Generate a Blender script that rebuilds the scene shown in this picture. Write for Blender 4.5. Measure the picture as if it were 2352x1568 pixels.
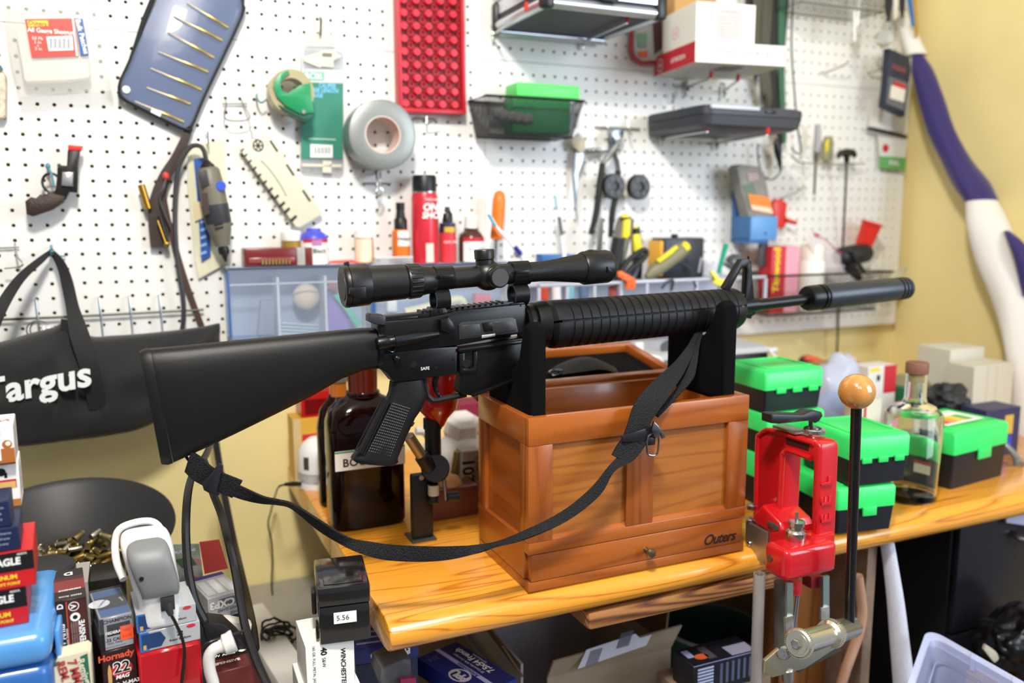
import bpy, bmesh, math, random
from math import sin, cos, pi, radians, sqrt, atan2
from mathutils import Vector, Matrix
random.seed(7)
V = Vector
scene = bpy.context.scene
for o in list(bpy.data.objects):
    bpy.data.objects.remove(o)
COL = scene.collection

# ---------------------------------------------------------------- camera, light, exposure
FPX, PITCH, YAW, ROLL = 1950.0, radians(8.507), radians(24.073), radians(-0.132)
_fw = V((sin(YAW) * cos(PITCH), cos(YAW) * cos(PITCH), -sin(PITCH)))
_rt0 = V((cos(YAW), -sin(YAW), 0))
_up0 = _rt0.cross(_fw)
RT = cos(ROLL) * _rt0 + sin(ROLL) * _up0
UP = -sin(ROLL) * _rt0 + cos(ROLL) * _up0
FW = _fw
cam = bpy.data.cameras.new('camera')
cam.sensor_width = 36.0
cam.lens = 36.0 * FPX / 2352.0
cam.clip_start = 0.02
cam.dof.use_dof = True
cam.dof.focus_distance = 1.09
cam.dof.aperture_fstop = 2.6
camo = bpy.data.objects.new('camera', cam)
COL.objects.link(camo)
m = Matrix.Identity(4)
for i, ax in enumerate((RT, UP, -FW)):
    for j in range(3):
        m[j][i] = ax[j]
camo.matrix_world = m
scene.camera = camo
scene.view_settings.view_transform = 'Standard'
scene.view_settings.look = 'None'
scene.view_settings.gamma = 1.0
scene.view_settings.use_curve_mapping = False
scene.view_settings.exposure = 0.0

w = bpy.data.worlds.new('world')
scene.world = w
w.use_nodes = True
w.node_tree.nodes['Background'].inputs[0].default_value = (0.80, 0.86, 1.0, 1)
w.node_tree.nodes['Background'].inputs[1].default_value = 0.36


def area(name, loc, target, size, power, color, sy=None):
    l = bpy.data.lights.new(name, 'AREA')
    l.energy = power
    l.color = color
    l.size = size
    if sy:
        l.shape = 'RECTANGLE'
        l.size_y = sy
    o = bpy.data.objects.new(name, l)
    COL.objects.link(o)
    o.location = loc
    o.rotation_euler = (V(target) - V(loc)).to_track_quat('-Z', 'Y').to_euler()
    return o


# the room's ceiling lamp, nearly above the photographer, and the window behind on the right
area('ceiling_lamp', (0.02, 0.12, 1.12), (0.55, 1.5, -0.2), 0.20, 39, (1.0, 0.95, 0.87))
area('bounce_fill', (0.1, -0.7, 1.2), (1.9, 1.4, -0.1), 0.9, 15, (1.0, 0.955, 0.89))  # added soft fill to brighten the right wall, not a fixture of the room
area('window_daylight', (2.25, -0.75, 0.45), (0.9, 1.5, -0.1), 1.2, 46, (0.78, 0.88, 1.0), 1.2)


# ---------------------------------------------------------------- picking real points along sight lines
def ray(x, y):
    return FW + RT * ((x - 1176.0) / FPX) - UP * ((y - 784.0) / FPX)


def at(x, y, Y):
    d = ray(x, y)
    return d * (Y / d.y)


def atz(x, y, Z):
    d = ray(x, y)
    return d * (Z / d.z)


def atx(x, y, X):
    d = ray(x, y)
    return d * (X / d.x)


def pxm(p):
    return FPX / p.dot(FW)


# ---------------------------------------------------------------- materials
def lin(h):
    h = h.lstrip('#')
    r = []
    for i in (0, 2, 4):
        c = int(h[i:i + 2], 16) / 255
        r.append(c / 12.92 if c <= .04045 else ((c + .055) / 1.055) ** 2.4)
    return (r[0], r[1], r[2], 1)


MATS = {}


def M(name, col='#808080', rough=.5, metal=0., var=0., vs=30., bump=0., bs=200., trans=0., ior=1.45, alpha=1., coat=0., spec=.5, stretch=None, emit=0, sheen=0):
    if name in MATS:
        return MATS[name]
    mt = bpy.data.materials.new(name)
    mt.use_nodes = True
    nt = mt.node_tree
    b = nt.nodes['Principled BSDF']
    c = lin(col)
    b.inputs['Base Color'].default_value = c
    b.inputs['Roughness'].default_value = rough
    b.inputs['Metallic'].default_value = metal
    b.inputs['IOR'].default_value = ior
    b.inputs['Transmission Weight'].default_value = trans
    b.inputs['Alpha'].default_value = alpha
    b.inputs['Coat Weight'].default_value = coat
    b.inputs['Specular IOR Level'].default_value = spec
    if sheen:
        b.inputs['Sheen Weight'].default_value = sheen
    if var or bump:
        tc = nt.nodes.new('ShaderNodeTexCoord')
        src = tc.outputs['Object']
        if stretch:
            mp = nt.nodes.new('ShaderNodeMapping')
            mp.inputs['Scale'].default_value = stretch
            nt.links.new(src, mp.inputs[0])
            src = mp.outputs[0]
    if var:
        n = nt.nodes.new('ShaderNodeTexNoise')
        n.inputs['Scale'].default_value = vs
        n.inputs['Detail'].default_value = 5
        nt.links.new(src, n.inputs['Vector'])
        r = nt.nodes.new('ShaderNodeValToRGB')
        r.color_ramp.elements[0].position = .3
        r.color_ramp.elements[1].position = .7
        r.color_ramp.elements[0].color = tuple(x * (1 - var) for x in c[:3]) + (1,)
        r.color_ramp.elements[1].color = tuple(min(1, x * (1 + var)) for x in c[:3]) + (1,)
        nt.links.new(n.outputs[0], r.inputs[0])
        nt.links.new(r.outputs[0], b.inputs['Base Color'])
    if bump:
        n2 = nt.nodes.new('ShaderNodeTexNoise')
        n2.inputs['Scale'].default_value = bs
        n2.inputs['Detail'].default_value = 3
        nt.links.new(src, n2.inputs['Vector'])
        bp = nt.nodes.new('ShaderNodeBump')
        bp.inputs['Strength'].default_value = bump
        bp.inputs['Distance'].default_value = .002
        nt.links.new(n2.outputs[0], bp.inputs['Height'])
        nt.links.new(bp.outputs[0], b.inputs['Normal'])
    MATS[name] = mt
    return mt


def wood(name, light, dark, mid=None, axis=0, rough=.35, freq=60., warp=1.0, coat=.25, streak=.5, lo=.22, hi=.95):
    if name in MATS:
        return MATS[name]
    mt = bpy.data.materials.new(name)
    mt.use_nodes = True
    nt = mt.node_tree
    b = nt.nodes['Principled BSDF']
    tc = nt.nodes.new('ShaderNodeTexCoord')
    mp = nt.nodes.new('ShaderNodeMapping')
    s = [1., 1., 1.]
    s[axis] = .07
    mp.inputs['Scale'].default_value = s
    nt.links.new(tc.outputs['Object'], mp.inputs[0])
    n = nt.nodes.new('ShaderNodeTexNoise')
    n.inputs['Scale'].default_value = 9
    n.inputs['Detail'].default_value = 2
    nt.links.new(mp.outputs[0], n.inputs['Vector'])
    mul = nt.nodes.new('ShaderNodeMath')
    mul.operation = 'MULTIPLY'
    mul.inputs[1].default_value = freq * warp
    nt.links.new(n.outputs[0], mul.inputs[0])
    fr = nt.nodes.new('ShaderNodeMath')
    fr.operation = 'PINGPONG'
    fr.inputs[1].default_value = 1.0
    nt.links.new(mul.outputs[0], fr.inputs[0])
    n2 = nt.nodes.new('ShaderNodeTexNoise')
    n2.inputs['Scale'].default_value = 260
    n2.inputs['Detail'].default_value = 3
    nt.links.new(mp.outputs[0], n2.inputs['Vector'])
    mx = nt.nodes.new('ShaderNodeMath')
    mx.operation = 'MULTIPLY_ADD'
    mx.inputs[1].default_value = streak
    nt.links.new(n2.outputs[0], mx.inputs[0])
    nt.links.new(fr.outputs[0], mx.inputs[2])
    r = nt.nodes.new('ShaderNodeValToRGB')
    r.color_ramp.elements[0].position = lo
    r.color_ramp.elements[0].color = lin(dark)
    r.color_ramp.elements[1].position = hi
    r.color_ramp.elements[1].color = lin(light)
    if mid:
        e = r.color_ramp.elements.new((lo + hi) / 2)
        e.color = lin(mid)
    nt.links.new(mx.outputs[0], r.inputs[0])
    nt.links.new(r.outputs[0], b.inputs['Base Color'])
    b.inputs['Roughness'].default_value = rough
    b.inputs['Coat Weight'].default_value = coat
    b.inputs['Coat Roughness'].default_value = .15
    bp = nt.nodes.new('ShaderNodeBump')
    bp.inputs['Strength'].default_value = .08
    bp.inputs['Distance'].default_value = .001
    nt.links.new(n2.outputs[0], bp.inputs['Height'])
    nt.links.new(bp.outputs[0], b.inputs['Normal'])
    MATS[name] = mt
    return mt


def webbing(name, col, s1=560., strength=1.):
    """woven strap: fine crossed ribs"""
    if name in MATS:
        return MATS[name]
    mt = M(name, col, .75, spec=.35)
    nt = mt.node_tree
    b = nt.nodes['Principled BSDF']
    tc = nt.nodes.new('ShaderNodeTexCoord')
    vo = nt.nodes.new('ShaderNodeTexVoronoi')
    vo.inputs['Scale'].default_value = s1
    nt.links.new(tc.outputs['Object'], vo.inputs['Vector'])
    bp = nt.nodes.new('ShaderNodeBump')
    bp.inputs['Strength'].default_value = strength
    bp.inputs['Distance'].default_value = .001
    nt.links.new(vo.outputs[0], bp.inputs['Height'])
    nt.links.new(bp.outputs[0], b.inputs['Normal'])
    r = nt.nodes.new('ShaderNodeValToRGB')
    c = lin(col)
    r.color_ramp.elements[0].color = tuple(x * 2.6 for x in c[:3]) + (1,)
    r.color_ramp.elements[1].color = tuple(x * .7 for x in c[:3]) + (1,)
    r.color_ramp.elements[0].position = .1
    r.color_ramp.elements[1].position = .6
    nt.links.new(vo.outputs[0], r.inputs[0])
    nt.links.new(r.outputs[0], b.inputs['Base Color'])
    return mt


# ---------------------------------------------------------------- objects
WM = {}


def thing(name, label, cat, loc=(0, 0, 0), rot=None, group=None):
    o = bpy.data.objects.new(name, None)
    o.empty_display_size = .02
    COL.objects.link(o)
    mt = Matrix.Translation(V(loc))
    if rot is not None:
        mt = mt @ (rot if isinstance(rot, Matrix) else Matrix.Rotation(rot, 4, 'Z'))
    o.matrix_world = mt
    WM[o.name] = mt
    tag(o, label, cat, group)
    return o


def tag(o, label, cat, group=None):
    o['label'] = label
    o['category'] = cat
    if group:
        o['group'] = group
    return o


def basis(o_, x, y):
    """matrix with the given origin, x axis and approximate y axis"""
    x = V(x).normalized()
    z = x.cross(V(y)).normalized()
    y = z.cross(x)
    mt = Matrix.Identity(4)
    for i, a in enumerate((x, y, z)):
        for j in range(3):
            mt[j][i] = a[j]
    for j in range(3):
        mt[j][3] = o_[j]
    return mt


def axis_m(p0, p1, upv=(0, 0, 1)):
    """matrix whose local z runs from p0 to p1"""
    z = (V(p1) - V(p0)).normalized()
    u = V(upv)
    if abs(z.dot(u)) > .98:
        u = V((0, 1, 0))
    x = u.cross(z).normalized()
    y = z.cross(x)
    mt = Matrix.Identity(4)
    for i, a in enumerate((x, y, z)):
        for j in range(3):
            mt[j][i] = a[j]
    for j in range(3):
        mt[j][3] = p0[j]
    return mt


class MB:
    def __init__(s):
        s.v, s.f = [], []

    def add(s, vs, fs, mt=None):
        n = len(s.v)
        if mt is not None:
            vs = [mt @ V(p) for p in vs]
        s.v += [V(p) for p in vs]
        s.f += [tuple(i + n for i in f) for f in fs]
        return s

    def box(s, x0, y0, z0, x1, y1, z1, mt=None, bev=0, seg=2):
        if bev:
            bm = bmesh.new()
            bmesh.ops.create_cube(bm, size=1)
            for q in bm.verts:
                q.co = V(((x0 + x1) / 2 + q.co.x * (x1 - x0), (y0 + y1) / 2 + q.co.y * (y1 - y0), (z0 + z1) / 2 + q.co.z * (z1 - z0)))
            bmesh.ops.bevel(bm, geom=bm.edges[:] , offset=bev, segments=seg, affect='EDGES', profile=.5)
            return s.bm(bm, mt)
        vs = [(x, y, z) for z in (z0, z1) for y in (y0, y1) for x in (x0, x1)]
        return s.add(vs, [(0, 2, 3, 1), (4, 5, 7, 6), (0, 1, 5, 4), (2, 6, 7, 3), (0, 4, 6, 2), (1, 3, 7, 5)], mt)

    def bm(s, bm, mt=None):
        bm.verts.ensure_lookup_table()
        bm.verts.index_update()
        s.add([q.co.copy() for q in bm.verts], [[q.index for q in f.verts] for f in bm.faces], mt)
        bm.free()
        return s

    def prism(s, pts, dv, bev=0, seg=2, mt=None):
        """polygon of 3D points pushed along vector dv"""
        dv = V(dv)
        pts = [V(p) for p in pts]
        bm = bmesh.new()
        a = [bm.verts.new(p) for p in pts]
        b = [bm.verts.new(p + dv) for p in pts]
        n = len(pts)
        bm.faces.new(a)
        bm.faces.new(b[::-1])
        for i in range(n):
            j = (i + 1) % n
            bm.faces.new((a[i], b[i], b[j], a[j]))
        bmesh.ops.recalc_face_normals(bm, faces=bm.faces[:])
        if bev:
            es = [e for e in bm.edges if (e.verts[0] in a) == (e.verts[1] in a)]
            bmesh.ops.bevel(bm, geom=es, offset=bev, segments=seg, affect='EDGES', profile=.5, clamp_overlap=True)
        return s.bm(bm, mt)

    def lathe(s, prof, n=24, mt=None, a0=0, a1=2 * pi, cap=True):
        """prof: list of (r, z) round local z"""
        full = abs(a1 - a0 - 2 * pi) < 1e-6
        k = n if full else n + 1
        vs = []
        for r, z in prof:
            for i in range(k):
                t = a0 + (a1 - a0) * i / n
                vs.append((r * cos(t), r * sin(t), z))
        fs = []
        cap = cap and prof[0] != prof[-1]
        for j in range(len(prof) - 1):
            for i in range(n):
                i2 = (i + 1) % k
                fs.append((j * k + i, j * k + i2, (j + 1) * k + i2, (j + 1) * k + i))
        if cap and full:
            if prof[0][0] > 1e-6:
                fs.append(tuple(range(k))[::-1])
            if prof[-1][0] > 1e-6:
                fs.append(tuple(range((len(prof) - 1) * k, len(prof) * k)))
        return s.add(vs, fs, mt)

    def cyl(s, p0, p1, r0, r1=None, n=16, bev=0):
        p0, p1 = V(p0), V(p1)
        r1 = r0 if r1 is None else r1
        L = (p1 - p0).length
        if bev:
            pr = [(r0 - bev, 0), (r0, bev), (r1, L - bev), (r1 - bev, L)]
        else:
            pr = [(r0, 0), (r1, L)]
        return s.lathe(pr, n, axis_m(p0, p1))

    def tube(s, pts, r, n=8, smooth=0, closed=False):
        pts = [V(p) for p in pts]
        if smooth:
            pts = spline(pts, smooth, closed)
        m_ = len(pts)
        rr = r if isinstance(r, (list, tuple)) else [r] * m_
        if len(rr) != m_:
            rr = [rr[min(len(rr) - 1, int(i * (len(rr) - 1) / (m_ - 1) + .5))] for i in range(m_)]
        up = V((0, 0, 1))
        vs = []
        prevx = None
        for i, p in enumerate(pts):
            d = (pts[(i + 1) % m_] - pts[i - 1]) if closed else (pts[min(i + 1, m_ - 1)] - pts[max(i - 1, 0)])
            d.normalize()
            if prevx is None:
                x = d.cross(up if abs(d.z) < .9 else V((0, 1, 0))).normalized()
            else:
                x = (prevx - d * prevx.dot(d))
                x = x.normalized() if x.length > 1e-6 else prevx
            prevx = x
            y = d.cross(x)
            for k in range(n):
                t = 2 * pi * k / n
                vs.append(p + (x * cos(t) + y * sin(t)) * rr[i])
        fs = []
        for i in range(m_ if closed else m_ - 1):
            i2 = (i + 1) % m_
            for k in range(n):
                k2 = (k + 1) % n
                fs.append((i * n + k, i * n + k2, i2 * n + k2, i2 * n + k))
        if not closed:
            fs.append(tuple(range(n))[::-1])
            fs.append(tuple(range((m_ - 1) * n, m_ * n)))
        return s.add(vs, fs)

    def ribbon(s, pairs, th=.0014, sm=4):
        """strap given by pairs of edge points"""
        A = spline([V(a) for a, b in pairs], sm)
        B = spline([V(b) for a, b in pairs], sm)
        n = len(A)
        vs, fs = [], []
        for i in range(n):
            t = (A[min(i + 1, n - 1)] - A[max(i - 1, 0)])
            wv = B[i] - A[i]
            nn = t.cross(wv)
            nn = nn.normalized() * th if nn.length > 1e-9 else V((0, -th, 0))
            mid = (A[i] + B[i]) / 2
            vs += [A[i] + nn, mid + nn * 1.5, B[i] + nn, B[i] - nn, mid - nn * 1.5, A[i] - nn]
        for i in range(n - 1):
            for k in range(6):
                k2 = (k + 1) % 6
                fs.append((i * 6 + k, i * 6 + k2, i * 6 + 6 + k2, i * 6 + 6 + k))
        fs.append((0, 1, 2, 3, 4, 5)[::-1])
        fs.append(tuple((n - 1) * 6 + k for k in range(6)))
        return s.add(vs, fs)

    def loft(s, rings, closed=True, cap=True):
        n = len(rings[0])
        vs = [p for r in rings for p in r]
        fs = []
        for i in range(len(rings) - 1):
            for k in range(n):
                k2 = (k + 1) % n
                fs.append((i * n + k, i * n + k2, (i + 1) * n + k2, (i + 1) * n + k))
        if cap:
            fs.append(tuple(range(n))[::-1])
            fs.append(tuple(range((len(rings) - 1) * n, len(rings) * n)))
        return s.add(vs, fs)

    def ball(s, c, r, n=16, sx=1, sy=1, sz=1):
        pr = [(r * sin(pi * i / n), -r * cos(pi * i / n)) for i in range(n + 1)]
        pr[0] = (0, -r)
        pr[-1] = (0, r)
        return s.lathe(pr, n * 2, Matrix.Translation(V(c)) @ Matrix.Diagonal((sx, sy, sz, 1)), cap=False)

    def disc(s, c, nrm, r, th, n=24, bev=0):
        c, nrm = V(c), V(nrm).normalized()
        return s.cyl(c, c + nrm * th, r, n=n, bev=bev)

    def build(s, name, mat, parent=None, local=False, smooth=40, recalc=True):
        me = bpy.data.meshes.new(name)
        if parent is not None and not local:
            mi = WM[parent.name].inverted()
            vs = [mi @ p for p in s.v]
        else:
            vs = s.v
        me.from_pydata([tuple(p) for p in vs], [], s.f)
        if recalc:
            bm = bmesh.new()
            bm.from_mesh(me)
            bmesh.ops.remove_doubles(bm, verts=bm.verts[:], dist=1e-6)
            bmesh.ops.recalc_face_normals(bm, faces=bm.faces[:])
            bm.to_mesh(me)
            bm.free()
        me.update()
        if smooth:
            me.polygons.foreach_set('use_smooth', [True] * len(me.polygons))
            me.set_sharp_from_angle(angle=radians(smooth))
        me.materials.append(mat)
        o = bpy.data.objects.new(name, me)
        COL.objects.link(o)
        if parent is not None:
            o.parent = parent
            WM[o.name] = WM[parent.name]
        else:
            WM[o.name] = Matrix.Identity(4)
        return o


def spline(p, k, closed=False):
    if len(p) < 3 and not closed:
        return [p[0].lerp(p[1], i / k) for i in range(k + 1)]
    out = []
    n = len(p)
    for i in range(n if closed else n - 1):
        p0 = p[(i - 1) % n] if closed or i > 0 else p[0] * 2 - p[1]
        p1, p2 = p[i], p[(i + 1) % n]
        p3 = p[(i + 2) % n] if closed or i + 2 < n else p[-1] * 2 - p[-2]
        for j in range(k):
            t = j / k
            out.append(.5 * ((2 * p1) + (p2 - p0) * t + (2 * p0 - 5 * p1 + 4 * p2 - p3) * t * t + (3 * p1 - p0 - 3 * p2 + p3) * t ** 3))
    if not closed:
        out.append(p[-1].copy())
    return out


def one(mb, name, mat, label, cat, group=None, smooth=40):
    """a thing that is one mesh: origin moved to its middle bottom"""
    xs = [p.x for p in mb.v]
    ys = [p.y for p in mb.v]
    zs = [p.z for p in mb.v]
    c = V(((min(xs) + max(xs)) / 2, (min(ys) + max(ys)) / 2, min(zs)))
    mb.v = [p - c for p in mb.v]
    o = mb.build(name, mat, None, smooth=smooth)
    o.location = c
    WM[o.name] = Matrix.Translation(c)
    return tag(o, label, cat, group)


def kids(o):
    return list(o.children)


def dup(o, loc, label, rot=None, parent=None, mats=None):
    c = o.copy()
    COL.objects.link(c)
    if parent is not None:
        c.parent = parent
    else:
        c.location = loc
        if rot is not None:
            c.rotation_euler = rot
        c['label'] = label
        WM[c.name] = c.matrix_basis.copy()
    for ch in kids(o):
        dup(ch, None, None, None, c)
    return c


FONT_CACHE = {}


def text_mesh(s, size, bold=0., shear=0., space=1., ext=.0, align='CENTER', th=0.):
    cu = bpy.data.curves.new('lettering', 'FONT')
    cu.body = s
    cu.size = size
    cu.offset = bold * size
    cu.shear = shear
    cu.space_character = space
    cu.align_x = align
    cu.align_y = 'CENTER'
    cu.resolution_u = 3
    cu.extrude = ext
    ob = bpy.data.objects.new('lettering', cu)
    me = bpy.data.meshes.new_from_object(ob)
    bpy.data.objects.remove(ob)
    bpy.data.curves.remove(cu)
    return me


def letters(parent, s, mt, size, mat, rot=0, sx=1., name='lettering', **kw):
    """flat lettering lying in the xy plane of local matrix mt"""
    me = text_mesh(s, size, **kw)
    T = mt @ Matrix.Rotation(radians(rot), 4, 'Z') @ Matrix.Diagonal((sx, 1, 1, 1))
    me.transform(T)
    me.materials.append(mat)
    o = bpy.data.objects.new(name, me)
    COL.objects.link(o)
    o.parent = parent
    WM[o.name] = WM[parent.name]
    return o


def wmat(parent, o_, x, y):
    """matrix in the parent's local space from a world origin and world axes"""
    return WM[parent.name].inverted() @ basis(o_, x, y)


# ---- cartons: local x along the front, y into depth, z up
FACE = {
    'front': lambda W, D, H: ((0, 0, 0), (1, 0, 0), (0, 0, 1)),
    'top': lambda W, D, H: ((0, 0, H), (1, 0, 0), (0, 1, 0)),
    'left': lambda W, D, H: ((0, D, 0), (0, -1, 0), (0, 0, 1)),
    'right': lambda W, D, H: ((W, 0, 0), (0, 1, 0), (0, 0, 1)),
    'bottom': lambda W, D, H: ((0, D, 0), (1, 0, 0), (0, -1, 0)),
}
DIM = {}


def face_m(b, face, u, v, lift=.0003):
    W, D, H = DIM[b.name]
    o_, x, y = FACE[face](W, D, H)
    su = {'front': W, 'top': W, 'left': D, 'right': D, 'bottom': W}[face]
    sv = {'front': H, 'top': D, 'left': H, 'right': H, 'bottom': D}[face]
    x, y = V(x), V(y)
    n = x.cross(y)
    return basis(V(o_) + x * u * su + y * v * sv + n * lift, x, y), su, sv


def panel(b, face, u0, v0, u1, v1, mat, lift=.0002, name='printed_panel'):
    mt, su, sv = face_m(b, face, u0, v0, lift)
    mb = MB()
    mb.add([(0, 0, 0), ((u1 - u0) * su, 0, 0), ((u1 - u0) * su, (v1 - v0) * sv, 0), (0, (v1 - v0) * sv, 0)], [(0, 1, 2, 3)], mt)
    return mb.build(name, mat, b, local=True, smooth=0, recalc=False)


def spot(b, face, u, v, r, mat, lift=.0003, n=28, r0=0., sx=1., name='printed_emblem'):
    mt, su, sv = face_m(b, face, u, v, lift)
    vs = []
    fs = []
    if r0:
        for k in range(n):
            t = 2 * pi * k / n
            vs += [(r * cos(t) * sx, r * sin(t), 0), (r0 * cos(t) * sx, r0 * sin(t), 0)]
        for k in range(n):
            k2 = (k + 1) % n
            fs.append((2 * k, 2 * k2, 2 * k2 + 1, 2 * k + 1))
    else:
        vs = [(r * cos(2 * pi * k / n) * sx, r * sin(2 * pi * k / n), 0) for k in range(n)]
        fs = [tuple(range(n))]
    mb = MB()
    mb.add(vs, fs, mt)
    return mb.build(name, mat, b, local=True, smooth=0, recalc=False)


def say(b, face, u, v, s, size, mat, rot=0, lift=.0005, **kw):
    mt, su, sv = face_m(b, face, u, v, lift)
    return letters(b, s, mt, size, mat, rot, **kw)


def carton(name, label, W, D, H, mat, loc, rot=0, bev=.0008, cat='box', group=None):
    b = thing(name, label, cat, loc, rot, group)
    DIM[b.name] = (W, D, H)
    MB().box(0, 0, 0, W, D, H, bev=bev, seg=1).build('carton_body', mat, b, local=True)
    return b


def fit(FL, FR, FT, Y=None, Z=None, BT=None, depth=.05):
    """size and pose of an upright box from its front bottom corners, top of the front-left edge, a back top corner"""
    a = at(FL[0], FL[1], Y) if Y is not None else atz(FL[0], FL[1], Z)
    b = atz(FR[0], FR[1], a.z)
    t = b - a
    ang = atan2(t.y, t.x)
    W = t.length
    H = at(FT[0], FT[1], a.y).z - a.z
    D = depth
    if BT is not None:
        q = atz(BT[0], BT[1], a.z + H) - a
        D = abs(-q.x * sin(ang) + q.y * cos(ang))
    return dict(W=W, D=D, H=H, loc=a, rot=ang)


def white():
    return M('print_white', '#f4f2ee', .5)


def black():
    return M('print_black', '#101012', .5)
# ================================================================ the room
YW, YB, ZT, XR, ZF = 1.712, 1.68, -0.5, 1.93, -1.25   # wall, pegboard face, bench top, right wall, floor
def struct(mb, name, mat, **k):
    o = mb.build(name, mat, **k)
    o['kind'] = 'structure'
    return o


yel = M('wall_yellow', '#f3e2a2', .55, var=.04, vs=6, bump=.12, bs=260)
struct(MB().box(-2.6, YW, ZF, XR + .1, YW + .1, 1.25), 'wall_back', yel)
struct(MB().box(XR, .75, ZF, XR + .1, YW, 1.25), 'wall_right', yel)
struct(MB().box(-2.6, -2.6, ZF - .05, XR + .1, YW + .1, ZF), 'floor', M('floor_grey', '#6b645c', .6, var=.15, vs=14))
struct(MB().box(-2.6, -2.6, 1.25, XR + .1, YW + .1, 1.3), 'ceiling', M('ceiling_white', '#efece4', .8, bump=.1, bs=120))

# ---------------------------------------------------------------- pegboard: four panels with real drilled holes
PEG = M('pegboard_white', '#e9e8e4', .32, spec=.4)


def pegpanel(name, label, x0, x1, z0, z1, gx, gz):
    P = .0254
    th, r = .005, .0034
    k0, k1 = math.ceil((x0 - gx) / P + .5), math.floor((x1 - gx) / P - .5)
    j0, j1 = math.ceil((z0 - gz) / P + .5), math.floor((z1 - gz) / P - .5)
    mb = MB()
    v, f = mb.v, mb.f
    h = P / 2
    ring = [(r * cos(pi * i / 4), r * sin(pi * i / 4)) for i in range(8)]
    sq = [(h, 0), (h, h), (0, h), (-h, h), (-h, 0), (-h, -h), (0, -h), (h, -h)]
    for k in range(k0, k1 + 1):
        for j in range(j0, j1 + 1):
            cx, cz = gx + k * P, gz + j * P
            n = len(v)
            v += [V((cx + a, 0, cz + b)) for a, b in sq]
            v += [V((cx + a, 0, cz + b)) for a, b in ring]
            v += [V((cx + a, th, cz + b)) for a, b in ring]
            for i in range(8):
                i2 = (i + 1) % 8
                f.append((n + i, n + 8 + i, n + 8 + i2, n + i2))
                f.append((n + 8 + i, n + 16 + i, n + 16 + i2, n + 8 + i2))
    a0, a1, b0, b1 = gx + k0 * P - h, gx + k1 * P + h, gz + j0 * P - h, gz + j1 * P + h
    for q in ((x0, z0, x1, b0), (x0, b1, x1, z1), (x0, b0, a0, b1), (a1, b0, x1, b1)):
        if q[2] - q[0] > 1e-5 and q[3] - q[1] > 1e-5:
            mb.add([(q[0], 0, q[1]), (q[2], 0, q[1]), (q[2], 0, q[3]), (q[0], 0, q[3])], [(0, 1, 2, 3)])
    rim = [(x0, z0), (x1, z0), (x1, z1), (x0, z1)]
    for i in range(4):
        p, q = rim[i], rim[(i + 1) % 4]
        mb.add([(p[0], 0, p[1]), (p[0], th, p[1]), (q[0], th, q[1]), (q[0], 0, q[1])], [(0, 1, 2, 3)])
    c = V(((x0 + x1) / 2, 0, z0))
    mb.v = [p - c for p in mb.v]
    o = mb.build(name, PEG, smooth=0, recalc=False)
    o.location = c + V((0, YB, 0))
    WM[o.name] = Matrix.Translation(o.location)
    tag(o, label, 'pegboard', 'white pegboard panels on the back wall')
    return o


XS, ZS = 0.6895, 0.3165
pegpanel('pegboard_panel', 'white pegboard panel on the wall left of the seam, behind revolver and duct tape', -.62, XS - .0006, -.297, ZS - .0006, -.1541, .1866)
pegpanel('pegboard_panel', 'white pegboard panel on the wall right of the seam, behind pliers and tool rack', XS + .0006, 1.900, -.297, ZS - .0006, .7004, .3417 - .0254)
pegpanel('pegboard_panel', 'narrow visible upper pegboard panel above the seam at top left behind the red tray', -.62, XS - .0006, ZS + .0006, .80, -.159, .3399)
pegpanel('pegboard_panel', 'upper white pegboard panel at top right behind aluminium case and hanging straps', XS + .0006, 1.900, ZS + .0006, .80, .6975, .3420)
# battens holding the boards off the wall
bt = M('batten_pine', '#cda96a', .7)
for i, x in enumerate((-.5, .69, 1.86)):
    struct(MB().box(x - .02, YB + .0052, -.29, x + .02, YW - .0005, .79), 'trim_%d' % (i + 1), bt)

# ================================================================ the pine bench
PINE = wood('pine', '#e59b30', '#b3651a', '#d68825', axis=0, rough=.24, freq=44, coat=.5, streak=.35, lo=.16, hi=.46)
TH = .045
bench = thing('workbench', 'pine workbench with rounded honey coloured top, carrying the wooden toolbox', 'workbench', (.9, 1.3, ZT))
prof = [(1.70, ZT), (.985, ZT), (.970, ZT - .004), (.960, ZT - .011), (.956, ZT - .022), (.960, ZT - .033), (.972, ZT - .042), (.99, ZT - TH), (1.70, ZT - TH)]
X0, X1 = .262, 1.825
cuts = [.985, 1.16, 1.34, 1.52, 1.70]


def plank(prof2):
    mb = MB()
    mb.prism([V((X0, y, z)) for y, z in prof2], (X1 - X0, 0, 0), bev=.004)
    return mb.build('plank', PINE, bench)


plank([p for p in prof[1:8]] + [(1.098, ZT - TH), (1.098, ZT)])
for a, b in ((1.0985, 1.30), (1.3005, 1.50), (1.5005, 1.70)):
    plank([(a, ZT), (b, ZT), (b, ZT - TH), (a, ZT - TH)])
PLY = wood('plywood_edge', '#a5703e', '#4a2c18', '#7a4a26', axis=0, rough=.6, freq=90, coat=0)
MB().box(.545, .963, ZT - TH - .026, .93, 1.12, ZT - TH, bev=.006).build('mounting_block', PLY, bench)
xp = at(2012, 1300, 1.0).x
OAK = wood('panel_oak', '#a8682f', '#7d4a20', '#93592a', axis=2, rough=.45, freq=20, coat=.1)
MB().box(.95, 1.03, ZF, .985, 1.10, ZT - TH).build('side_panel', OAK, bench)
MB().box(.985, 1.08, ZF, xp - .02, 1.10, ZT - TH).build('side_panel', OAK, bench)
PART = M('particle_board', '#8a7460', .7, var=.12, vs=90)
MB().box(xp - .02, 1.0, ZF, xp, 1.6, ZT - TH).build('side_panel', PART, bench)
mb = MB()
for i in range(4):
    p = V((xp - .02, 1.03, ZT - .12 - i * .07))
    mb.cyl(p, p + V((-.012, 0, 0)), .004, n=10)
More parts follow.
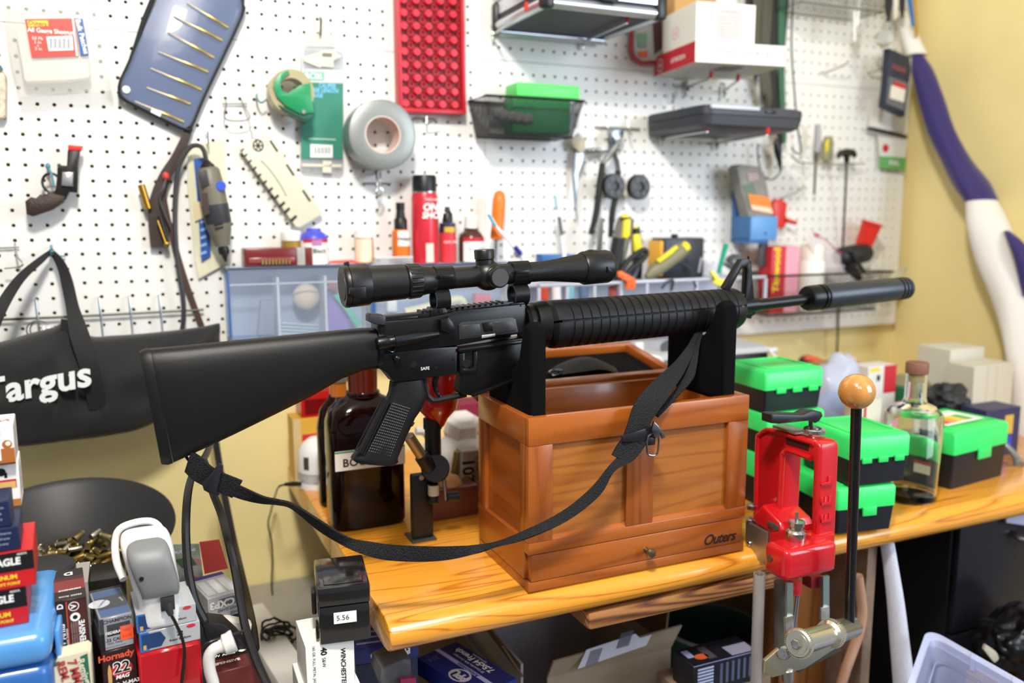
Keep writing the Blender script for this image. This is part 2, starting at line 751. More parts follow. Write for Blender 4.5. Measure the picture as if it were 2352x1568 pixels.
mb.build('shelf_pin', M('steel', '#b9bcc0', .28, 1), bench)['kind'] = 'stuff'
MB().box(.53, 1.60, ZF, .58, 1.66, ZT - TH).build('leg', PINE, bench)
MB().box(1.74, 1.60, ZF, 1.80, 1.66, ZT - TH).build('leg', PINE, bench)

# lower dark desk at the left that carries the boxes and the bowl
ZD = -.742
desk = thing('low_desk', 'low dark desk at the left under the piled cartons and the bowl', 'desk', (-.05, 1.1, ZD))
DK = M('desk_grey', '#a29e97', .5, var=.05)
MB().box(-.75, .62, ZD - .03, .50, 1.705, ZD, bev=.003).build('desk_top', DK, desk)
for x in (-.72, .44):
    for y in (.66, 1.64):
        MB().box(x, y, ZF, x + .05, y + .05, ZD - .03).build('leg', DK, desk)

# ================================================================ wooden toolbox with drawer
BX0, BX1, BY0, BY1, BZ0, BZ1 = .4565, .8145, .970, 1.146, ZT, -.262
CH = wood('cherry', '#a75a1c', '#844010', '#994f17', axis=0, rough=.3, freq=22, coat=.4, streak=.8, lo=.05, hi=1.1)
CHV = wood('cherry_upright', '#9e5319', '#7d3c10', '#904a15', axis=2, rough=.3, freq=22, coat=.4, streak=.8, lo=.05, hi=1.1)
CHD = wood('cherry_side', '#9c5118', '#7b3a0f', '#8e4814', axis=1, rough=.3, freq=22, coat=.4, streak=.8, lo=.05, hi=1.1)
tb = thing('toolbox', 'open wooden gun cleaning toolbox with panelled front and one drawer, on the bench', 'toolbox', (.635, 1.06, ZT))
T = .014


def zf(y_px, x_px=1215):
    return at(x_px, y_px, BY0).z


z_dr1, z_dr0 = at(1217, 1276, BY0).z, at(1219, 1338, BY0).z   # drawer top and bottom
MB().box(BX0, BY0, BZ0, BX1, BY1, z_dr0 - .0006, bev=.0012).build('base_strip', CH, tb)
MB().box(BX0 + .004, BY0, z_dr0, BX1 - .004, BY0 + .02, z_dr1 - .0008, bev=.0012).build('drawer', CH, tb)
dr = [c for c in tb.children if c.name.startswith('drawer')][0]
kp = at(1483, 1262, BY0)
kn = MB().lathe([(.0045, 0), (.0028, .003), (.0026, .009), (.0062, .0105), (.0072, .0145), (.0055, .0178), (0, .019)], 20, axis_m(kp, kp + V((0, -1, 0))))
kn.build('knob', M('knob_bronze', '#7d6a50', .35, .9), dr)
lettering = letters(dr, 'Outers', wmat(tb, at(1652, 1236, BY0 - .0006), (1, 0, 0), (0, 0, 1)), .0215, M('brand_burn', '#2a1408', .7), bold=.02, shear=.35, space=.92)
zr = -.2995          # under side of top rail
zl = at(1262, 1241, BY0).z
MB().box(BX0, BY0, zr, BX1, BY0 + T, BZ1, bev=.0012).build('top_rail', CH, tb)
MB().box(BX0, BY0, z_dr1, BX1, BY0 + T, zl, bev=.0012).build('lower_rail', CH, tb)
xa = [(BX0, BX0 + .036), (at(1470, 1150, BY0).x - .022, at(1470, 1150, BY0).x + .022), (BX1 - .036, BX1)]
for a, b in xa:
    MB().box(a, BY0 + .0004, zl, b, BY0 + T, zr, bev=.001).build('stile', CHV, tb)
for a, b in ((xa[0][1], xa[1][0]), (xa[1][1], xa[2][0])):
    MB().box(a, BY0 + .0065, zl, b, BY0 + .012, zr).build('inset_panel', wood('cherry_panel', '#a86524', '#8a4b18', '#9a591e', axis=0, rough=.35, freq=40, coat=.3, streak=.9, lo=.05, hi=1.2), tb)
    MB().prism([V((a, BY0 + .0005, zl)), V((a, BY0 + .0065, zl)), V((a, BY0 + .0065, zl + .005))], (b - a, 0, 0)).build('bevel_moulding', CH, tb)
# left and right sides
for x, sg in ((BX0, 1), (BX1, -1)):
    xo = x + sg * T
    MB().box(min(x, xo), BY0 + T, z_dr0, max(x, xo), BY1, zl, bev=.001).build('side_lower', CHD, tb)
    MB().box(min(x, xo), BY0 + T, zr, max(x, xo), BY1, BZ1, bev=.0012).build('side_rail', CHD, tb)
    for a, b in ((BY0 + T, BY0 + .026), (BY1 - .026, BY1)):
        MB().box(min(x, xo), a, zl, max(x, xo), b, zr, bev=.0008).build('side_stile', CHV, tb)
    x2, x3 = x + sg * .006, x + sg * .011
    MB().box(min(x2, x3), BY0 + .026, zl, max(x2, x3), BY1 - .026, zr).build('side_panel', CHD, tb)
MB().box(BX0 + T, BY1 - T, z_dr1, BX1 - T, BY1, BZ1, bev=.001).build('back_panel', CH, tb)
MB().box(BX0 + T, BY0 + T, z_dr1, BX1 - T, BY1 - T, z_dr1 + .006).build('box_floor', CH, tb)
# open lid behind: frame lying back with dark lining
lz = BZ1
lid = MB()
A_, B_ = V((BX0, BY1 + .004, lz - .004)), V((BX1, BY1 + .004, lz - .004))
dn = V((0, .155, .028))
up = dn.cross(V((1, 0, 0))).normalized() * -1
if up.z < 0:
    up = -up


def slab(p, u, v, h0, h1, nm, mat):
    q = [p, p + u, p + u + v, p + v]
    MB().prism([a + up * h0 for a in q], up * (h1 - h0), bev=.001).build(nm, mat, tb)


ux = B_ - A_
slab(A_, ux, dn, -.010, -.004, 'lid_panel', CH)
fw_ = .016
slab(A_, ux, dn * (fw_ / dn.length), -.004, .010, 'lid_rail', CH)
slab(A_ + dn * (1 - fw_ / dn.length), ux, dn * (fw_ / dn.length), -.004, .010, 'lid_rail', CH)
slab(A_ + dn * (fw_ / dn.length), V((fw_, 0, 0)), dn * (1 - 2 * fw_ / dn.length), -.004, .010, 'lid_stile', CHD)
slab(A_ + dn * (fw_ / dn.length) + ux - V((fw_, 0, 0)), V((fw_, 0, 0)), dn * (1 - 2 * fw_ / dn.length), -.004, .010, 'lid_stile', CHD)
slab(A_ + dn * .105 + V((fw_, 0, 0)), ux - V((2 * fw_, 0, 0)), dn * .79, -.0038, -.0025, 'lid_lining', M('felt_black', '#0c0c0e', .95, spec=.1))
# yokes
FELT = M('felt_black', '#0c0c0e', .95)
for cx, tip, dip in ((.4785, -.1395, -.207), (.7895, -.1245, -.183)):
    pts = []
    for sgn in (1, -1):
        c = 1.058
        prong = [(1.058 - .073, dip - .088), (1.058 - .073, tip - .02), (1.058 - .070, tip - .006), (1.058 - .060, tip), (1.058 - .048, tip - .006), (1.058 - .040, tip - .03), (1.058 - .034, dip + .018), (1.058 - .016, dip)]
        if sgn == 1:
            pts += prong
        else:
            pts += [(2 * c - y, z) for y, z in prong[::-1]]
    MB().prism([V((cx - .0125, y, z)) for y, z in pts], (.025, 0, 0), bev=.007, seg=3).build('yoke_cover', FELT, tb)
    MB().box(cx - .009, .987, z_dr1 + .006, cx + .009, 1.129, dip - .089).build('yoke_board', CHV, tb)
# ================================================================ the rifle
YG = 1.058
rf = thing('rifle', 'black rifle with fixed stock, ribbed handguard and grey suppressor resting in the toolbox yokes', 'rifle', at(1000, 820, YG))
POLY = M('gun_polymer', '#131314', .46, spec=.35, bump=.06, bs=900)
STK = M('stock_polymer', '#121213', .42, spec=.35, bump=.10, bs=1400)
ALU = M('gun_receiver', '#0b0b0c', .32, spec=.4, bump=.03, bs=1200)
STL = M('gun_steel', '#141415', .32, .35)
GRY = M('suppressor_grey', '#3f4248', .36, .5)


def prof_px(pts, Yn, th, name, mat, parent=rf, bev=.002, seg=2, Yf=None):
    mb = MB()
    mb.prism([at(x, y, Yn) for x, y in pts], (0, th, 0), bev=bev, seg=seg)
    return mb.build(name, mat, parent)


def lathe_px(a, b, prof, Y, n=28, a0=0, a1=2 * pi, Y2=None):
    """solid of revolution whose axis runs from pixel a to b in the gun plane; prof (x pixel, half height px)"""
    A, B = at(a[0], a[1], Y), at(b[0], b[1], Y2 or Y)
    pr = []
    for x, h in prof:
        t = (x - a[0]) / (b[0] - a[0])
        P = at(x, a[1] + (b[1] - a[1]) * t, Y + ((Y2 or Y) - Y) * t)
        pr.append((h / pxm(P), (P - A).dot((B - A).normalized())))
    return MB().lathe(pr, n, axis_m(A, B), a0, a1)


# butt stock: lofted rounded section
def stock_ring(xt, yt, xb, yb, w, e=2.6, n=24):
    a, b = at(xt, yt, YG), at(xb, yb, YG)
    c, h = (a + b) / 2, (a - b) / 2
    r = []
    for k in range(n):
        t = 2 * pi * k / n
        ct, st = cos(t), sin(t)
        r.append(c + h * (abs(st) ** (2 / e) * (1 if st >= 0 else -1)) + V((0, w * abs(ct) ** (2 / e) * (1 if ct >= 0 else -1), 0)))
    return r


ST = [(345, 800, 398, 1062, .0195), (352, 799, 420, 1052, .0205), (420, 793, 470, 1029, .0205), (500, 785, 545, 993, .0205), (600, 775, 628, 952, .0205), (700, 765, 712, 910, .0205), (780, 757.5, 782, 869, .020), (830, 753, 828, 851, .0195), (858, 752, 858, 845, .0195)]
MB().loft([stock_ring(*s) for s in ST]).build('stock', STK, rf)
MB().loft([stock_ring(*s) for s in [(322, 808, 370, 1064, .0165), (320, 806, 372, 1066, .0185), (333, 799.5, 386, 1067, .0205), (344.5, 799, 397.5, 1063, .0205)]]).build('butt_plate', POLY, rf)
# receiver extension ring
MB().loft([stock_ring(858.3, 753.5, 858.3, 846, .0185), stock_ring(862, 755, 862, 845, .0185)]).build('spacer_ring', STL, rf)
MB().loft([stock_ring(862.2, 750, 862.2, 846, .0198), stock_ring(872, 748, 872, 846, .0198)]).build('spacer_ring', ALU, rf)
YN = YG - .0165
# upper receiver
prof_px([(866, 750), (872, 737), (985, 728), (1055, 712), (1207, 697), (1210, 725), (1212, 764), (1052, 794), (870, 818)], YN, .033, 'upper_receiver', ALU, bev=.004)
prof_px([(872, 738), (880, 727), (985, 718), (1055, 704), (1207, 690), (1207, 700), (1055, 714), (985, 730)], YG - .0105, .021, 'rail', ALU, bev=.0012)
for i in range(19):
    t = i / 18
    x = 968 + (1203 - 968) * t
    y = 718.5 + (690.5 - 718.5) * t
    if 985 < x < 1030 or 1155 < x < 1205:
        continue
    prof_px([(x, y + 2), (x + 1, y - 4.5), (x + 6.2, y - 5.2), (x + 6.2, y + 1)], YG - .0105, .021, 'rail_tooth', ALU, bev=0)
# charging handle
prof_px([(848, 725), (852, 721), (880, 723), (887, 729), (886, 747), (862, 745), (848, 739)], YG - .026, .02, 'charging_handle', M('handle_grey', '#2b2b2d', .4), bev=.002)
prof_px([(866, 735), (960, 725), (960, 737), (866, 748)], YG - .012, .024, 'handle_shaft', ALU, bev=.001)
# shell deflector and forward assist
prof_px([(1012, 735), (1032, 727), (1042, 740), (1050, 758), (1034, 768), (1012, 760)], YN - .011, .013, 'deflector', ALU, bev=.004)
fa0, fa1 = at(868, 789, YN - .007), at(985, 770, YN - .004)
MB().lathe([(0, -.001), (.0078, -.001), (.0086, .0015), (.0086, .012), (.0074, .0125), (.0074, .019), (.0078, .0195), (.0078, .021), (.0086, .0215), (.0082, .05), (.004, .082), (0, .084)], 24, axis_m(fa0, fa1)).build('forward_assist', ALU, rf)
q = at(868, 789, YN - .008)
mb = MB()
for r in (.0062, .0042, .0022):
    mb.tube([q + (fa0 - fa1).normalized() * .0012 + (axis_m(fa0, fa1).to_3x3() @ V((r * cos(t * pi / 8), r * sin(t * pi / 8), 0))) for t in range(16)], .0005, 5, closed=True)
mb.build('button_rings', STL, rf)['kind'] = 'stuff'
# dust cover
dc = prof_px([(1054, 746), (1060, 740), (1175, 728), (1185, 733), (1191, 760), (1190, 764), (1055, 780)], YN - .0015, .004, 'ejection_cover', M('cover_grey', '#29292b', .38), bev=.0012)
prof_px([(1060, 748), (1102, 743), (1107, 770), (1060, 776)], YN - .0022, .001, 'cover_boss', MATS['cover_grey'], dc, bev=.0008)
prof_px([(1135, 740), (1175, 735), (1186, 755), (1184, 760), (1137, 766)], YN - .0022, .001, 'cover_boss', MATS['cover_grey'], dc, bev=.0008)
prof_px([(1109, 742), (1130, 739), (1133, 759), (1114, 762)], YN - .0045, .004, 'cover_latch', ALU, dc, bev=.001)
prof_px([(1107, 770), (1138, 766), (1138, 772), (1107, 777)], YN - .0028, .003, 'bolt_glint', M('bright_steel', '#d8d8d6', .3, .8), bev=.0005)
# lower receiver
prof_px([(868, 806), (1052, 795), (1052, 850), (1050, 860), (985, 868), (962, 872), (905, 878), (897, 868), (888, 857), (868, 845)], YN + .001, .031, 'lower_receiver', ALU, bev=.003)
mw = prof_px([(1052, 799), (1203, 776), (1199, 868), (1085, 909), (1062, 907), (1056, 893), (1062, 870), (1052, 850)], YN + .002, .029, 'magazine_well', ALU, bev=.003)
prof_px([(1053, 801), (1058, 799), (1200, 781), (1200, 790), (1058, 811), (1053, 808)], YN - .0035, .008, 'fence_rib', ALU, bev=.0025)
prof_px([(1055, 812), (1068, 810), (1068, 846), (1088, 843), (1088, 808), (1097, 806), (1097, 852), (1090, 858), (1056, 858)], YN - .002, .006, 'release_fence', ALU, bev=.0015)
prof_px([(1083, 905), (1193, 866), (1194, 872), (1088, 912)], YN - .003, .008, 'well_flare', ALU, bev=.002)
MB().cyl(at(1071, 835, YN - .004), at(1071, 835, YN + .005), .0062, n=20, bev=.001).build('magazine_release', STL, rf)
mb = MB()
mb.tube([at(885, 800, YN - .002), at(895, 806, YN - .004), at(904, 808, YN - .006), at(906, 800, YN - .004), at(911, 806, YN - .006)], .0011, 6, smooth=4)
mb.ball(at(911.5, 823, YN - .004), .0052, 10)
mb.build('selector_lever', STL, rf)
mb = MB()
for x, y, r in ((950, 837, .0048), (1002, 845, .0018), (1041, 825, .0018)):
    mb.cyl(at(x, y, YN), at(x, y, YN + .004), r, n=16, bev=.0004)
mb.build('receiver_pin', STL, rf)['kind'] = 'stuff'
letters(rf, 'SAFE', wmat(rf, at(976.5, 846.2, YN + .0003), (1, 0, .02), (0, 0, 1)), .0058, M('engraving_white', '#cfcfca', .6), bold=.015)
# trigger guard and trigger
mb = MB()
mb.tube([at(x, y, YG) for x, y in ((975, 868), (974, 885), (980, 905), (990, 917), (1000, 919), (1030, 913), (1056, 908), (1070, 905))], .0042, 8, smooth=4)
mb.build('trigger_guard', POLY, rf)
mb = MB()
mb.tube([at(x, y, YG) for x, y in ((1003, 862), (999, 878), (1001, 895), (1006, 905), (1011, 911))], [.0042, .004, .0034, .0028, .002], 8, smooth=4)
mb.build('trigger', STL, rf)
# pistol grip: loft across its length, checkered panel and ribbed backstrap
GR = [((896, 876), (972, 868), .0135), ((893, 900), (982, 905), .0150), ((880, 930), (968, 935), .0150), ((862, 962), (952, 958), .0150), ((845, 995), (944, 975), .0150), ((828, 1025), (930, 1005), .0155), ((809, 1047), (912, 1050), .0165), ((806, 1052), (914, 1058), .0165), ((812, 1058), (906, 1065), .0155)]
rings = []
for (a, b, wd) in GR:
    A, B = at(a[0], a[1], YG), at(b[0], b[1], YG)
    c, h = (A + B) / 2, (B - A) / 2
    rings.append([c + h * (abs(cos(2 * pi * k / 20)) ** .75 * (1 if cos(2 * pi * k / 20) >= 0 else -1)) + V((0, wd * abs(sin(2 * pi * k / 20)) ** .75 * (1 if sin(2 * pi * k / 20) >= 0 else -1), 0)) for k in range(20)])
gp = MB().loft(rings).build('pistol_grip', POLY, rf)
mb = MB()
yn = YG - .0152
ax, bx = V((905, 933)), None
TL, TR, BR, BL = V((903, 926)), V((940, 938)), V((896, 1046)), V((848, 1035))
for i in range(11):
    for j in range(19):
        u, v_ = i / 10, j / 18
        p = (TL * (1 - u) + TR * u) * (1 - v_) + (BL * (1 - u) + BR * u) * v_
        c = at(p.x, p.y, yn)
        d = .0010
        mb.add([c + V((-d, 0, 0)), c + V((0, 0, d)), c + V((d, 0, 0)), c + V((0, 0, -d)), c + V((0, -.0010, 0))], [(0, 1, 4), (1, 2, 4), (2, 3, 4), (3, 0, 4)])
o = mb.build('checkering', M('checker_light', '#6a6a6a', .4), gp, smooth=0)
o['kind'] = 'stuff'
for k in range(5):
    a, b = V((878 + k * 4.2, 914 + k * 1.5)), V((816 + k * 5, 1034 + k * 2.5))
    MB().cyl(at(a.x, a.y, YG - .0138 - k * .0001), at(b.x, b.y, YG - .0148), .0011, n=8).build('grip_rib', POLY, gp)
prof_px([(928, 960), (955, 972), (950, 980), (938, 985), (925, 975)], YG - .010, .02, 'finger_stop', POLY, gp, bev=.004)
# barrel nut, delta ring, handguard
hgA, hgB = (1252, 746), (1690, 708)
lathe_px((1200, 745), (1252, 744), [(1200, 0), (1200, 40), (1206, 46), (1214, 46), (1215, 42), (1219, 42), (1221, 50), (1240, 54), (1247, 55), (1248, 0)], YG, 36).build('delta_ring', ALU, rf)


def hg(lo):
    A, B = at(*hgA, YG), at(*hgB, YG)
    L = (B - A).length
    r0, r1 = 56.0 / pxm(A), 47.0 / pxm(B)
    pr = [(r0 * .80, 0), (r0 * .98, .006), (r0, .012)]
    N = 21
    z0, z1 = .016, L - .018
    st = (z1 - z0) / N
    for i in range(N):
        z = z0 + i * st
        r = r0 + (r1 - r0) * z / L
        pr += [(r, z), (r, z + st * .62), (r - .0016, z + st * .68), (r - .0016, z + st * .94)]
    pr += [(r1, z1), (r1, L - .006), (r1 * .93, L - .001), (r1 * .6, L)]
    # angle zero is +x of axis_m; find the seam angle facing the viewer
    mt = axis_m(A, B)
    inv = mt.to_3x3().inverted()
    sv = inv @ V((0, -1, .25))
    s0 = atan2(sv.y, sv.x)
    upv = inv @ V((0, 0, 1))
    su = atan2(upv.y, upv.x)
    d = (su - s0 + pi) % (2 * pi) - pi
    sgn = 1 if d > 0 else -1
    g = .05
    if lo:
        a0, a1 = s0 - sgn * g, s0 - sgn * (pi + .35 - g)
    else:
        a0, a1 = s0 + sgn * g, s0 + sgn * (pi - .35 - g)
    m2 = MB().lathe(pr, 30, mt, a0, a1)
    o = m2.build('handguard_lower' if lo else 'handguard_upper', POLY, rf, smooth=25)
    return o, A, B, r0, r1


o, hA, hB, hr0, hr1 = hg(False)
hg(True)
MB().lathe([(hr0 * .9, .012), (hr1 * .9, (hB - hA).length - .01)], 28, axis_m(hA, hB)).build('heat_shield', M('seam_black', '#060606', .7), rf)
# barrel, front sight, suppressor
lathe_px((1640, 712), (1870, 684.5), [(1640, 0), (1640, 16), (1690, 15), (1862, 12.2), (1862, 0)], YG, 24).build('barrel', STL, rf)
lathe_px((1855, 685), (2083, 661), [(1852, 0), (1852, 27), (1856, 29), (1876, 29.5), (1878, 26.5), (1881, 26.5), (1882, 29.5), (1886, 29.5), (1887, 26.8), (1889, 26.8), (1890, 29)], YG, 32).build('suppressor_collar', STL, rf)
lathe_px((1855, 685), (2083, 661), [(1890, 0), (1890, 28), (1893, 29.2), (2056, 26), (2056, 22.6), (2060, 22.6), (2060, 26), (2064, 26), (2064, 22.4), (2068, 22.4), (2068, 25.9), (2072, 25.8), (2072, 22.3), (2075, 22.3), (2075, 25.6), (2081, 25), (2083, 22), (2083, 0)], YG, 36).build('suppressor', GRY, rf)
mb = MB()
mb.prism([at(x, y, YG - .006) for x, y in ((1664, 662), (1676, 668), (1703, 618), (1712, 612), (1716, 618), (1712, 690), (1706, 712), (1735, 712), (1729, 640), (1726, 600), (1718, 594), (1704, 596))], (0, .012, 0), bev=.001)
mb.build('front_sight', STL, rf)
lathe_px((1704, 703), (1740, 699), [(1704, 0), (1704, 18), (1737, 17), (1737, 0)], YG, 24).build('sight_band', STL, rf)
mb = MB()
mb.prism([at(x, y, YG - .005) for x, y in ((1710, 713), (1738, 708), (1736, 722), (1728, 726), (1726, 732), (1711, 730))], (0, .01, 0), bev=.001)
mb.cyl(at(1719, 600, YG), at(1719, 588, YG), .0018, n=10)
mb.build('bayonet_lug', STL, rf)
lathe_px((1686, 680), (1712, 677), [(1686, 0), (1686, 6.5), (1712, 6.5), (1712, 0)], YG, 12).build('gas_tube', STL, rf)
c = at(1672, 749, YG)
MB().tube([c + V((.010 * cos(t * pi / 8), .004 * sin(t * pi / 8), .0135 * sin(t * pi / 8) - .003)) for t in range(16)], .0024, 8, closed=True).build('front_swivel', STL, rf)
MB().tube([at(x, y, YG) for x, y in ((420, 1018), (424, 1040), (433, 1056), (446, 1062), (452, 1058), (448, 1048), (436, 1046))], .0018, 8, smooth=4).build('rear_swivel', STL, rf)

# ---------------------------------------------------------------- the scope
sc = thing('rifle_scope', 'black telescopic sight with flip caps clamped above the rifle receiver', 'scope', at(1100, 680, YG))
BLK = M('scope_black', '#121213', .36, bump=.05, bs=1500)
sA, sB = (790, 657.5), (1400, 611)


def sl(prof, nm, mat=BLK, n=36, par=None):
    return lathe_px(sA, sB, prof, YG, n).build(nm, mat, par or sc)


sl([(845, 0), (845, 43), (928, 40), (931, 37), (932, 36), (958, 36), (966, 35), (995, 29.5), (1000, 25), (1100, 24.2), (1240, 23), (1262, 24.5), (1290, 28), (1320, 32), (1342, 34.5), (1342, 0)], 'scope_tube')
sl([(797, 0), (797, 36), (797, 46), (800, 49), (842, 48), (846, 46), (846, 0)], 'eyepiece_cap')
sl([(787, 0), (787, 33), (786, 46), (790, 49.5), (798, 50), (798.5, 0)], 'flip_lid')
sl([(785.5, 0), (785.5, 33), (787.3, 33.5)], 'lid_face', M('lid_grey', '#3c3b3a', .55))
o = prof_px([(803, 661), (842, 657), (842, 684), (822, 686), (803, 675)], YG - .0325, .012, 'lid_catch', BLK, sc, bev=.002)
prof_px([(792, 612), (792, 603), (800, 600), (803, 603), (803, 612)], YG - .004, .008, 'lid_tab', BLK, sc, bev=.001)
# knurled zoom ring
mb = MB()
for k in range(22):
    A, B = at(936, 646.3, YG), at(962, 644.3, YG)
    mt = axis_m(A, B)
    r = 39.5 / pxm(A)
    p = mt.to_3x3() @ V((r * cos(2 * pi * k / 22), r * sin(2 * pi * k / 22), 0))
    mb.cyl(A + p * .94, B + p * .90, .0022, n=8)
mb.build('zoom_ring', BLK, sc)['kind'] = 'stuff'
sl([(933, 0), (933, 38.5), (936, 39.5), (962, 38), (966, 36), (966, 0)], 'zoom_ring_core')
sl([(1335, 0), (1335, 36), (1340, 38.5), (1392, 38), (1399, 35), (1402, 30), (1402, 0)], 'objective_cap')
o = prof_px([(1352, 577), (1362, 573), (1375, 574), (1382, 580), (1382, 590), (1352, 590)], YG - .004, .012, 'lid_tab', BLK, sc, bev=.001)
prof_px([(1396, 612), (1407, 622), (1404, 626), (1396, 625)], YG - .026, .008, 'lid_catch', BLK, sc, bev=.001)
# turret housing
A, B = at(1090, 634.5, YG), at(1150, 630, YG)
MB().ball((A + B) / 2, .021, 14, 1.05, .95, .98).build('turret_block', BLK, sc)
tq = at(1118, 634, YG)
ct = at(1113, 612, YG)
cu = at(1113, 577, YG)
MB().lathe([(.0125, 0), (.0125, .009), (.0120, .0095), (.0135, .0105), (.0138, .0215), (.0128, .023), (.0, .0232)], 26, axis_m(at(1114, 612, YG), at(1112, 577, YG))).build('elevation_turret', BLK, sc)
f0 = at(1132, 634, YG - .012)
MB().lathe([(.0135, 0), (.0135, .012), (.0128, .0125), (.0128, .016), (.0140, .0165), (.0142, .024), (.0128, .0262), (0, .0264)], 28, axis_m(at(1131, 634, YG - .008), at(1131, 634, YG - .008) + V((0, -1, 0)))).build('windage_turret', BLK, sc)
p = at(1131, 634, YG - .008) + V((0, -.0265, 0))
MB().cyl(p, p + V((0, -.0006, 0)), .0118, n=28).build('turret_face', M('lid_grey', '#3c3b3a', .55), sc)
# see-through rings
for (x0, x1, yc, x2, yr, rr) in ((996, 1038, 638, 1003, 688, 29), (1172, 1212, 627, 1183, 676, 27)):
    lathe_px((x0, yc + 1.5), (x1, yc - 1.5), [(x0, 24), (x0, 28.5), (x1, 27.5), (x1, 23.5)], YG, 28).build('scope_ring', STL, sc)
    prof_px([(x0 + 14, yc - 5), (x1 + 4, yc - 8), (x1 + 4, yc + 1), (x0 + 14, yc + 3)], YG - .021, .008, 'clamp_lug', STL, sc, bev=.001)
    lathe_px((x2 - 10, yr + 1), (x2 + 26, yr - 2), [(x2 - 8, rr - 6), (x2 - 8, rr), (x2 + 24, rr - 1), (x2 + 24, rr - 7), (x2 - 8, rr - 6)], YG, 26).build('see_through_ring', STL, sc)
    prof_px([(x2 - 14, yr + 32), (x2 - 8, yr + 20), (x2 + 20, yr + 18), (x2 + 26, yr + 28), (x2 + 25, yr + 34), (x2 - 14, yr + 38)], YG - .0128, .0256, 'rail_clamp', STL, sc, bev=.001)
    MB().cyl(at(x2 + 10, yr + 26, YG - .0128), at(x2 + 10, yr + 26, YG - .0155), .0030, n=6).build('clamp_nut', STL, sc)

# ---------------------------------------------------------------- the sling
sg_ = thing('rifle_sling', 'black woven nylon sling hanging in a loop from the rifle, across the toolbox', 'sling', at(1000, 1270, .95))
WEB = webbing('nylon_black', '#131315')


def strap(rows, nm, sm=5, th=.0012, par=sg_):
    pairs = [(at(a[0], a[1], y), at(b[0], b[1], y2)) for a, b, y, y2 in rows]
    return MB().ribbon(pairs, th, sm).build(nm, WEB, par, smooth=60)


strap([((440, 1036), (425, 1082), 1.050, 1.055), ((462, 1050), (446, 1102), 1.046, 1.05), ((495, 1078), (486, 1122), 1.04, 1.045), ((557, 1104), (534, 1142), 1.035, 1.04)], 'doubled_end', th=.002)
strap([((520, 1100), (512, 1130), 1.040, 1.042), ((560, 1119), (556, 1146), 1.03, 1.035), ((605, 1140), (600, 1155), 1.02, 1.035), ((640, 1148), (638, 1158), 1.01, 1.04), ((675, 1158), (672, 1168), 1.0, 1.03), ((740, 1198), (728, 1214), .985, 1.0), ((800, 1234), (775, 1244), .975, .985), ((850, 1243), (820, 1268), .965, .965), ((905, 1251), (890, 1286), .955, .955), ((1000, 1255), (1000, 1288), .945, .945), ((1080, 1252), (1087, 1273), .94, .935), ((1135, 1246), (1141, 1254), .945, .925), ((1200, 1221), (1208, 1237), .945, .93), ((1290, 1174), (1303, 1196), .942, .935), ((1355, 1122), (1378, 1137), .942, .935), ((1398, 1070), (1412, 1082), .942, .935), ((1428, 1040), (1456, 1056), .942, .936), ((1462, 1010), (1490, 1012), .943, .938)], 'long_strap')
strap([((1405, 1044), (1428, 1056), .945, .94), ((1418, 1022), (1462, 1036), .946, .94), ((1433, 1000), (1486, 1000), .947, .94)], 'folded_tip', th=.0022)
strap([((1432, 1000), (1490, 1000), .947, .942), ((1441, 975), (1494, 972), .948, .945), ((1455, 932), (1508, 948), .952, .95), ((1478, 898), (1532, 915), .962, .958), ((1510, 866), (1556, 880), .985, .975), ((1548, 832), (1574, 850), 1.005, .995), ((1578, 795), (1590, 815), 1.025, 1.015), ((1604, 757), (1610, 765), 1.045, 1.04), ((1650, 742), (1655, 752), 1.056, 1.056)], 'upper_strap')
strap([((1505, 952), (1512, 958), .962, .958), ((1535, 915), (1548, 920), .975, .968), ((1570, 868), (1590, 872), .995, .985), ((1586, 830), (1600, 842), 1.01, 1.0), ((1594, 795), (1606, 800), 1.028, 1.02), ((1606, 758), (1614, 764), 1.046, 1.042)], 'back_strap')
BUC = M('buckle_black', '#1b1b1f', .3)
bk = MB()
p = [at(x, y, 1.036) for x, y in ((473, 1098), (503, 1062), (512, 1068), (508, 1086), (497, 1126), (505, 1133), (497, 1139), (468, 1124), (462, 1106))]
bk.prism(p, (0, -.004, 0), bev=.001)
bk.build('triglide_buckle', BUC, sg_)
bk = MB()
bk.prism([at(x, y, .942) for x, y in ((1425, 1000), (1500, 975), (1506, 986), (1480, 1022), (1470, 1026), (1462, 1012), (1428, 1014))], (0, -.004, 0), bev=.001)
bk.build('triglide_buckle', BUC, sg_)
CHR = M('chrome_dark', '#8c8d90', .22, 1)
MB().prism([at(x, y, .934) for x, y in ((1499, 966), (1514, 982), (1526, 1003), (1518, 1006), (1513, 992), (1510, 1006), (1500, 1002), (1494, 985))], (0, -.004, 0), bev=.0008).build('quick_hook', CHR, sg_)
MB().tube([at(x, y, .936) for x, y in ((1487, 1008), (1486, 1035), (1490, 1044), (1504, 1045), (1511, 1036), (1513, 1005), (1508, 996), (1494, 998))], .0013, 8, smooth=4, closed=True).build('wire_loop', CHR, sg_)
MB().box(-.006, -.003, -.006, .006, .003, .006, Matrix.Translation(at(1495, 1012, .938)), bev=.002).build('hook_clip', BUC, sg_)
# ================================================================ things on the pegboard
WIRE = M('zinc_wire', '#b9bdbc', .3, 1)
DKW = M('dark_wire', '#3c4038', .4, .8)
FILM = M('clear_film', '#dcdad2', .12, alpha=.26, spec=.6)
CLR = M('clear_plastic', '#b9bfc4', .12, alpha=.42, spec=.6)


def flat(pts, Yf, th, name, mat, parent=None, bev=0, **k):
    return MB().prism([at(x, y, Yf) for x, y in pts], (0, th, 0), bev=bev).build(name, mat, parent, **k)


def rect(x0, y0, x1, y1):
    return [(x0, y0), (x1, y0), (x1, y1), (x0, y1)]


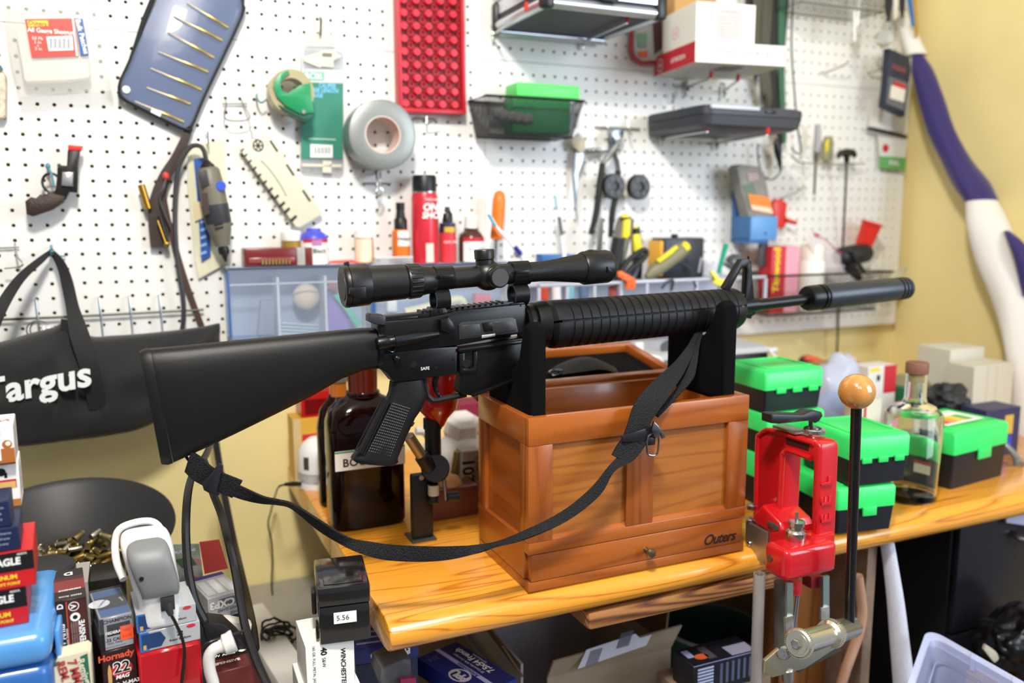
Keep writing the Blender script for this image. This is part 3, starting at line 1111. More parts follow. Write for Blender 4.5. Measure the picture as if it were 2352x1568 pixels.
def say_at(parent, s, x, y, Y, size_px, mat, rot=0, **k):
    p = at(x, y, Y)
    return letters(parent, s, wmat(parent, p, (1, 0, 0), (0, 0, 1)), size_px / pxm(p), mat, rot, **k)


def hook(x, y, reach=.05, up_=.012, label='', group=None, red=False):
    """single peg hook whose root is at pixel (x, y) on the board"""
    p = at(x, y, YB)
    mb = MB()
    mb.tube([p + V((0, .004, .012)), p + V((0, -.002, .011)), p + V((0, -.003, -.004)), p + V((0, -.006, -.008)), p + V((0, -reach, -.008)), p + V((0, -reach - .003, -.008 + up_))], .0015, 8)
    return one(mb, 'peg_hook', WIRE, label, 'hook', group)


# patch bag
pb = thing('patch_bag', 'clear bag of white cleaning patches with red and blue label, top left of the board', 'bag', at(140, 220, 1.67))
flat([(2, -20), (215, -20), (232, 30), (262, 208), (150, 214), (46, 223), (20, 110)], 1.640, .001, 'film', FILM, pb)
st = flat([(36, 70), (50, 66), (196, 58), (208, 172), (204, 180), (150, 186), (60, 189), (54, 182)], 1.646, .03, 'patch_stack', M('patch_white', '#f7f5ee', .85), pb, bev=.006)
Yl = 1.6385
lab = flat([(57, 44), (172, 42), (181, 128), (73, 132)], Yl, .0006, 'label_card', M('label_red', '#e2463c', .35), pb)
flat([(172, 42), (190, 43), (204, 128), (185, 128)], Yl, .0006, 'label_card', M('label_blue', '#2b5a9c', .35), pb)
flat([(165, 42), (169, 42), (179, 128), (175, 128)], Yl - .0006, .0006, 'label_stripe', white(), pb)
flat([(62, 47), (110, 47), (111, 60), (65, 61)], Yl - .0006, .0006, 'label_flash', M('label_yellow', '#f2cb2e', .4), pb)
flat([(106, 84), (166, 82), (169, 115), (112, 117)], Yl - .0006, .0006, 'barcode_field', white(), pb)
mb = MB()
for i in range(14):
    x = 115 + i * 3.4
    mb.prism([at(a, b, Yl - .001) for a, b in rect(x, 88, x + (1.2 if i % 3 else 2), 111)], (0, .0003, 0))
mb.build('barcode', M('print_navy', '#26345e', .5), pb)['kind'] = 'stuff'
say_at(pb, 'Outers', 86, 54, Yl - .001, 13, M('label_red', '#e2463c'), bold=.02)
say_at(pb, 'All Gauge Shotgun', 117, 72, Yl - .001, 14, white(), bold=.02, sx=.9)
for s, x, y, z in (('50 Pk', 86, 88, 10), ('3 in', 86, 97, 10), ('x', 87, 104, 8), ('3 in', 88, 112, 10)):
    say_at(pb, s, x, y, Yl - .001, z, white())
say_at(pb, 'Bulk Patches', 188, 84, Yl - .001, 15, white(), rot=-80, bold=.02)
pb2 = thing('parts_bag', 'clear bag with tan contents cut off at the left edge under patch bag', 'bag', at(-20, 270, 1.67))
flat([(-60, 140), (-4, 148), (14, 175), (14, 262), (8, 272), (-60, 275)], 1.655, .02, 'bag_content', M('tan_parts', '#cfc3ad', .7, var=.3, vs=90), pb2, bev=.006)
flat([(-60, 140), (2, 150), (8, 160), (-6, 168), (-60, 165)], 1.652, .002, 'header_card', M('header_teal', '#3d6470', .5), pb2)

# navy pouch with brass punches
NAVY = M('pouch_navy', '#28355c', .3, coat=.6)
pp = thing('punch_pouch', 'tilted navy vinyl pouch with black piping hanging on the board, holding brass punches', 'pouch', at(415, 200, 1.66))
out = [(378, -40), (300, 140), (279, 186), (277, 212), (292, 230), (424, 295), (440, 285), (470, 215), (552, 40), (556, 8), (540, -40)]
flat(out, 1.664, .006, 'pouch_back', NAVY, pp, bev=.001)
fo = [at(x, y, 1.656) for x, y in out]
MB().prism(fo, (0, .0008, 0)).build('clear_front', M('pouch_vinyl', '#a9bbdf', .10, alpha=.16, coat=1, bump=1.0, bs=10), pp)
MB().tube([p + V((0, .004, 0)) for p in fo], .0042, 8, smooth=4, closed=True).build('piping', M('piping_black', '#15151a', .6), pp)
MB().disc(at(290, 206, 1.6555), (0, -1, 0), .0065, .002, 20, bev=.0008).build('snap', M('snap_white', '#ece9e2', .3), pp)
flat([(349, 249), (371, 260), (368, 268), (346, 257)], 1.6545, .0008, 'care_tag', white(), pp)
BR = M('brass', '#ad9a62', .32, .9)
pn = [(430, 6, 524, 65), (398, 36, 511, 94), (385, 73, 492, 134), (364, 119, 478, 166), (346, 157, 463, 207), (337, 201, 438, 240), (310, 233, 423, 281)]
ordn = ['topmost', 'second from top', 'third from top', 'middle', 'third from bottom', 'second from bottom', 'lowest']
for (a, b, c, d), s in zip(pn, ordn):
    A, B = at(a, b, 1.6595), at(c, d, 1.6595)
    L = (B - A).length
    mb = MB().lathe([(.0018, 0), (.0030, L * .45), (.0044, L * .52), (.0044, L - .001), (.0036, L)], 12, axis_m(A, B))
    one(mb, 'brass_punch', BR, s + ' brass drift punch in the navy pouch', 'punch', 'brass punches in the navy pouch')

# toy revolver
rv = thing('toy_revolver', 'small black toy revolver with red muzzle hanging muzzle up on a peg', 'revolver', at(130, 420, 1.65))
BKP = M('toy_black', '#1b1916', .35)
flat([(155, 345), (184, 345), (180, 380), (178, 443), (160, 441), (150, 460), (120, 452), (128, 430), (131, 400), (131, 385), (137, 379), (153, 380)], 1.640, .018, 'frame', BKP, rv, bev=.003)
flat([(156, 332), (190, 335), (186, 346), (156, 345)], 1.638, .022, 'muzzle_tip', M('muzzle_red', '#d8342c', .4), rv, bev=.002)
flat([(141, 393), (170, 394), (168, 430), (139, 428)], 1.633, .026, 'cylinder', M('toy_chrome', '#c9c9c6', .25, .8, var=.2, vs=60), rv, bev=.006)
flat([(57, 462), (70, 452), (82, 455), (92, 446), (104, 448), (112, 440), (150, 450), (146, 465), (120, 482), (75, 497), (60, 492)], 1.636, .024, 'grip', M('grip_brown', '#33241c', .5, bump=.4, bs=300), rv, bev=.005)
c = at(118, 420, 1.65)
MB().tube([c + V((.0135 * cos(t * pi / 9), 0, .016 * sin(t * pi / 9))) for t in range(18)], .0022, 8, closed=True).build('trigger_guard', BKP, rv)
mb = MB()
mb.tube([at(110, 383, 1.684), at(110, 383, 1.66), at(118, 400, 1.645), at(124, 428, 1.64)], .002, 8, smooth=3)
mb.ball(at(110, 382, 1.655), .004, 8, 1, 1, 1.4)
one(mb, 'peg_hook', M('hook_teal', '#4b8896', .4), 'teal tipped peg hook through the toy revolver trigger guard', 'hook')

# brown leather sling with sheath, pens
lb = thing('leather_sling', 'dark brown leather sling hanging from behind the navy pouch down past the rotary tool', 'sling', at(400, 560, 1.66))
LEA = M('leather_brown', '#382a25', .6, bump=.2, bs=150)


def pix_ribbon(rows, Y, th, sm=5):
    return MB().ribbon([(at(a, b, Y), at(c, d, Y)) for a, b, c, d in rows], th, sm)


pix_ribbon([(428, 286, 444, 290), (412, 322, 432, 332), (392, 360, 414, 372), (366, 400, 392, 412), (345, 452, 380, 460), (340, 500, 385, 505), (346, 568, 388, 568)], 1.664, .002).build('broad_strap', LEA, lb)
pix_ribbon([(372, 455, 382, 452), (385, 520, 396, 518), (398, 580, 412, 576), (416, 640, 430, 636), (438, 700, 450, 694), (458, 752, 470, 748)], 1.670, .0018).build('thin_strap', M('leather_red', '#4a3029', .6), lb)
GLD = M('pen_gold', '#b58b33', .3, .9)
mb = MB().cyl(at(324, 424, 1.655), at(341, 480, 1.655), .0062, n=12, bev=.001)
one(mb, 'brass_pen', GLD, 'brass barrelled pen sticking out at the left of the leather sling', 'pen')
pe = thing('slim_pen', 'slim black and gold pen clipped to the lower end of the leather sling', 'pen', at(378, 560, 1.655))
MB().cyl(at(366, 496, 1.652), at(384, 556, 1.652), .0048, n=12, bev=.001).build('barrel', BKP, pe)
MB().cyl(at(362, 506, 1.6465), at(381, 560, 1.6465), .0014, n=8).build('pocket_clip', GLD, pe)
MB().ball(at(383, 560, 1.652), .0055, 8).build('cap_end', GLD, pe)
mb = MB()
mb.tube([at(381, 412, 1.65), at(376, 430, 1.645), at(366, 455, 1.645), at(377, 490, 1.65), at(390, 520, 1.655)], .0022, 8, smooth=4)
mb2 = thing('wire_tool', 'small wire tool with red ball tip hooked over the leather sling', 'tool', at(380, 500, 1.655))
mb.build('wire', M('steel_dark', '#5b5a58', .35, .9), mb2)
MB().ball(at(381, 404, 1.65), .0055, 10, 1, 1, 1.3).build('red_tip', M('tip_red', '#d93a35', .4), mb2)

# blister card with blue strip, rotary tool
bc = thing('blade_blister', 'clear narrow blister pack with blue saw strip behind the rotary tool', 'package', at(480, 630, 1.67))
flat([(432, 334), (516, 322), (522, 604), (456, 640), (449, 600), (430, 420)], 1.671, .004, 'backing', M('card_pale', '#d6d3b6', .5), bc)
flat([(445, 365), (468, 362), (480, 500), (484, 588), (463, 602), (452, 440)], 1.667, .004, 'blue_strip', M('strip_blue', '#2e55a0', .35), bc)
for i in range(5):
    y = 508 + i * 18
    flat([(460, y), (474, y - 5), (475, y + 1), (461, y + 6)], 1.6655, .0015, 'window_notch', M('notch_pale', '#8fb0dc', .4), bc)
flat([(444, 464), (462, 462), (468, 500), (448, 508)], 1.6655, .001, 'price_sticker', M('sticker_cream', '#d9c9a2', .6), bc)
rt = thing('rotary_tool', 'grey and black electric rotary tool hanging nose down with its cord', 'power tool', at(510, 600, 1.64))
OLV, BKB = M('tool_olive', '#6e6a5c', .45), M('tool_charcoal', '#35353a', .45)
tA, tB = (474, 368), (519, 602)


def tl(prof, nm, mat, sx=1):
    A, B = at(*tA, 1.636), at(*tB, 1.636)
    L = (B - A).length
    k = L / (602 - 368)
    return MB().lathe([(h / 1290, (y - 368) * k) for y, h in prof], 24, axis_m(A, B)).build(nm, mat, rt)


tl([(366, 4), (372, 9), (380, 16), (384, 16), (384, 0)], 'cord_boot', BKP)
tl([(384, 0), (384, 20), (390, 25), (430, 29), (468, 29.5), (468, 0)], 'motor_housing', OLV)
tl([(468, 0), (468, 30.5), (510, 30), (512, 29), (512, 0)], 'rubber_band', BKB)
tl([(512, 0), (512, 29), (530, 26), (548, 20), (564, 17), (566, 0)], 'nose_housing', OLV)
tl([(566, 0), (566, 12), (574, 13), (582, 12), (586, 7), (592, 5), (600, 3), (603, 0)], 'collet', BKP)
MB().disc(at(508, 427, 1.615), (0, -1, 0), .0085, .002, 20, bev=.0006).build('blue_badge', M('badge_blue', '#3356c8', .4), rt)
flat([(456, 392), (474, 390), (482, 425), (464, 430)], 1.613, .004, 'switch', BKB, rt, bev=.001)
flat([(462, 445), (476, 442), (482, 490), (470, 495)], 1.6125, .003, 'rating_plate', M('plate_dark', '#3a2a24', .5), rt)
flat([(492, 515), (512, 511), (512, 515), (492, 519)], 1.613, .002, 'vent_slot', BKP, rt)
flat([(494, 523), (513, 519), (513, 523), (494, 527)], 1.613, .002, 'vent_slot', BKP, rt)
MB().tube([at(x, y, Y) for x, y, Y in ((474, 370, 1.636), (468, 345, 1.635), (455, 334, 1.64), (435, 340, 1.645), (412, 378, 1.65), (403, 440, 1.655), (402, 520, 1.655), (408, 600, 1.655), (420, 680, 1.655), (421, 735, 1.66), (413, 800, 1.668), (425, 870, 1.668), (470, 930, 1.66), (492, 1010, 1.62))], .0042, 8, smooth=6).build('power_cord', M('cord_grey', '#3c3b3d', .5), rt)
hook(474, 322, .035, .02, 'peg hook with blue tip above the rotary tool cord')

# cream slotted gauge plate
gp_ = thing('gauge_plate', 'cream plastic plate with rows of black slots hanging at a slant', 'gauge', at(640, 520, 1.67))
MB().tube([at(577, 290, 1.683), at(577, 296, 1.66), at(590, 318, 1.655)], .0014, 6).build('hanging_wire', WIRE, gp_)
flat([(549, 340), (552, 336), (610, 303), (618, 308), (741, 486), (740, 492), (690, 522), (680, 520)], 1.660, .006, 'plate', M('plate_cream', '#d6d2ba', .5), gp_, bev=.001)
SLT = M('slot_dark', '#24221e', .6)
for a, b in ((148, 900), (168, 932), (192, 970), (220, 1012), (248, 1055), (280, 1097), (315, 1140), (350, 1185), (386, 1228), (415, 1265), (455, 1312)):
    x, y = 500 + a / 2.6133, b / 2.6133
    s = .55 + .45 * (b - 900) / 412
    flat([(x - 9 * s, y + 3 * s), (x + 5 * s, y - 9 * s), (x + 9 * s, y - 4 * s), (x - 4 * s, y + 9 * s)], 1.6595, .0008, 'slot', SLT, gp_)
for a, b in ((336, 877), (434, 1020), (532, 1175)):
    x, y = 500 + a / 2.6133, b / 2.6133
    flat([(x - 10, y - 12), (x - 6, y - 14), (x + 11, y + 11), (x + 7, y + 14)], 1.6595, .0008, 'slot', SLT, gp_)
c = at(593, 334, 1.6593)
mb = MB()
mb.tube([c + V((.009 * cos(t * pi / 8), 0, .010 * sin(t * pi / 8))) for t in range(16)], .0012, 6, closed=True)
mb.build('round_emblem', SLT, gp_)
mb = MB()
for k in range(3):
    t = k * pi / 3
    mb.tube([c + V((.008 * cos(t), -.0002, .009 * sin(t))), c - V((.008 * cos(t), .0002, .009 * sin(t)))], .0011, 6)
mb.build('emblem_spoke', SLT, gp_)['kind'] = 'stuff'
MB().tube([at(x, y, 1.6595) for x, y in ((600, 368), (622, 392), (645, 425), (658, 450))], .0012, 6, smooth=4).build('curved_scale', M('print_grey', '#a5a393', .6), gp_)

# tape dispenser
td = thing('tape_dispenser', 'green hand tape dispenser with clear tape roll hanging left of the green blister', 'dispenser', at(670, 280, 1.64))
GRN = M('plastic_green', '#1d8c57', .35)
cA = at(662, 217, 1.66)
mt = axis_m(cA, cA + V((0, -1, 0)))
MB().lathe([(.024, 0), (.040, 0), (.040, .042), (.024, .042), (.024, 0)], 36, mt).build('tape_roll', M('tape_amber', '#b9ad86', .25, alpha=.85), td)
flat([(628, 200), (632, 182), (645, 167), (662, 161), (666, 168), (652, 178), (644, 192), (648, 208), (660, 214), (690, 195), (713, 190), (716, 225), (722, 258), (690, 262), (655, 242), (636, 222)], 1.612, .004, 'side_plate', GRN, td, bev=.001)
flat([(640, 240), (655, 246), (690, 264), (720, 260), (718, 268), (707, 282), (680, 268), (648, 252)], 1.614, .036, 'blade_housing', M('plastic_green_dark', '#14523a', .35), td, bev=.002)
MB().disc(at(697, 257, 1.612), (0, -1, 0), .004, .003, 14, bev=.0005).build('rivet', WIRE, td)

# green length-gauge blister
bp_ = thing('gauge_blister', 'tall green and clear blister pack with calliper hanging beside the duct tape', 'package', at(740, 398, 1.665))
flat([(704, 75), (765, 78), (768, 108), (702, 106)], 1.674, .001, 'hang_tab', M('tab_clear', '#e8e7d8', .3, alpha=.55), bp_)
flat([(691, 112), (700, 106), (784, 112), (790, 120), (789, 392), (782, 401), (697, 396), (691, 388)], 1.668, .006, 'clear_shell', CLR, bp_, bev=.001)
flat([(694, 188), (788, 191), (787, 364), (692, 364)], 1.6665, .001, 'green_card', M('card_green', '#2f806b', .45), bp_)
flat([(694, 158), (788, 161), (788, 192), (694, 189)], 1.6665, .001, 'grey_header', M('card_grey', '#c9cac8', .45), bp_)
flat([(697, 165), (744, 166), (744, 184), (697, 183)], 1.6655, .0008, 'brand_patch', M('card_mint', '#2cc28d', .45), bp_)
say_at(bp_, 'RCBS', 720.5, 175, 1.665, 17, white(), bold=.03)
LB = M('print_sky', '#7cc6ef', .5)
for s, x, y in (('CALIPER', 752, 197), ('CASE LENGTH', 744, 208), ('GAUGE', 724, 219)):
    say_at(bp_, s, x, y, 1.665, 13.5, LB, bold=.03, sx=.78)
flat([(713, 331), (764, 333), (764, 362), (713, 361)], 1.6655, .0008, 'barcode_sticker', white(), bp_)
mb = MB()
for i in range(9):
    x = 722 + i * 4.2
    mb.prism([at(a, b, 1.665) for a, b in rect(x, 338, x + (1.5 if i % 2 else 2.4), 353)], (0, .0003, 0))
mb.build('barcode', M('print_grey2', '#6b7f78', .5), bp_)['kind'] = 'stuff'
flat([(709, 317), (771, 319), (771, 322), (709, 320)], 1.6655, .0008, 'small_print', M('print_pale', '#a9cdbd', .5), bp_)
CRM = M('gauge_cream', '#dad5be', .5)
flat([(695, 131), (742, 117), (768, 119), (785, 130), (766, 138), (766, 155), (740, 152), (735, 155), (700, 141)], 1.6655, .003, 'calliper_jaws', CRM, bp_)
flat([(740, 121), (763, 122), (763, 131), (740, 130)], 1.6648, .001, 'calliper_window', M('slot_grey', '#777466', .5), bp_)
flat([(694, 376), (785, 378), (785, 384), (694, 382)], 1.6655, .003, 'calliper_beam', CRM, bp_)
flat([(742, 369), (762, 370), (761, 397), (741, 396)], 1.6655, .004, 'calliper_slide', CRM, bp_)
mb = MB()
mb.tube([at(736, 40, 1.684), at(736, 41, 1.655), at(738, 48, 1.652), at(735, 82, 1.668)], .0022, 8, smooth=3)
one(mb, 'peg_hook', M('hook_brass', '#8f8d6a', .4, .8), 'brassy peg hook holding the hang tab of the green blister', 'hook')

# duct tape
dt = thing('duct_tape', 'roll of silver duct tape hung on the board right of the green blister', 'tape', at(870, 395, 1.64))
c = at(880, 309, 1.607)
mt = axis_m(c, c + V((0, 1, 0)))
R = 79 / pxm(c)
MB().lathe([(R * .535, .001), (R * .94, 0), (R, .002), (R, .052), (R * .94, .054), (R * .535, .053)], 56, mt, cap=False).build('tape', M('tape_silver', '#8f938f', .38, .45, bump=.05, bs=400), dt)
MB().lathe([(R * .535, .001), (R * .50, .001), (R * .50, .053), (R * .535, .053)], 56, mt, cap=False).build('core', M('core_card', '#d9bfb4', .8), dt)
mb = MB()
mb.tube([at(865, 398, 1.684), at(865, 400, 1.64), at(866, 415, 1.63), at(866, 425, 1.63)], .002, 8)
mb.tube([at(835, 421, 1.672), at(898, 421, 1.672)], .0018, 8)
mb.tube([at(873, 395, 1.64), at(873, 425, 1.63), at(862, 440, 1.625), at(872, 450, 1.63), at(880, 438, 1.635), at(868, 428, 1.64)], .0018, 8, smooth=3)
one(mb, 'double_hook', WIRE, 'zinc wire hook with cross bar below the duct tape roll', 'hook')

# red tray with caps
tr = thing('cartridge_tray', 'red plastic tray of capped cartridge holes, upright on the board at top', 'tray', at(990, 262, 1.66))
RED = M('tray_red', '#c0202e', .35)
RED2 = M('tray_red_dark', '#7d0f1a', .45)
Yt = 1.648
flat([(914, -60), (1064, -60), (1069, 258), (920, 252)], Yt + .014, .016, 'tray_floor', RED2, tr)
for q in ([(911, -60), (919, -60), (926, 254), (918, 256)], [(1058, -60), (1066, -60), (1072, 260), (1064, 260)], [(918, 247), (1066, 252), (1072, 262), (918, 257)]):
    flat(q, Yt, .0305, 'tray_rim', RED, tr, bev=.0015)
cap0 = cup0 = None
for i in range(10):
    for j in range(5):
        y = -30 + i * 29.7
        x = 925.5 + j * 28.4 + i * .65
        y2 = y + j * 1.0
        p = at(x, y2, Yt + .004)
        if cap0 is None:
            cap0 = MB().lathe([(.0074, 0), (.0074, .011), (.0064, .0125), (0, .0125)], 16, Matrix.Rotation(radians(90), 4, 'X')).build('bullet_cap', M('cap_red', '#e23347', .35), tr, local=True)
            o = cap0
        else:
            o = cap0.copy()
            COL.objects.link(o)
            o.parent = tr
        o.location = WM[tr.name].inverted() @ (p + V((0, .0085, 0)))
        if i < 9 or True:
            p = at(x + 15.5, y2 + 15.2, Yt + .008)
            if y2 + 15 > 245:
                continue
            if cup0 is None:
                cup0 = MB().lathe([(.0045, 0), (.0045, .004), (.0063, .004), (.0063, 0), (.0045, 0)], 16, Matrix.Rotation(radians(90), 4, 'X')).build('empty_cup', RED, tr, local=True)
                o = cup0
            else:
                o = cup0.copy()
                COL.objects.link(o)
                o.parent = tr
            o.location = WM[tr.name].inverted() @ (p + V((0, .006, 0)))
mb = MB()
mb.tube([at(950, 272, 1.674), at(1000, 274, 1.674)], .0022, 8)
mb.tube([at(980, 264, 1.66), at(980, 284, 1.655)], .002, 8)
mb.tube([at(980, 286, 1.655), at(1010, 268, 1.64)], .0018, 8)
one(mb, 'double_hook', WIRE, 'zinc wire hook with cross bar under the red tray', 'hook')

# loose empty wire hooks
mb = MB()
mb.tube([at(510, 238, 1.673), at(568, 238, 1.673)], .0014, 6)
mb.tube([at(519, 225, 1.684), at(519, 240, 1.67), at(514, 262, 1.66), at(524, 276, 1.65), at(560, 277, 1.65), at(574, 268, 1.655), at(560, 242, 1.67), at(553, 225, 1.684)], .0014, 6, smooth=3)
one(mb, 'loop_hook', WIRE, 'empty thin wire loop hook right of the navy pouch', 'hook')
mb = MB()
mb.tube([at(-20, 570, 1.673), at(44, 567, 1.673)], .0016, 6)
mb.tube([at(34, 555, 1.684), at(36, 572, 1.67), at(40, 590, 1.66), at(52, 604, 1.65), at(46, 612, 1.65), at(10, 616, 1.65)], .0016, 6, smooth=3)
one(mb, 'loop_hook', WIRE, 'empty wire loop hook at the left edge above the black bag strap', 'hook')
mb = MB()
mb.tube([at(590, 215, 1.684), at(590, 225, 1.66), at(600, 236, 1.65), at(612, 228, 1.65)], .0018, 6, smooth=3)
one(mb, 'peg_hook', M('hook_teal', '#4b8896', .4), 'teal tipped wire hook left of the green tape dispenser', 'hook')

# wire rail with hooks under the board
wr = thing('wire_rail', 'dark wire rod with small zinc hooks on the board behind the black bag', 'rail', at(240, 725, 1.66))
MB().tube([at(-60, 736, 1.668), at(120, 729, 1.668), at(300, 720, 1.668), at(468, 711, 1.668)], .0022, 8, smooth=2).build('rod', DKW, wr)
h0 = None
for x, y in ((83, 692), (228, 687), (297, 685), (366, 682)):
    mb = MB()
    p = at(x, y, 1.672)
    mb.tube([p + V((0, .012, .0)), p + V((0, -.003, .002)), p + V((.001, -.006, -.03)), p + V((.002, -.008, -.065)), p + V((.002, -.02, -.07))], .0020, 8, smooth=2)
    mb.build('rail_hook', WIRE, wr)
mb = MB()
for r, k in ((.0165, 0), (.0150, .004), (.0135, -.003)):
    c = at(86, 758, 1.65) + V((k, 0, 0))
    mb.tube([c + V((r * cos(t * pi / 10), .003 * sin(t * pi / 5), r * sin(t * pi / 10))) for t in range(20)], .0012, 6, closed=True)
one(mb, 'wire_ring', WIRE, 'coiled wire ring hanging from the rail hook at left', 'ring')

# black bag with handles
tbag = thing('carry_bag', 'long black fabric carry bag with white lettering hanging by two handles', 'bag', at(240, 1000, 1.60))
CLO = M('bag_black', '#18181a', .8, bump=.35, bs=500, sheen=.2)
rows = [(-160, 810, 1010, .05), (-60, 800, 1022, .06), (0, 786, 1021, .062), (60, 768, 1019, .064), (120, 752, 1012, .064), (150, 742, 1008, .06), (205, 772, 1002, .06), (260, 771, 994, .058), (320, 767, 982, .052), (380, 761, 952, .046), (430, 755, 910, .038), (470, 749, 868, .030), (500, 742, 838, .018), (505, 743, 834, .008)]
rings = []
for x, yt, yb, th in rows:
    a, b = at(x, yt, 1.605), at(x, yb, 1.605)
    n = 40
    r = []
    for k in range(n):
        t = 2 * pi * k / n
        u = .5 - .5 * cos(t)              # 0 top 1 bottom
        z = a.lerp(b, u)
        dy = (abs(sin(t)) ** .6) * th * (1 if t < pi else -.7)
        wr_ = .006 * sin(x * .045 + u * 9) * sin(pi * u) + .004 * sin(x * .11 - u * 14) * sin(pi * u)
        r.append(z + V((0, -dy + (wr_ if t < pi else 0), 0)))
    rings.append(r)


def densify(rings, k):
    out = []
    n = len(rings[0])
    cols = [spline([r[i] for r in rings], k) for i in range(n)]
    return [[c[j] for c in cols] for j in range(len(cols[0]))]


MB().loft(densify(rings, 4)).build('bag_body', CLO, tbag, smooth=60)
STR = M('strap_black', '#1c1c1e', .75, bump=.2, bs=700)
Ys = 1.555
MB().ribbon([(at(-40, 770, 1.55), at(-10, 775, 1.55)), (at(-5, 690, 1.56), at(20, 705, 1.56)), (at(40, 630, 1.60), at(56, 645, 1.60)), (at(90, 590, 1.64), at(104, 598, 1.64)), (at(116, 572, 1.655), at(119, 582, 1.655))], .0015, 5).build('handle', STR, tbag)
MB().ribbon([(at(117, 582, 1.655), at(120, 571, 1.655)), (at(134, 620, 1.64), at(146, 598, 1.64)), (at(143, 660, 1.61), at(165, 640, 1.61)), (at(152, 710, 1.57), at(182, 705, 1.57)), (at(160, 770, 1.545), at(205, 765, 1.545)), (at(185, 850, 1.536), at(230, 850, 1.536)), (at(205, 940, 1.55), at(245, 940, 1.55))], .0015, 5).build('handle', STR, tbag)
flat([(140, 732), (155, 735), (160, 760), (146, 778), (138, 765)], 1.57, .004, 'zip_flap', STR, tbag)
ll = letters(tbag, 'Targus', wmat(tbag, at(80, 884, 1.5345), (1, -.12, .16), (-.1, 0, 1)), .0585, M('logo_white', '#eef0f0', .6), bold=.028, shear=.18, space=1.02)
MB().disc(at(162, 861, 1.534), (0, -1, 0), .003, .0006, 12).build('logo_dot', MATS['logo_white'], tbag)
mb = MB()
mb.tube([at(118, 563, 1.684), at(118, 571, 1.66), at(119, 584, 1.645), at(121, 576, 1.635)], .0022, 8, smooth=3)
mb.tube([at(112, 588, 1.672), at(150, 588, 1.672)], .0016, 8)
one(mb, 'peg_hook', M('hook_teal', '#4b8896', .4), 'teal tipped double hook carrying the black bag handles', 'hook')
# ================================================================ right half of the board
RTIP = M('rubber_red', '#c8302c', .5)


def bracket(x0, y0, x1, y1, label, Y0=1.676, Yd=None):
    a = at(x0, y0, Y0)
    b = atz(x1, y1, a.z)
    t = thing('shelf_hook', label, 'hook', a, None, 'red tipped hooks carrying cases')
    MB().tube([a + V((0, .006, .02)), a + V((0, -.004, .018)), a + V((0, -.006, -.015)), a + V((0, -.012, -.003)), a, b], .0026, 8).build('wire', WIRE, t)
    MB().tube([b, b + V((0, -.003, .014))], .0038, 8).build('rubber_tip', RTIP, t)
    return t


# aluminium case
a = at(1128, 74, 1.676)
fl, fr = atz(1217, 11, a.z), atz(1511, 41, a.z)
br_ = atz(1404, 95, a.z)
W_, D_ = fr.x - fl.x, 1.676 - (fl.y + fr.y) / 2
D_ = min(max(D_, .18), .34)
ac = thing('aluminium_case', 'aluminium tool case with black panels and silver edges on hooks at the top', 'case', (a.x, 1.676 - D_, a.z))
ALC, PNL = M('aluminium', '#c7cbd4', .28, .85), M('case_panel', '#2b2d33', .5)
H_ = .16
MB().box(.006, .006, .004, W_ - .006, D_ - .003, H_).build('shell', PNL, ac, local=True)
MB().box(.0045, .02, .03, .006, D_ - .02, H_ - .02).build('side_panel', ALC, ac, local=True)
for z in (.0, .052):
    MB().tube([(.010, .010, z + .010), (W_ - .010, .010, z + .010)], .0105, 12).build('edge_rail', ALC, ac, local=True)
    MB().tube([(.010, .010, z + .010), (.010, D_ - .012, z + .010)], .0105, 12).build('edge_rail', ALC, ac, local=True)
    MB().tube([(W_ - .010, .010, z + .010), (W_ - .010, D_ - .012, z + .010)], .0105, 12).build('edge_rail', ALC, ac, local=True)
MB().box(.02, .0, .024, W_ - .02, .006, .05).build('front_band', ALC, ac, local=True)
for x, y in ((.006, .004), (W_ - .02, .004), (.006, D_ - .02)):
    MB().box(x - .008, y - .006, -.002, x + .018, y + .018, .055, bev=.007).build('corner_cap', BKP, ac, local=True)
MB().box(W_ * .5 - .018, -.010, .02, W_ * .5 + .018, .004, .06, bev=.003).build('latch', BKP, ac, local=True)
MB().tube([(.012, D_ - .014, .0), (W_ - .012, D_ - .014, .0)], .009, 10).build('edge_rail', ALC, ac, local=True)
bracket(1130, 82, 1208, 24, 'left red tipped hook under the aluminium case')
bracket(1336, 98, 1440, 52, 'right red tipped hook under the aluminium case')

# red-edged clear pack behind the cartons
ck = thing('tool_blister', 'clear blister pack with red edge and small tools left of the red and white carton', 'package', at(1490, 150, 1.66))
flat([(1452, 40), (1528, -40), (1534, 120), (1520, 147), (1475, 147), (1456, 135), (1449, 115)], 1.664, .012, 'red_tray', M('tray_pinkred', '#c9454c', .4), ck, bev=.003)
flat([(1460, 50), (1520, -30), (1524, 110), (1514, 138), (1478, 139), (1463, 128), (1458, 112)], 1.655, .009, 'clear_bubble', M('bubble_grey', '#b9bcbb', .3), ck, bev=.003)
flat([(1500, 30), (1518, 10), (1522, 110), (1504, 125)], 1.652, .003, 'dark_tool', M('tool_maroon', '#5b3a3c', .5), ck)
flat([(1466, 118), (1488, 116), (1487, 132), (1468, 130)], 1.652, .003, 'orange_bit', M('bit_orange', '#d8643c', .5), ck)
flat([(1464, 78), (1486, 74), (1486, 108), (1466, 108)], 1.652, .003, 'green_bit', M('bit_green', '#79a38c', .5), ck)

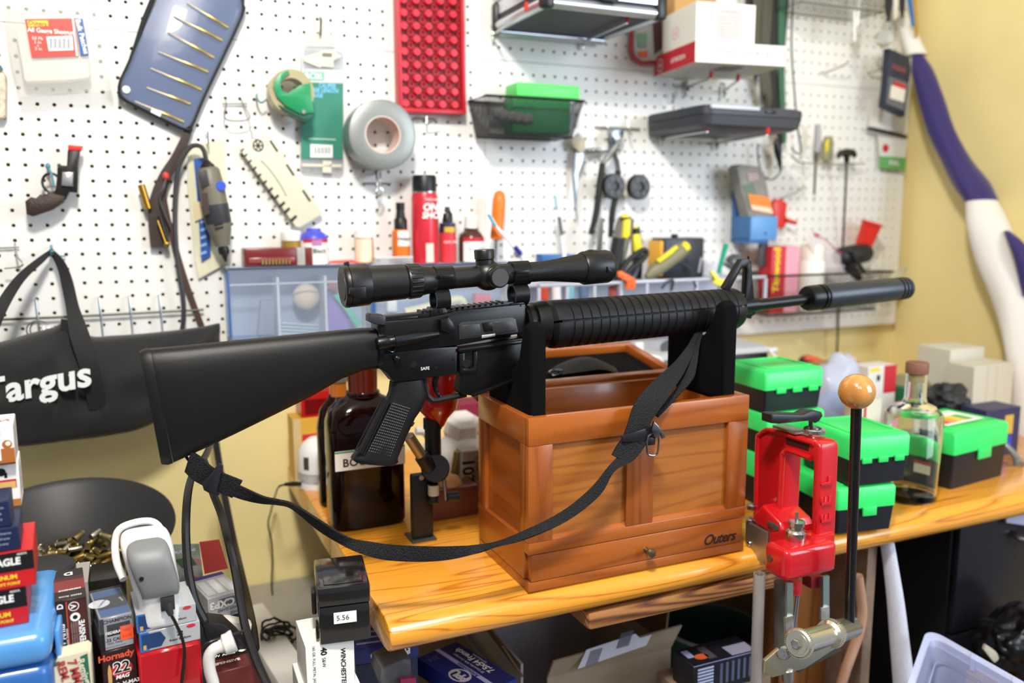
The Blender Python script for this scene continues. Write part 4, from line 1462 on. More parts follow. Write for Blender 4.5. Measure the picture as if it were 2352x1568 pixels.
# red and white carton with a white one on top
RC = M('carton_white', '#efebe2', .5)
fl = V((1.069, 1.479, .305))
D_, W_, lrot = .188, .210, radians(-8)
hh = at(1582, 92, fl.y).z - fl.z
lc = carton('red_carton', 'white carton with red end and pink lettering, lying on hooks right of the aluminium case', W_, D_, hh, RC, fl, lrot)
RDP = M('print_red', '#c42736', .5)
panel(lc, 'left', 0, 0, 1, 1, RDP, lift=.0006)
say(lc, 'left', .60, .45, 'LEE PRECISION', hh * .30, white(), bold=.02, sx=.8, lift=.0012)
spot(lc, 'left', .15, .45, hh * .34, white(), lift=.001, r0=hh * .30)
say(lc, 'left', .15, .45, 'LEE', hh * .24, white(), bold=.02, lift=.0012)
PKP = M('print_pink', '#e7909a', .5)
say(lc, 'front', .52, .55, 'THE PERFECT POWDER MEASURE', hh * .24, PKP, bold=.01, sx=.86)
panel(lc, 'bottom', .38, .55, .62, .85, M('label_greyed', '#8d8b8c', .5), lift=.0006)
W2 = .135
h2 = at(1583, 0, fl.y).z - fl.z - hh
uc = carton('white_carton', 'plain white carton with pink print standing on the red ended carton', W2, D_ * .8, h2, RC, fl + V((.001, .002, hh + .0005)), lrot)
panel(uc, 'front', .25, .08, .85, .92, M('print_blush', '#f1c9c4', .5))
say(uc, 'front', .55, .78, 'LEE PRECISION', h2 * .085, PKP)
for i in range(7):
    say(uc, 'front', .55, .66 - i * .085, 'reloading tools and measure', h2 * .06, PKP)
spot(uc, 'left', .4, .4, h2 * .16, PKP, r0=h2 * .14, sx=1.4)
say(uc, 'left', .4, .4, 'LEE', h2 * .13, PKP, bold=.02)
kc = carton('kraft_carton', 'brown kraft carton edge behind the white carton at the top', .11, .05, .12, M('kraft', '#b28b58', .75), at(1545, 55, 1.66) + V((-.03, -.05, 0)))
for k, (x0, y0, x1, y1) in enumerate(((1575, 205, 1632, 180), (1660, 214, 1694, 186))):
    bracket(x0, y0 - 4, x1, y1, ('left', 'right')[k] + ' red tipped hook under the red and white carton')
mb = MB()
mb.tube([at(1575, 190, 1.684), at(1575, 195, 1.66), at(1575, 222, 1.655)], .0028, 8)
mb.tube([at(1556, 182, 1.672), at(1594, 180, 1.672)], .002, 8)
mb.tube([at(1546, 232, 1.684), at(1546, 236, 1.668), at(1546, 215, 1.664)], .0022, 8)
one(mb, 'double_hook', WIRE, 'zinc hook on the board between red carton and black plastic case', 'hook')

# black plastic case
a = at(1492, 312, 1.672)
fl, fr = atz(1616, 290, a.z), atz(1814, 306, a.z)
D_ = min(a.y - fl.y, .30)
W_ = fr.x - fl.x
hh = at(1616, 237, fl.y).z - a.z
pc = thing('plastic_case', 'dark grey plastic tool case with rounded corners lying on hooks below the red carton', 'case', (fl.x, a.y - D_, a.z))
CSG = M('case_grey', '#3b3d46', .45, bump=.1, bs=600)
q = [(0, 0), (W_, 0), (W_, D_), (0, D_)]
ins = .014


def rr_(x0, y0, x1, y1, r, z, n=5):
    o = []
    for cx, cy, t0 in ((x1 - r, y1 - r, 0), (x0 + r, y1 - r, pi / 2), (x0 + r, y0 + r, pi), (x1 - r, y0 + r, 3 * pi / 2)):
        for i in range(n + 1):
            t = t0 + pi / 2 * i / n
            o.append(V((cx + r * cos(t), cy + r * sin(t), z)))
    return o


MB().loft([rr_(ins, ins, W_ - ins, D_, .02, 0), rr_(.004, .004, W_ - .004, D_, .024, .006), rr_(0, 0, W_, D_, .025, hh * .55)]).build('lower_shell', CSG, pc, local=True)
MB().loft([rr_(0, 0, W_, D_, .025, hh * .58), rr_(0, 0, W_, D_, .025, hh * .92), rr_(.008, .008, W_ - .008, D_, .022, hh)]).build('upper_shell', M('case_grey2', '#34363e', .45), pc, local=True)
MB().box(W_ * .06, -.004, hh * .80, W_ * .52, .004, hh * .98, bev=.002).build('silver_handle', M('handle_silver', '#c3c6d2', .35), pc, local=True)
MB().box(W_ * .58, -.003, hh * .72, W_ * .68, .004, hh * .88, bev=.001).build('latch', BKP, pc, local=True)
bracket(1518, 318, 1625, 301, 'left red tipped hook under the dark grey plastic case')
bracket(1642, 330, 1762, 309, 'right red tipped hook under the dark grey plastic case')


# ---- wire mesh baskets
def lattice(p00, p10, p11, p01, nu, nv, wd=.0011, diag=True):
    mb = MB()
    p00, p10, p11, p01 = map(V, (p00, p10, p11, p01))

    def P(u, v):
        return p00.lerp(p10, u).lerp(p01.lerp(p11, u), v)
    nn = (p10 - p00).cross(p01 - p00).normalized()

    def bar(a, b):
        d = (b - a)
        s = d.cross(nn).normalized() * wd / 2
        mb.add([a - s, a + s, b + s, b - s], [(0, 1, 2, 3)])
    if diag:
        asp = nv / nu
        k = -nv
        while k < nu:
            u0, v0, u1, v1 = k / nu, 0., (k + nv) / nu, 1.
            if u0 < 0:
                v0 = -u0 / (u1 - u0)
                u0 = 0
            if u1 > 1:
                v1 = v0 + (1 - u0) / (u1 - u0) * (1 - v0)
                u1 = 1.
            bar(P(u0, v0), P(u1, v1))
            bar(P(1 - u0, v0), P(1 - u1, v1))
            k += 1
    else:
        for i in range(nu + 1):
            bar(P(i / nu, 0), P(i / nu, 1))
        for i in range(nv + 1):
            bar(P(0, i / nv), P(1, i / nv))
    return mb


MSH = M('mesh_black', '#1c1c1f', .5, .3)


def basket(name, label, T4, B4, mat, nu, nv, ns, rim=.0025, diag=True):
    """T4, B4: front-left, front-right, back-right, back-left of top and bottom"""
    b = thing(name, label, 'basket', (V(B4[0]) + V(B4[2])) / 2)
    for i, nm in enumerate(('front_mesh', 'side_mesh', 'back_mesh', 'side_mesh')):
        j = (i + 1) % 4
        o = lattice(B4[i], B4[j], T4[j], T4[i], nu if i % 2 == 0 else ns, nv, diag=diag).build(nm, mat, b, smooth=0, recalc=False)
        o['kind'] = 'stuff'
    o = lattice(B4[0], B4[1], B4[2], B4[3], nu, ns, diag=diag).build('bottom_mesh', mat, b, smooth=0, recalc=False)
    o['kind'] = 'stuff'
    MB().tube(T4, rim, 8, closed=True).build('rim', mat, b)
    MB().tube(B4, rim * .7, 8, closed=True).build('foot_rim', mat, b)
    return b


f0, f1 = at(1150, 214, 1.575), at(1342, 232, 1.575)
zt = (at(1342, 231, 1.575).z + at(1150, 222, 1.575).z) / 2
x0, x1 = at(1130, 225, 1.575).x - .012, f1.x
zb = (at(1118, 308, 1.60).z + at(1318, 318, 1.60).z) / 2
T4 = [(x0, 1.575, zt), (x1, 1.575, zt), (x1, 1.672, zt), (x0, 1.672, zt)]
B4 = [(x0 + .015, 1.592, zb), (x1 - .018, 1.592, zb), (x1 - .018, 1.668, zb), (x0 + .015, 1.668, zb)]
basket('mesh_basket', 'black wire mesh basket hanging on the board with a green box inside', T4, B4, MSH, 44, 16, 16)
gb = thing('green_case', 'bright green plastic case sticking out of the black mesh basket', 'case', ((x0 + x1) / 2, 1.63, zb + .002))
LG = M('case_green', '#5fdc6c', .4)
LGD = M('case_green_dark', '#2a8f4c', .4)
gx0, gx1 = at(1182, 210, 1.61).x, at(1326, 210, 1.61).x
gz1 = at(1250, 194, 1.61).z
MB().box(gx0 - .006, 1.602, zb + .008, gx1 - .02, 1.655, zt + .006, bev=.003).build('body', LGD, gb)
MB().box(gx0, 1.598, zt + .006, gx1, 1.658, gz1, bev=.003).build('lid', LG, gb)
cr = MB()
for k in range(9):
    p = at(1142 + k * 9, 262 + (k % 2) * 3 + k * 1.2, 1.60)
    cr.ball(p, .0105, 8)
one(cr, 'foam_roll', M('foam_grey', '#8d8b88', .9), 'lumpy grey roll lying in the mesh basket beside green case', 'roll')

# pliers and friends under the basket
STM = M('tool_steel', '#9da2a6', .28, 1)
pl = thing('slip_pliers', 'chrome pliers with long black handles hanging open on the board', 'pliers', at(1395, 540, 1.65))
flat([(1412, 296), (1426, 293), (1434, 302), (1432, 318), (1420, 330), (1410, 325), (1404, 318), (1400, 306)], 1.645, .012, 'jaw', STM, pl, bev=.002)
MB().tube([at(x, y, 1.648) for x, y in ((1402, 315), (1406, 345), (1416, 372), (1420, 392))], [.009, .007, .006, .006], 8, smooth=3).build('shank', STM, pl)
MB().tube([at(x, y, 1.644) for x, y in ((1420, 392), (1416, 440), (1406, 490), (1402, 545))], [.0068, .007, .007, .006], 8, smooth=4).build('handle_grip', M('grip_black', '#17181a', .5), pl)
MB().tube([at(x, y, 1.638) for x, y in ((1418, 330), (1400, 355), (1384, 376))], [.008, .007, .006], 8, smooth=3).build('shank', STM, pl)
MB().tube([at(x, y, 1.638) for x, y in ((1384, 376), (1376, 430), (1369, 490), (1356, 538))], [.0068, .007, .007, .006], 8, smooth=4).build('handle_grip', MATS['grip_black'], pl)
mb = MB()
mb.tube([at(1370, 292, 1.674), at(1470, 296, 1.674)], .0022, 8)
for x in (1396, 1443):
    mb.tube([at(x, 270, 1.684), at(x, 275, 1.670), at(x, 294, 1.668), at(x + 8, 310, 1.64)], .0018, 8)
one(mb, 'double_hook', WIRE, 'zinc hook with cross bar holding the chrome pliers', 'hook')
kn_ = thing('folding_tool', 'worn steel folding tool hanging below the mesh basket left of the pliers', 'tool', at(1328, 480, 1.66))
flat([(1312, 322), (1330, 305), (1345, 322), (1347, 345), (1334, 352), (1316, 335)], 1.655, .010, 'pivot_head', M('horn_tan', '#b9ae98', .5), kn_, bev=.003)
flat([(1321, 350), (1345, 350), (1342, 380), (1330, 400), (1324, 470), (1328, 505), (1322, 470), (1316, 400)], 1.660, .006, 'blade', STM, kn_, bev=.001)
br2 = thing('wire_rack_hook', 'small chrome multi hook strip on the board above the pliers handles', 'hook', at(1370, 350, 1.66))
mb = MB()
mb.tube([at(1336, 353, 1.67), at(1425, 345, 1.67)], .0028, 8)
mb.build('bar', STM, br2)
for x in (1352, 1362, 1374):
    MB().ball(at(x, 345, 1.655), .006, 8).build('hook_ball', STM, br2)
for k, (x, y, s) in enumerate(((1404, 428, 'left'), (1462, 430, 'right'))):
    sp = thing('speed_loader', s + ' round black speed loader hanging behind the pliers', 'loader', at(x, y + 33, 1.65))
    c = at(x, y, 1.648)
    mt = axis_m(c, c + V((0, -1, 0)))
    MB().lathe([(0, .0), (.0262, 0), (.028, .002), (.028, .013), (.0255, .016), (.010, .0165), (.008, .012), (0, .012)], 30, mt).build('disc', BKP, sp)
    for i in range(6):
        t = i * pi / 3
        p = c + V((.0165 * cos(t), -.0163, .0165 * sin(t)))
        MB().lathe([(.0044, 0), (.0058, 0), (.0058, .0012), (.0044, .0012)], 12, axis_m(p, p + V((0, -1, 0)))).build('chamber_ring', M('ring_grey', '#44454a', .4), sp)

# blue bin with grey package
BLB = M('bin_blue', '#3c6ea6', .4)
bb = thing('blue_bin', 'blue plastic parts bin hung on the board, holding a grey package', 'bin', at(1720, 553, 1.63))
xl, xr_ = at(1727, 520, 1.60).x - .002, at(1786, 520, 1.60).x
z1, z0 = at(1727, 497, 1.60).z, at(1727, 552, 1.60).z
zb1 = at(1685, 437, 1.672).z
MB().box(xl, 1.664, z0, xr_, 1.674, zb1, bev=.002).build('back_plate', BLB, bb)
MB().box(xl, 1.600, z0, xr_, 1.606, z1, bev=.0015).build('front_wall', M('bin_blue_lit', '#5b93cf', .4), bb)  # same blue plastic, with the daylight on the front put into the colour
MB().box(xl, 1.606, z0, xl + .004, 1.664, z1, bev=.001).build('side_wall', BLB, bb)
MB().box(xr_ - .004, 1.606, z0, xr_, 1.664, z1, bev=.001).build('side_wall', BLB, bb)
MB().box(xl, 1.606, z0 - .008, xr_ - .02, 1.664, z0 + .004, bev=.001).build('base', BLB, bb)
p = at(1758, 536, 1.5995)
MB().disc(p, (0, -1, 0), .0028, .0006, 12).build('drain_hole', M('hole_dark', '#1f3350', .6), bb)
gpk = thing('grey_package', 'grey printed package with orange sticker leaning in the blue bin', 'package', at(1725, 500, 1.63))
flat([(1692, 384), (1702, 377), (1745, 382), (1758, 400), (1775, 498), (1720, 498)], 1.612, .035, 'pack', M('pack_grey', '#8a8781', .5, var=.2, vs=40), gpk, bev=.003)
flat([(1706, 425), (1730, 420), (1750, 480), (1722, 482)], 1.6105, .002, 'pack_print', M('pack_greenish', '#5f7263', .5), gpk)
flat([(1719, 445), (1767, 453), (1777, 492), (1727, 482)], 1.6095, .002, 'price_sticker', M('sticker_orange', '#f2822f', .5), gpk)
flat([(1725, 470), (1771, 478), (1776, 491), (1728, 481)], 1.6088, .001, 'sticker_band', M('sticker_pale', '#f2cdb6', .5), gpk)
flat([(1716, 398), (1740, 396), (1744, 412), (1720, 416)], 1.6105, .002, 'pack_emblem', M('pack_rose', '#b9a5a0', .5), gpk)

# red powder funnel / scoop behind the bin
fn = thing('red_funnel', 'small red plastic funnel hanging right of the blue bin', 'funnel', at(1795, 520, 1.66))
RP = M('funnel_red', '#cf332f', .35)
flat([(1776, 470), (1784, 458), (1797, 456), (1810, 468), (1806, 492), (1810, 506), (1802, 524), (1782, 524)], 1.652, .016, 'cone', RP, fn, bev=.004)
MB().cyl(at(1806, 506, 1.65), at(1829, 512, 1.645), .0065, .005, 12).build('spout', RP, fn)
mb = MB()
mb.tube([at(1800, 455, 1.684), at(1806, 452, 1.66), at(1835, 438, 1.655), at(1850, 426, 1.65)], .0012, 6, smooth=3)
one(mb, 'wire_hook', M('hook_rust', '#8a5b55', .4, .5), 'thin wire hook with reddish tip above the red funnel', 'hook')

# hanging straps and cords at the top
CG = [M('cord_olive', '#4b4a3c', .7), M('cord_green', '#37644a', .7), M('cord_black', '#23231f', .7), M('cord_grey2', '#8f8d84', .7)]
specs = [(1722, 0, 1735, 180, 10, 2), (1738, 0, 1752, 220, 9, 0), (1752, 0, 1750, 240, 8, 3), (1765, 0, 1764, 250, 12, 0), (1780, 0, 1776, 290, 10, 2), (1796, 0, 1800, 330, 8, 1), (1806, 0, 1790, 380, 7, 2)]
nm = ['leftmost dark', 'second olive', 'third pale', 'fourth olive', 'fifth dark', 'sixth green', 'rightmost dark']
for (xa_, ya, xb, yb, wpx, ci), s in zip(specs, nm):
    Y = 1.655
    mid = ((xa_ + xb) / 2 + random.uniform(-6, 6), (ya + yb) / 2)
    mb = pix_ribbon([(xa_ - wpx, ya - 30, xa_ + wpx, ya - 30), (mid[0] - wpx, mid[1], mid[0] + wpx * .6, mid[1] + 5), (xb - wpx * .5, yb - 30, xb + wpx * .7, yb - 25), (xb - 3, yb, xb + 3, yb)], Y + .004 * (ci - 1.5), .0018)
    one(mb, 'hanging_strap', CG[ci], s + ' strap in the bundle hanging right of the red carton', 'strap', 'bundle of straps at the top of the board')
mb = MB()
mb.tube([at(x, y, 1.66) for x, y in ((1822, -20), (1818, 100), (1824, 200), (1832, 290), (1840, 345), (1830, 352), (1818, 340))], .0022, 6, smooth=4)
one(mb, 'dangling_cable', M('cord_slate', '#3d4348', .6), 'thin slate cord dangling right of the strap bundle', 'cord')
mb = MB()
mb.tube([at(x, y, 1.655) for x, y in ((1740, 330), (1742, 370), (1755, 405), (1775, 412), (1792, 395), (1795, 370))], .0018, 6, smooth=4)
one(mb, 'wire_loop', M('cord_slate', '#3d4348', .6), 'dark wire loop hanging above the grey package', 'wire')
mb = MB().lathe([(.003, 0), (.008, .01), (.009, .03), (.005, .055), (.002, .08)], 14, axis_m(at(1782, 318, 1.65), at(1793, 392, 1.65)))
one(mb, 'cord_plug', BKP, 'black plug at the end of the strap bundle under the plastic case', 'plug')

# T handle key, screwdriver, yellow tool, wire bar
tk = thing('hex_key', 'long hex key with black T handle hanging on the board at right', 'hex key', at(1938, 600, 1.64))
MB().tube([at(1945, 360, 1.63), at(1940, 480, 1.65), at(1933, 600, 1.673), at(1928, 680, 1.674), at(1922, 815, 1.676)], .0026, 6, smooth=3).build('shaft', M('shaft_black', '#2a2c30', .4, .5), tk)
MB().tube([at(1925, 360, 1.63), at(1932, 352, 1.63), at(1945, 350, 1.63), at(1958, 351, 1.63), at(1964, 359, 1.63)], [.006, .0085, .0095, .0085, .006], 10, smooth=3).build('handle', BKP, tk)
MB().tube([at(1945, 352, 1.63), at(1945, 374, 1.63)], [.009, .006], 10).build('handle_stem', BKP, tk)
sd = thing('screwdriver', 'slim clear handled screwdriver in the wire bar at right of the board', 'screwdriver', at(1872, 445, 1.65))
MB().tube([at(1878, 285, 1.645), at(1879, 300, 1.645), at(1876, 340, 1.645), at(1874, 350, 1.645)], [.007, .0085, .0085, .006], 12).build('handle', M('handle_clear', '#a9a5a8', .25), sd)
MB().tube([at(1874, 350, 1.645), at(1870, 446, 1.65)], .0026, 8).build('shaft', M('shaft_black', '#2a2c30', .4, .5), sd)
yt = thing('marking_tool', 'olive and yellow pocket tool beside the screwdriver', 'tool', at(1905, 370, 1.65))
flat([(1895, 325), (1903, 312), (1913, 312), (1917, 330), (1913, 360), (1903, 372), (1893, 366)], 1.645, .012, 'body', M('tool_olive2', '#8b8a66', .5), yt, bev=.003)
flat([(1897, 326), (1904, 318), (1903, 345), (1897, 352)], 1.6435, .003, 'yellow_inlay', M('tool_yellow', '#e3cd2c', .45), yt, bev=.001)
mb = MB()
mb.tube([at(1822, 362, 1.66), at(1835, 372, 1.645), at(1880, 376, 1.64), at(1935, 378, 1.64), at(1985, 375, 1.65)], .002, 8, smooth=3)
for x in (1845, 1900, 1960):
    mb.tube([at(x, 372, 1.683), at(x, 377, 1.645)], .002, 8)
one(mb, 'wire_bar', WIRE, 'zinc wire bar on the board holding screwdriver and T handle key', 'bar')
for x, y, s in ((1885, 165, 'upper'), (1990, 165, 'right')):
    mb = MB()
    p = at(x, y, 1.683)
    mb.tube([p, p + V((0, -.02, -.004)), p + V((.03, -.05, .012)), p + V((.035, -.055, .02))], .0018, 8, smooth=3)
    one(mb, 'peg_hook', WIRE, 'empty peg hook on the %s board near the top wire basket' % s, 'hook')

# top-right basket and hanging bits
T4 = [at(1880, -30, 1.60), at(2010, -5, 1.60)]
zt = .56
xx0, xx1 = at(1850, 0, 1.56).x, at(2040, 0, 1.56).x
zb = at(1880, 12, 1.58).z
T4 = [(xx0, 1.56, zb + .10), (xx1, 1.56, zb + .10), (xx1, 1.672, zb + .10), (xx0, 1.672, zb + .10)]
B4 = [(xx0, 1.57, zb), (xx1, 1.57, zb), (xx1, 1.668, zb), (xx0, 1.668, zb)]
basket('wire_basket', 'grey wire basket at the top right corner of the board', T4, B4, M('mesh_grey', '#6f7270', .4, .6), 26, 10, 12)
for x0_, y0_, x1_, y1_, s in ((1975, -10, 1968, 60, 'longer'), (1962, 25, 1962, 95, 'shorter')):
    mb = MB().cyl(at(x0_, y0_, 1.575), at(x1_, y1_, 1.575), .0035, n=10)
    one(mb, 'white_rod', M('rod_white', '#e7e6e2', .4), s + ' white plastic rod hanging under the top right basket', 'rod')
sb = thing('round_mirror', 'round shiny metal mirror hanging near the flag at top right', 'mirror', at(2032, 118, 1.61))
c = at(2030, 90, 1.60)
MB().lathe([(0, 0), (.019, .002), (.022, .006), (.019, .010), (0, .012)], 28, axis_m(c, c + V((-.5, -.8, .15)))).build('disc', M('mirror_metal', '#d8d6cc', .15, .9), sb)
MB().tube([c + V((.005, .01, .02)), at(2035, 40, 1.62), at(2040, -20, 1.64)], .0022, 8).build('stem', WIRE, sb)
dk = thing('bit_case', 'dark blue bit case with clear window hanging at the right end of the board', 'case', at(2060, 265, 1.62))
flat([(2043, 110), (2090, 130), (2094, 160), (2088, 200), (2078, 268), (2030, 245), (2036, 200), (2040, 150)], 1.60, .02, 'body', M('case_navy', '#20263a', .4), dk, bev=.003)
flat([(2042, 175), (2086, 190), (2076, 255), (2036, 238)], 1.598, .003, 'window', M('window_smoke', '#5f6168', .2), dk)
flat([(2048, 195), (2080, 206), (2076, 235), (2044, 225)], 1.5965, .002, 'paper_insert', M('paper', '#dcd7c8', .6), dk)
flat([(2054, 186), (2080, 195), (2080, 205), (2054, 196)], 1.5965, .002, 'red_print', RDP, dk)
flat([(2050, 145), (2082, 158), (2080, 170), (2048, 158)], 1.5985, .002, 'brand_print', M('print_maroon', '#6a3a3e', .5), dk)
pk = thing('bit_card', 'white and green packaged bits hanging below the dark blue bit case', 'package', at(2050, 388, 1.66))
flat([(2004, 225), (2086, 268), (2084, 308), (1998, 290)], 1.668, .002, 'upper_card', M('card_white', '#eceae4', .5), pk)
flat([(1998, 292), (2084, 312), (2084, 318), (1998, 298)], 1.655, .012, 'dark_clip', BKP, pk, bev=.001)
flat([(2018, 312), (2084, 322), (2080, 362), (2022, 358)], 1.664, .003, 'card', M('card_light', '#dcdcd6', .5), pk)
flat([(2022, 358), (2080, 362), (2080, 392), (2022, 386)], 1.664, .003, 'green_band', M('card_leaf', '#63aa62', .5), pk)
say_at(pk, 'FULL', 2054, 374, 1.6635, 14, white(), bold=.03)
c = at(2034, 340, 1.6635)
MB().disc(c, (0, -1, 0), .0105, .001, 18).build('red_dot', RDP, pk)
LNC = [M('lanyard_black', '#26262c', .7), M('lanyard_white', '#dcd8d0', .7), M('lanyard_blue', '#2f6fb4', .6), M('lanyard_gold', '#b3923f', .6)]
for i, (xa_, xb, yb, wpx, ci, s) in enumerate(((2042, 2040, 50, 8, 0, 'leftmost black'), (2058, 2056, 45, 5, 1, 'white'), (2072, 2072, 40, 6, 0, 'middle black'), (2086, 2096, 60, 5, 2, 'blue beaded'), (2094, 2104, 85, 5, 3, 'gold beaded'))):
    mb = pix_ribbon([(xa_ - wpx, -30, xa_ + wpx, -30), ((xa_ + xb) / 2 - wpx, 10, (xa_ + xb) / 2 + wpx, 10), (xb - wpx * .6, yb - 15, xb + wpx * .6, yb - 15), (xb - 2, yb, xb + 2, yb)], 1.62, .002)
    one(mb, 'lanyard', LNC[ci], s + ' lanyard hanging in the top right corner by the flag', 'lanyard', 'lanyards in the top right corner')

# ---------------------------------------------------------------- rolled flag leaning in the corner
fg = thing('rolled_flag', 'rolled purple and white flag on a pole leaning against the right yellow wall', 'flag', (1.87, 1.2, ZT))


def fl_pts(rows, nm, mat, n=16):
    rings = []
    for x, y, hw, X in rows:
        c = atx(x, y, X)
        r = hw / pxm(c)
        # section across the view and along the wall
        ring_ = []
        for k in range(n):
            t = 2 * pi * k / n
            wob = 1 + .10 * sin(3 * t + y * .02)
            ring_.append(c + (RT * cos(t) * wob + FW * sin(t) * .8) * r + V((0, 0, 0)))
        rings.append(ring_)
    d = densify(rings, 3)
    for r in d:
        for p in r:
            if p.x > XR - .004:
                p.x = XR - .004
    return MB().loft(d).build(nm, mat, fg, smooth=60)


FW_ = M('flag_white', '#e9e6e2', .8, bump=.2, bs=60)
FP = M('flag_purple', '#2f2268', .7, bump=.2, bs=60, sheen=.3)
fl_pts([(2074, 36, 8, 1.84), (2082, 62, 17, 1.845), (2092, 95, 21, 1.85), (2104, 128, 24, 1.855)], 'white_end', FW_)
fl_pts([(2107, 128, 13, 1.855), (2118, 165, 24, 1.858), (2140, 230, 28, 1.862), (2164, 300, 30, 1.866), (2198, 370, 33, 1.87), (2228, 420, 40, 1.872), (2252, 462, 36, 1.875)], 'purple_cloth', FP)
fl_pts([(2250, 455, 33, 1.876), (2270, 520, 46, 1.876), (2296, 600, 48, 1.878), (2330, 690, 48, 1.88), (2352, 800, 44, 1.88), (2366, 950, 40, 1.88), (2368, 1100, 38, 1.88), (2366, 1190, 36, 1.88)], 'white_cloth', FW_)
fl_pts([(2312, 530, 6, 1.868), (2336, 560, 16, 1.866), (2352, 600, 18, 1.866), (2362, 680, 12, 1.868)], 'purple_fold', FP)
# ================================================================ organisers and bottles in front of the board
def organiser(name, label, x0, x1, ytop, ybot, Yf, nd):
    a, b = at(x0, ytop, Yf), at(x1, ytop, Yf)
    z1 = (a.z + b.z) / 2
    z0 = (at(x0, ybot, Yf).z + at(x1, ybot, Yf).z) / 2
    o = thing(name, label, 'organiser', ((a.x + b.x) / 2, (Yf + 1.675) / 2, z0))
    FR_ = M('frame_blue', '#3f6aa6', .35)
    CL_ = M('organiser_clear', '#c3d0e2', .18, alpha=.16, spec=.6)
    X0_, X1_ = a.x, b.x
    Yb_ = 1.672
    MB().box(X0_, Yb_ - .004, z0, X1_, Yb_, z1).build('back_shell', M('organiser_back', '#9fb0c8', .4), o)
    MB().box(X0_ + .003, Yf, z0 + .004, X1_ - .003, Yf + .0015, z1 - .004).build('clear_lid', CL_, o)
    MB().box(X0_, Yf, z1 - .003, X1_, Yb_ - .004, z1).build('top_wall', M('organiser_top', '#c9d6e6', .25), o)
    MB().box(X0_, Yf, z0, X1_, Yb_ - .004, z0 + .003).build('bottom_wall', FR_, o)
    for x in (X0_, X1_ - .003):
        MB().box(x, Yf, z0 + .003, x + .003, Yb_ - .004, z1 - .003).build('side_wall', CL_, o)
    for x in (X0_, X1_):
        MB().tube([(x, Yf, z0 + .01), (x, Yf, z1 - .008)], .0022, 8).build('edge_strip', FR_, o)
    MB().tube([(X0_, Yf, z1 - .001), (X1_, Yf, z1 - .001)], .0018, 8).build('edge_strip', M('frame_slate', '#3b4c66', .4), o)
    MB().tube([(X0_ + .01, Yf, z0), (X1_ - .01, Yf, z0)], .0018, 8).build('edge_strip', FR_, o)
    DV = M('divider_white', '#dfe7f2', .3, alpha=.8)
    for i in range(1, nd):
        x = X0_ + (X1_ - X0_) * i / nd
        MB().box(x - .002, Yf + .003, z0 + .003, x + .002, Yb_ - .006, z1 - .02).build('divider', DV, o)
    MB().box(X0_ + .003, Yf + .003, z1 - .032, X1_ - .003, Yf + .006, z1 - .030).build('divider', DV, o)
    return o, X0_, X1_, z0, z1


og1 = organiser('clear_organiser', 'large clear blue edged organiser case on the board left of the rifle scope', 522, 852, 611, 777, 1.60, 3)
og2 = organiser('clear_organiser', 'clear organiser case behind the scope and the rifle receiver', 858, 1180, 606, 760, 1.60, 2)
ZO = og1[4] + .0012
ZO2 = og2[4] + .0012
# contents
cc = MB()
c = at(703, 682, 1.64)
one(MB().ball(c, .026, 12, 1, .6, 1), 'putty_ball', M('putty', '#cdbfa6', .8), 'beige ball in the middle compartment of the left organiser', 'ball')
for k in range(5):
    mb = MB().cyl(at(645, 742 + k * 8, 1.63), at(730, 748 + k * 7, 1.63), .0035, n=8)
    one(mb, 'metal_rod', M('rod_grey', '#9fb2bd', .35, .6), 'pale metal rod in the pile inside the left organiser', 'rod', 'metal rods in the organiser')
mb = pix_ribbon([(752, 650, 752, 770), (775, 668, 775, 770), (800, 720, 800, 772)], 1.645, .006)
one(mb, 'purple_cloth', M('cloth_purple', '#7f6bb5', .7), 'purple folded cloth in the right compartment of the left organiser', 'cloth')
mb = pix_ribbon([(765, 678, 778, 672), (790, 710, 802, 700), (818, 752, 830, 742)], 1.632, .004)
one(mb, 'green_ribbon', M('ribbon_green', '#4fb594', .6), 'green ribbon lying across the purple cloth in the organiser', 'ribbon')
mb = pix_ribbon([(748, 660, 762, 640), (775, 672, 790, 660), (800, 690, 812, 690)], 1.632, .005)
one(mb, 'dark_red_cloth', M('cloth_wine', '#8d4a52', .8), 'wine red cloth above the purple one in the organiser', 'cloth')
mb = MB().prism([at(x, y, 1.635) for x, y in ((600, 690), (632, 690), (632, 770), (592, 770))], (0, .02, 0), bev=.003)
one(mb, 'grey_tray', M('tray_slate', '#8593a8', .4), 'slate grey tray in the left compartment of the organiser', 'tray')
mb = MB().tube([at(x, y, 1.63) for x, y in ((930, 718), (985, 705), (1040, 690), (1060, 690), (1066, 705))], .009, 8, smooth=3)
one(mb, 'cream_strap', M('strap_cream', '#e4e0b8', .7), 'cream plastic frame seen through the scope mount gap', 'strap')
mb = MB().prism([at(x, y, 1.63) for x, y in rect(1092, 675, 1128, 700)], (0, .02, 0), bev=.002)
one(mb, 'red_block', M('block_red', '#d4566a', .5), 'pinkish red block in the organiser under the scope turret', 'block')
mb = MB().prism([at(x, y, 1.63) for x, y in rect(890, 690, 912, 716)], (0, .02, 0), bev=.002)
one(mb, 'white_block', M('block_white', '#e9ebea', .5), 'white block in the organiser under the scope eyepiece', 'block')


def bottle(name, label, cat, xc, yb_, parts, Y=1.634, z=None):
    """parts: (name, material, [(half px, y px), ...]) lathed round a vertical axis at pixel xc"""
    p = at(xc, yb_, Y)
    zb_ = p.z if z is None else z
    t = thing(name, label, cat, (p.x, Y, zb_))
    k = 1 / pxm(p)
    for nm_, mt_, pr_ in parts:
        MB().lathe([(h * k, max(0, (yb_ - y) * k / cos(PITCH) * 1.0)) for h, y in pr_], 24).build(nm_, mt_, t, local=True)
    return t


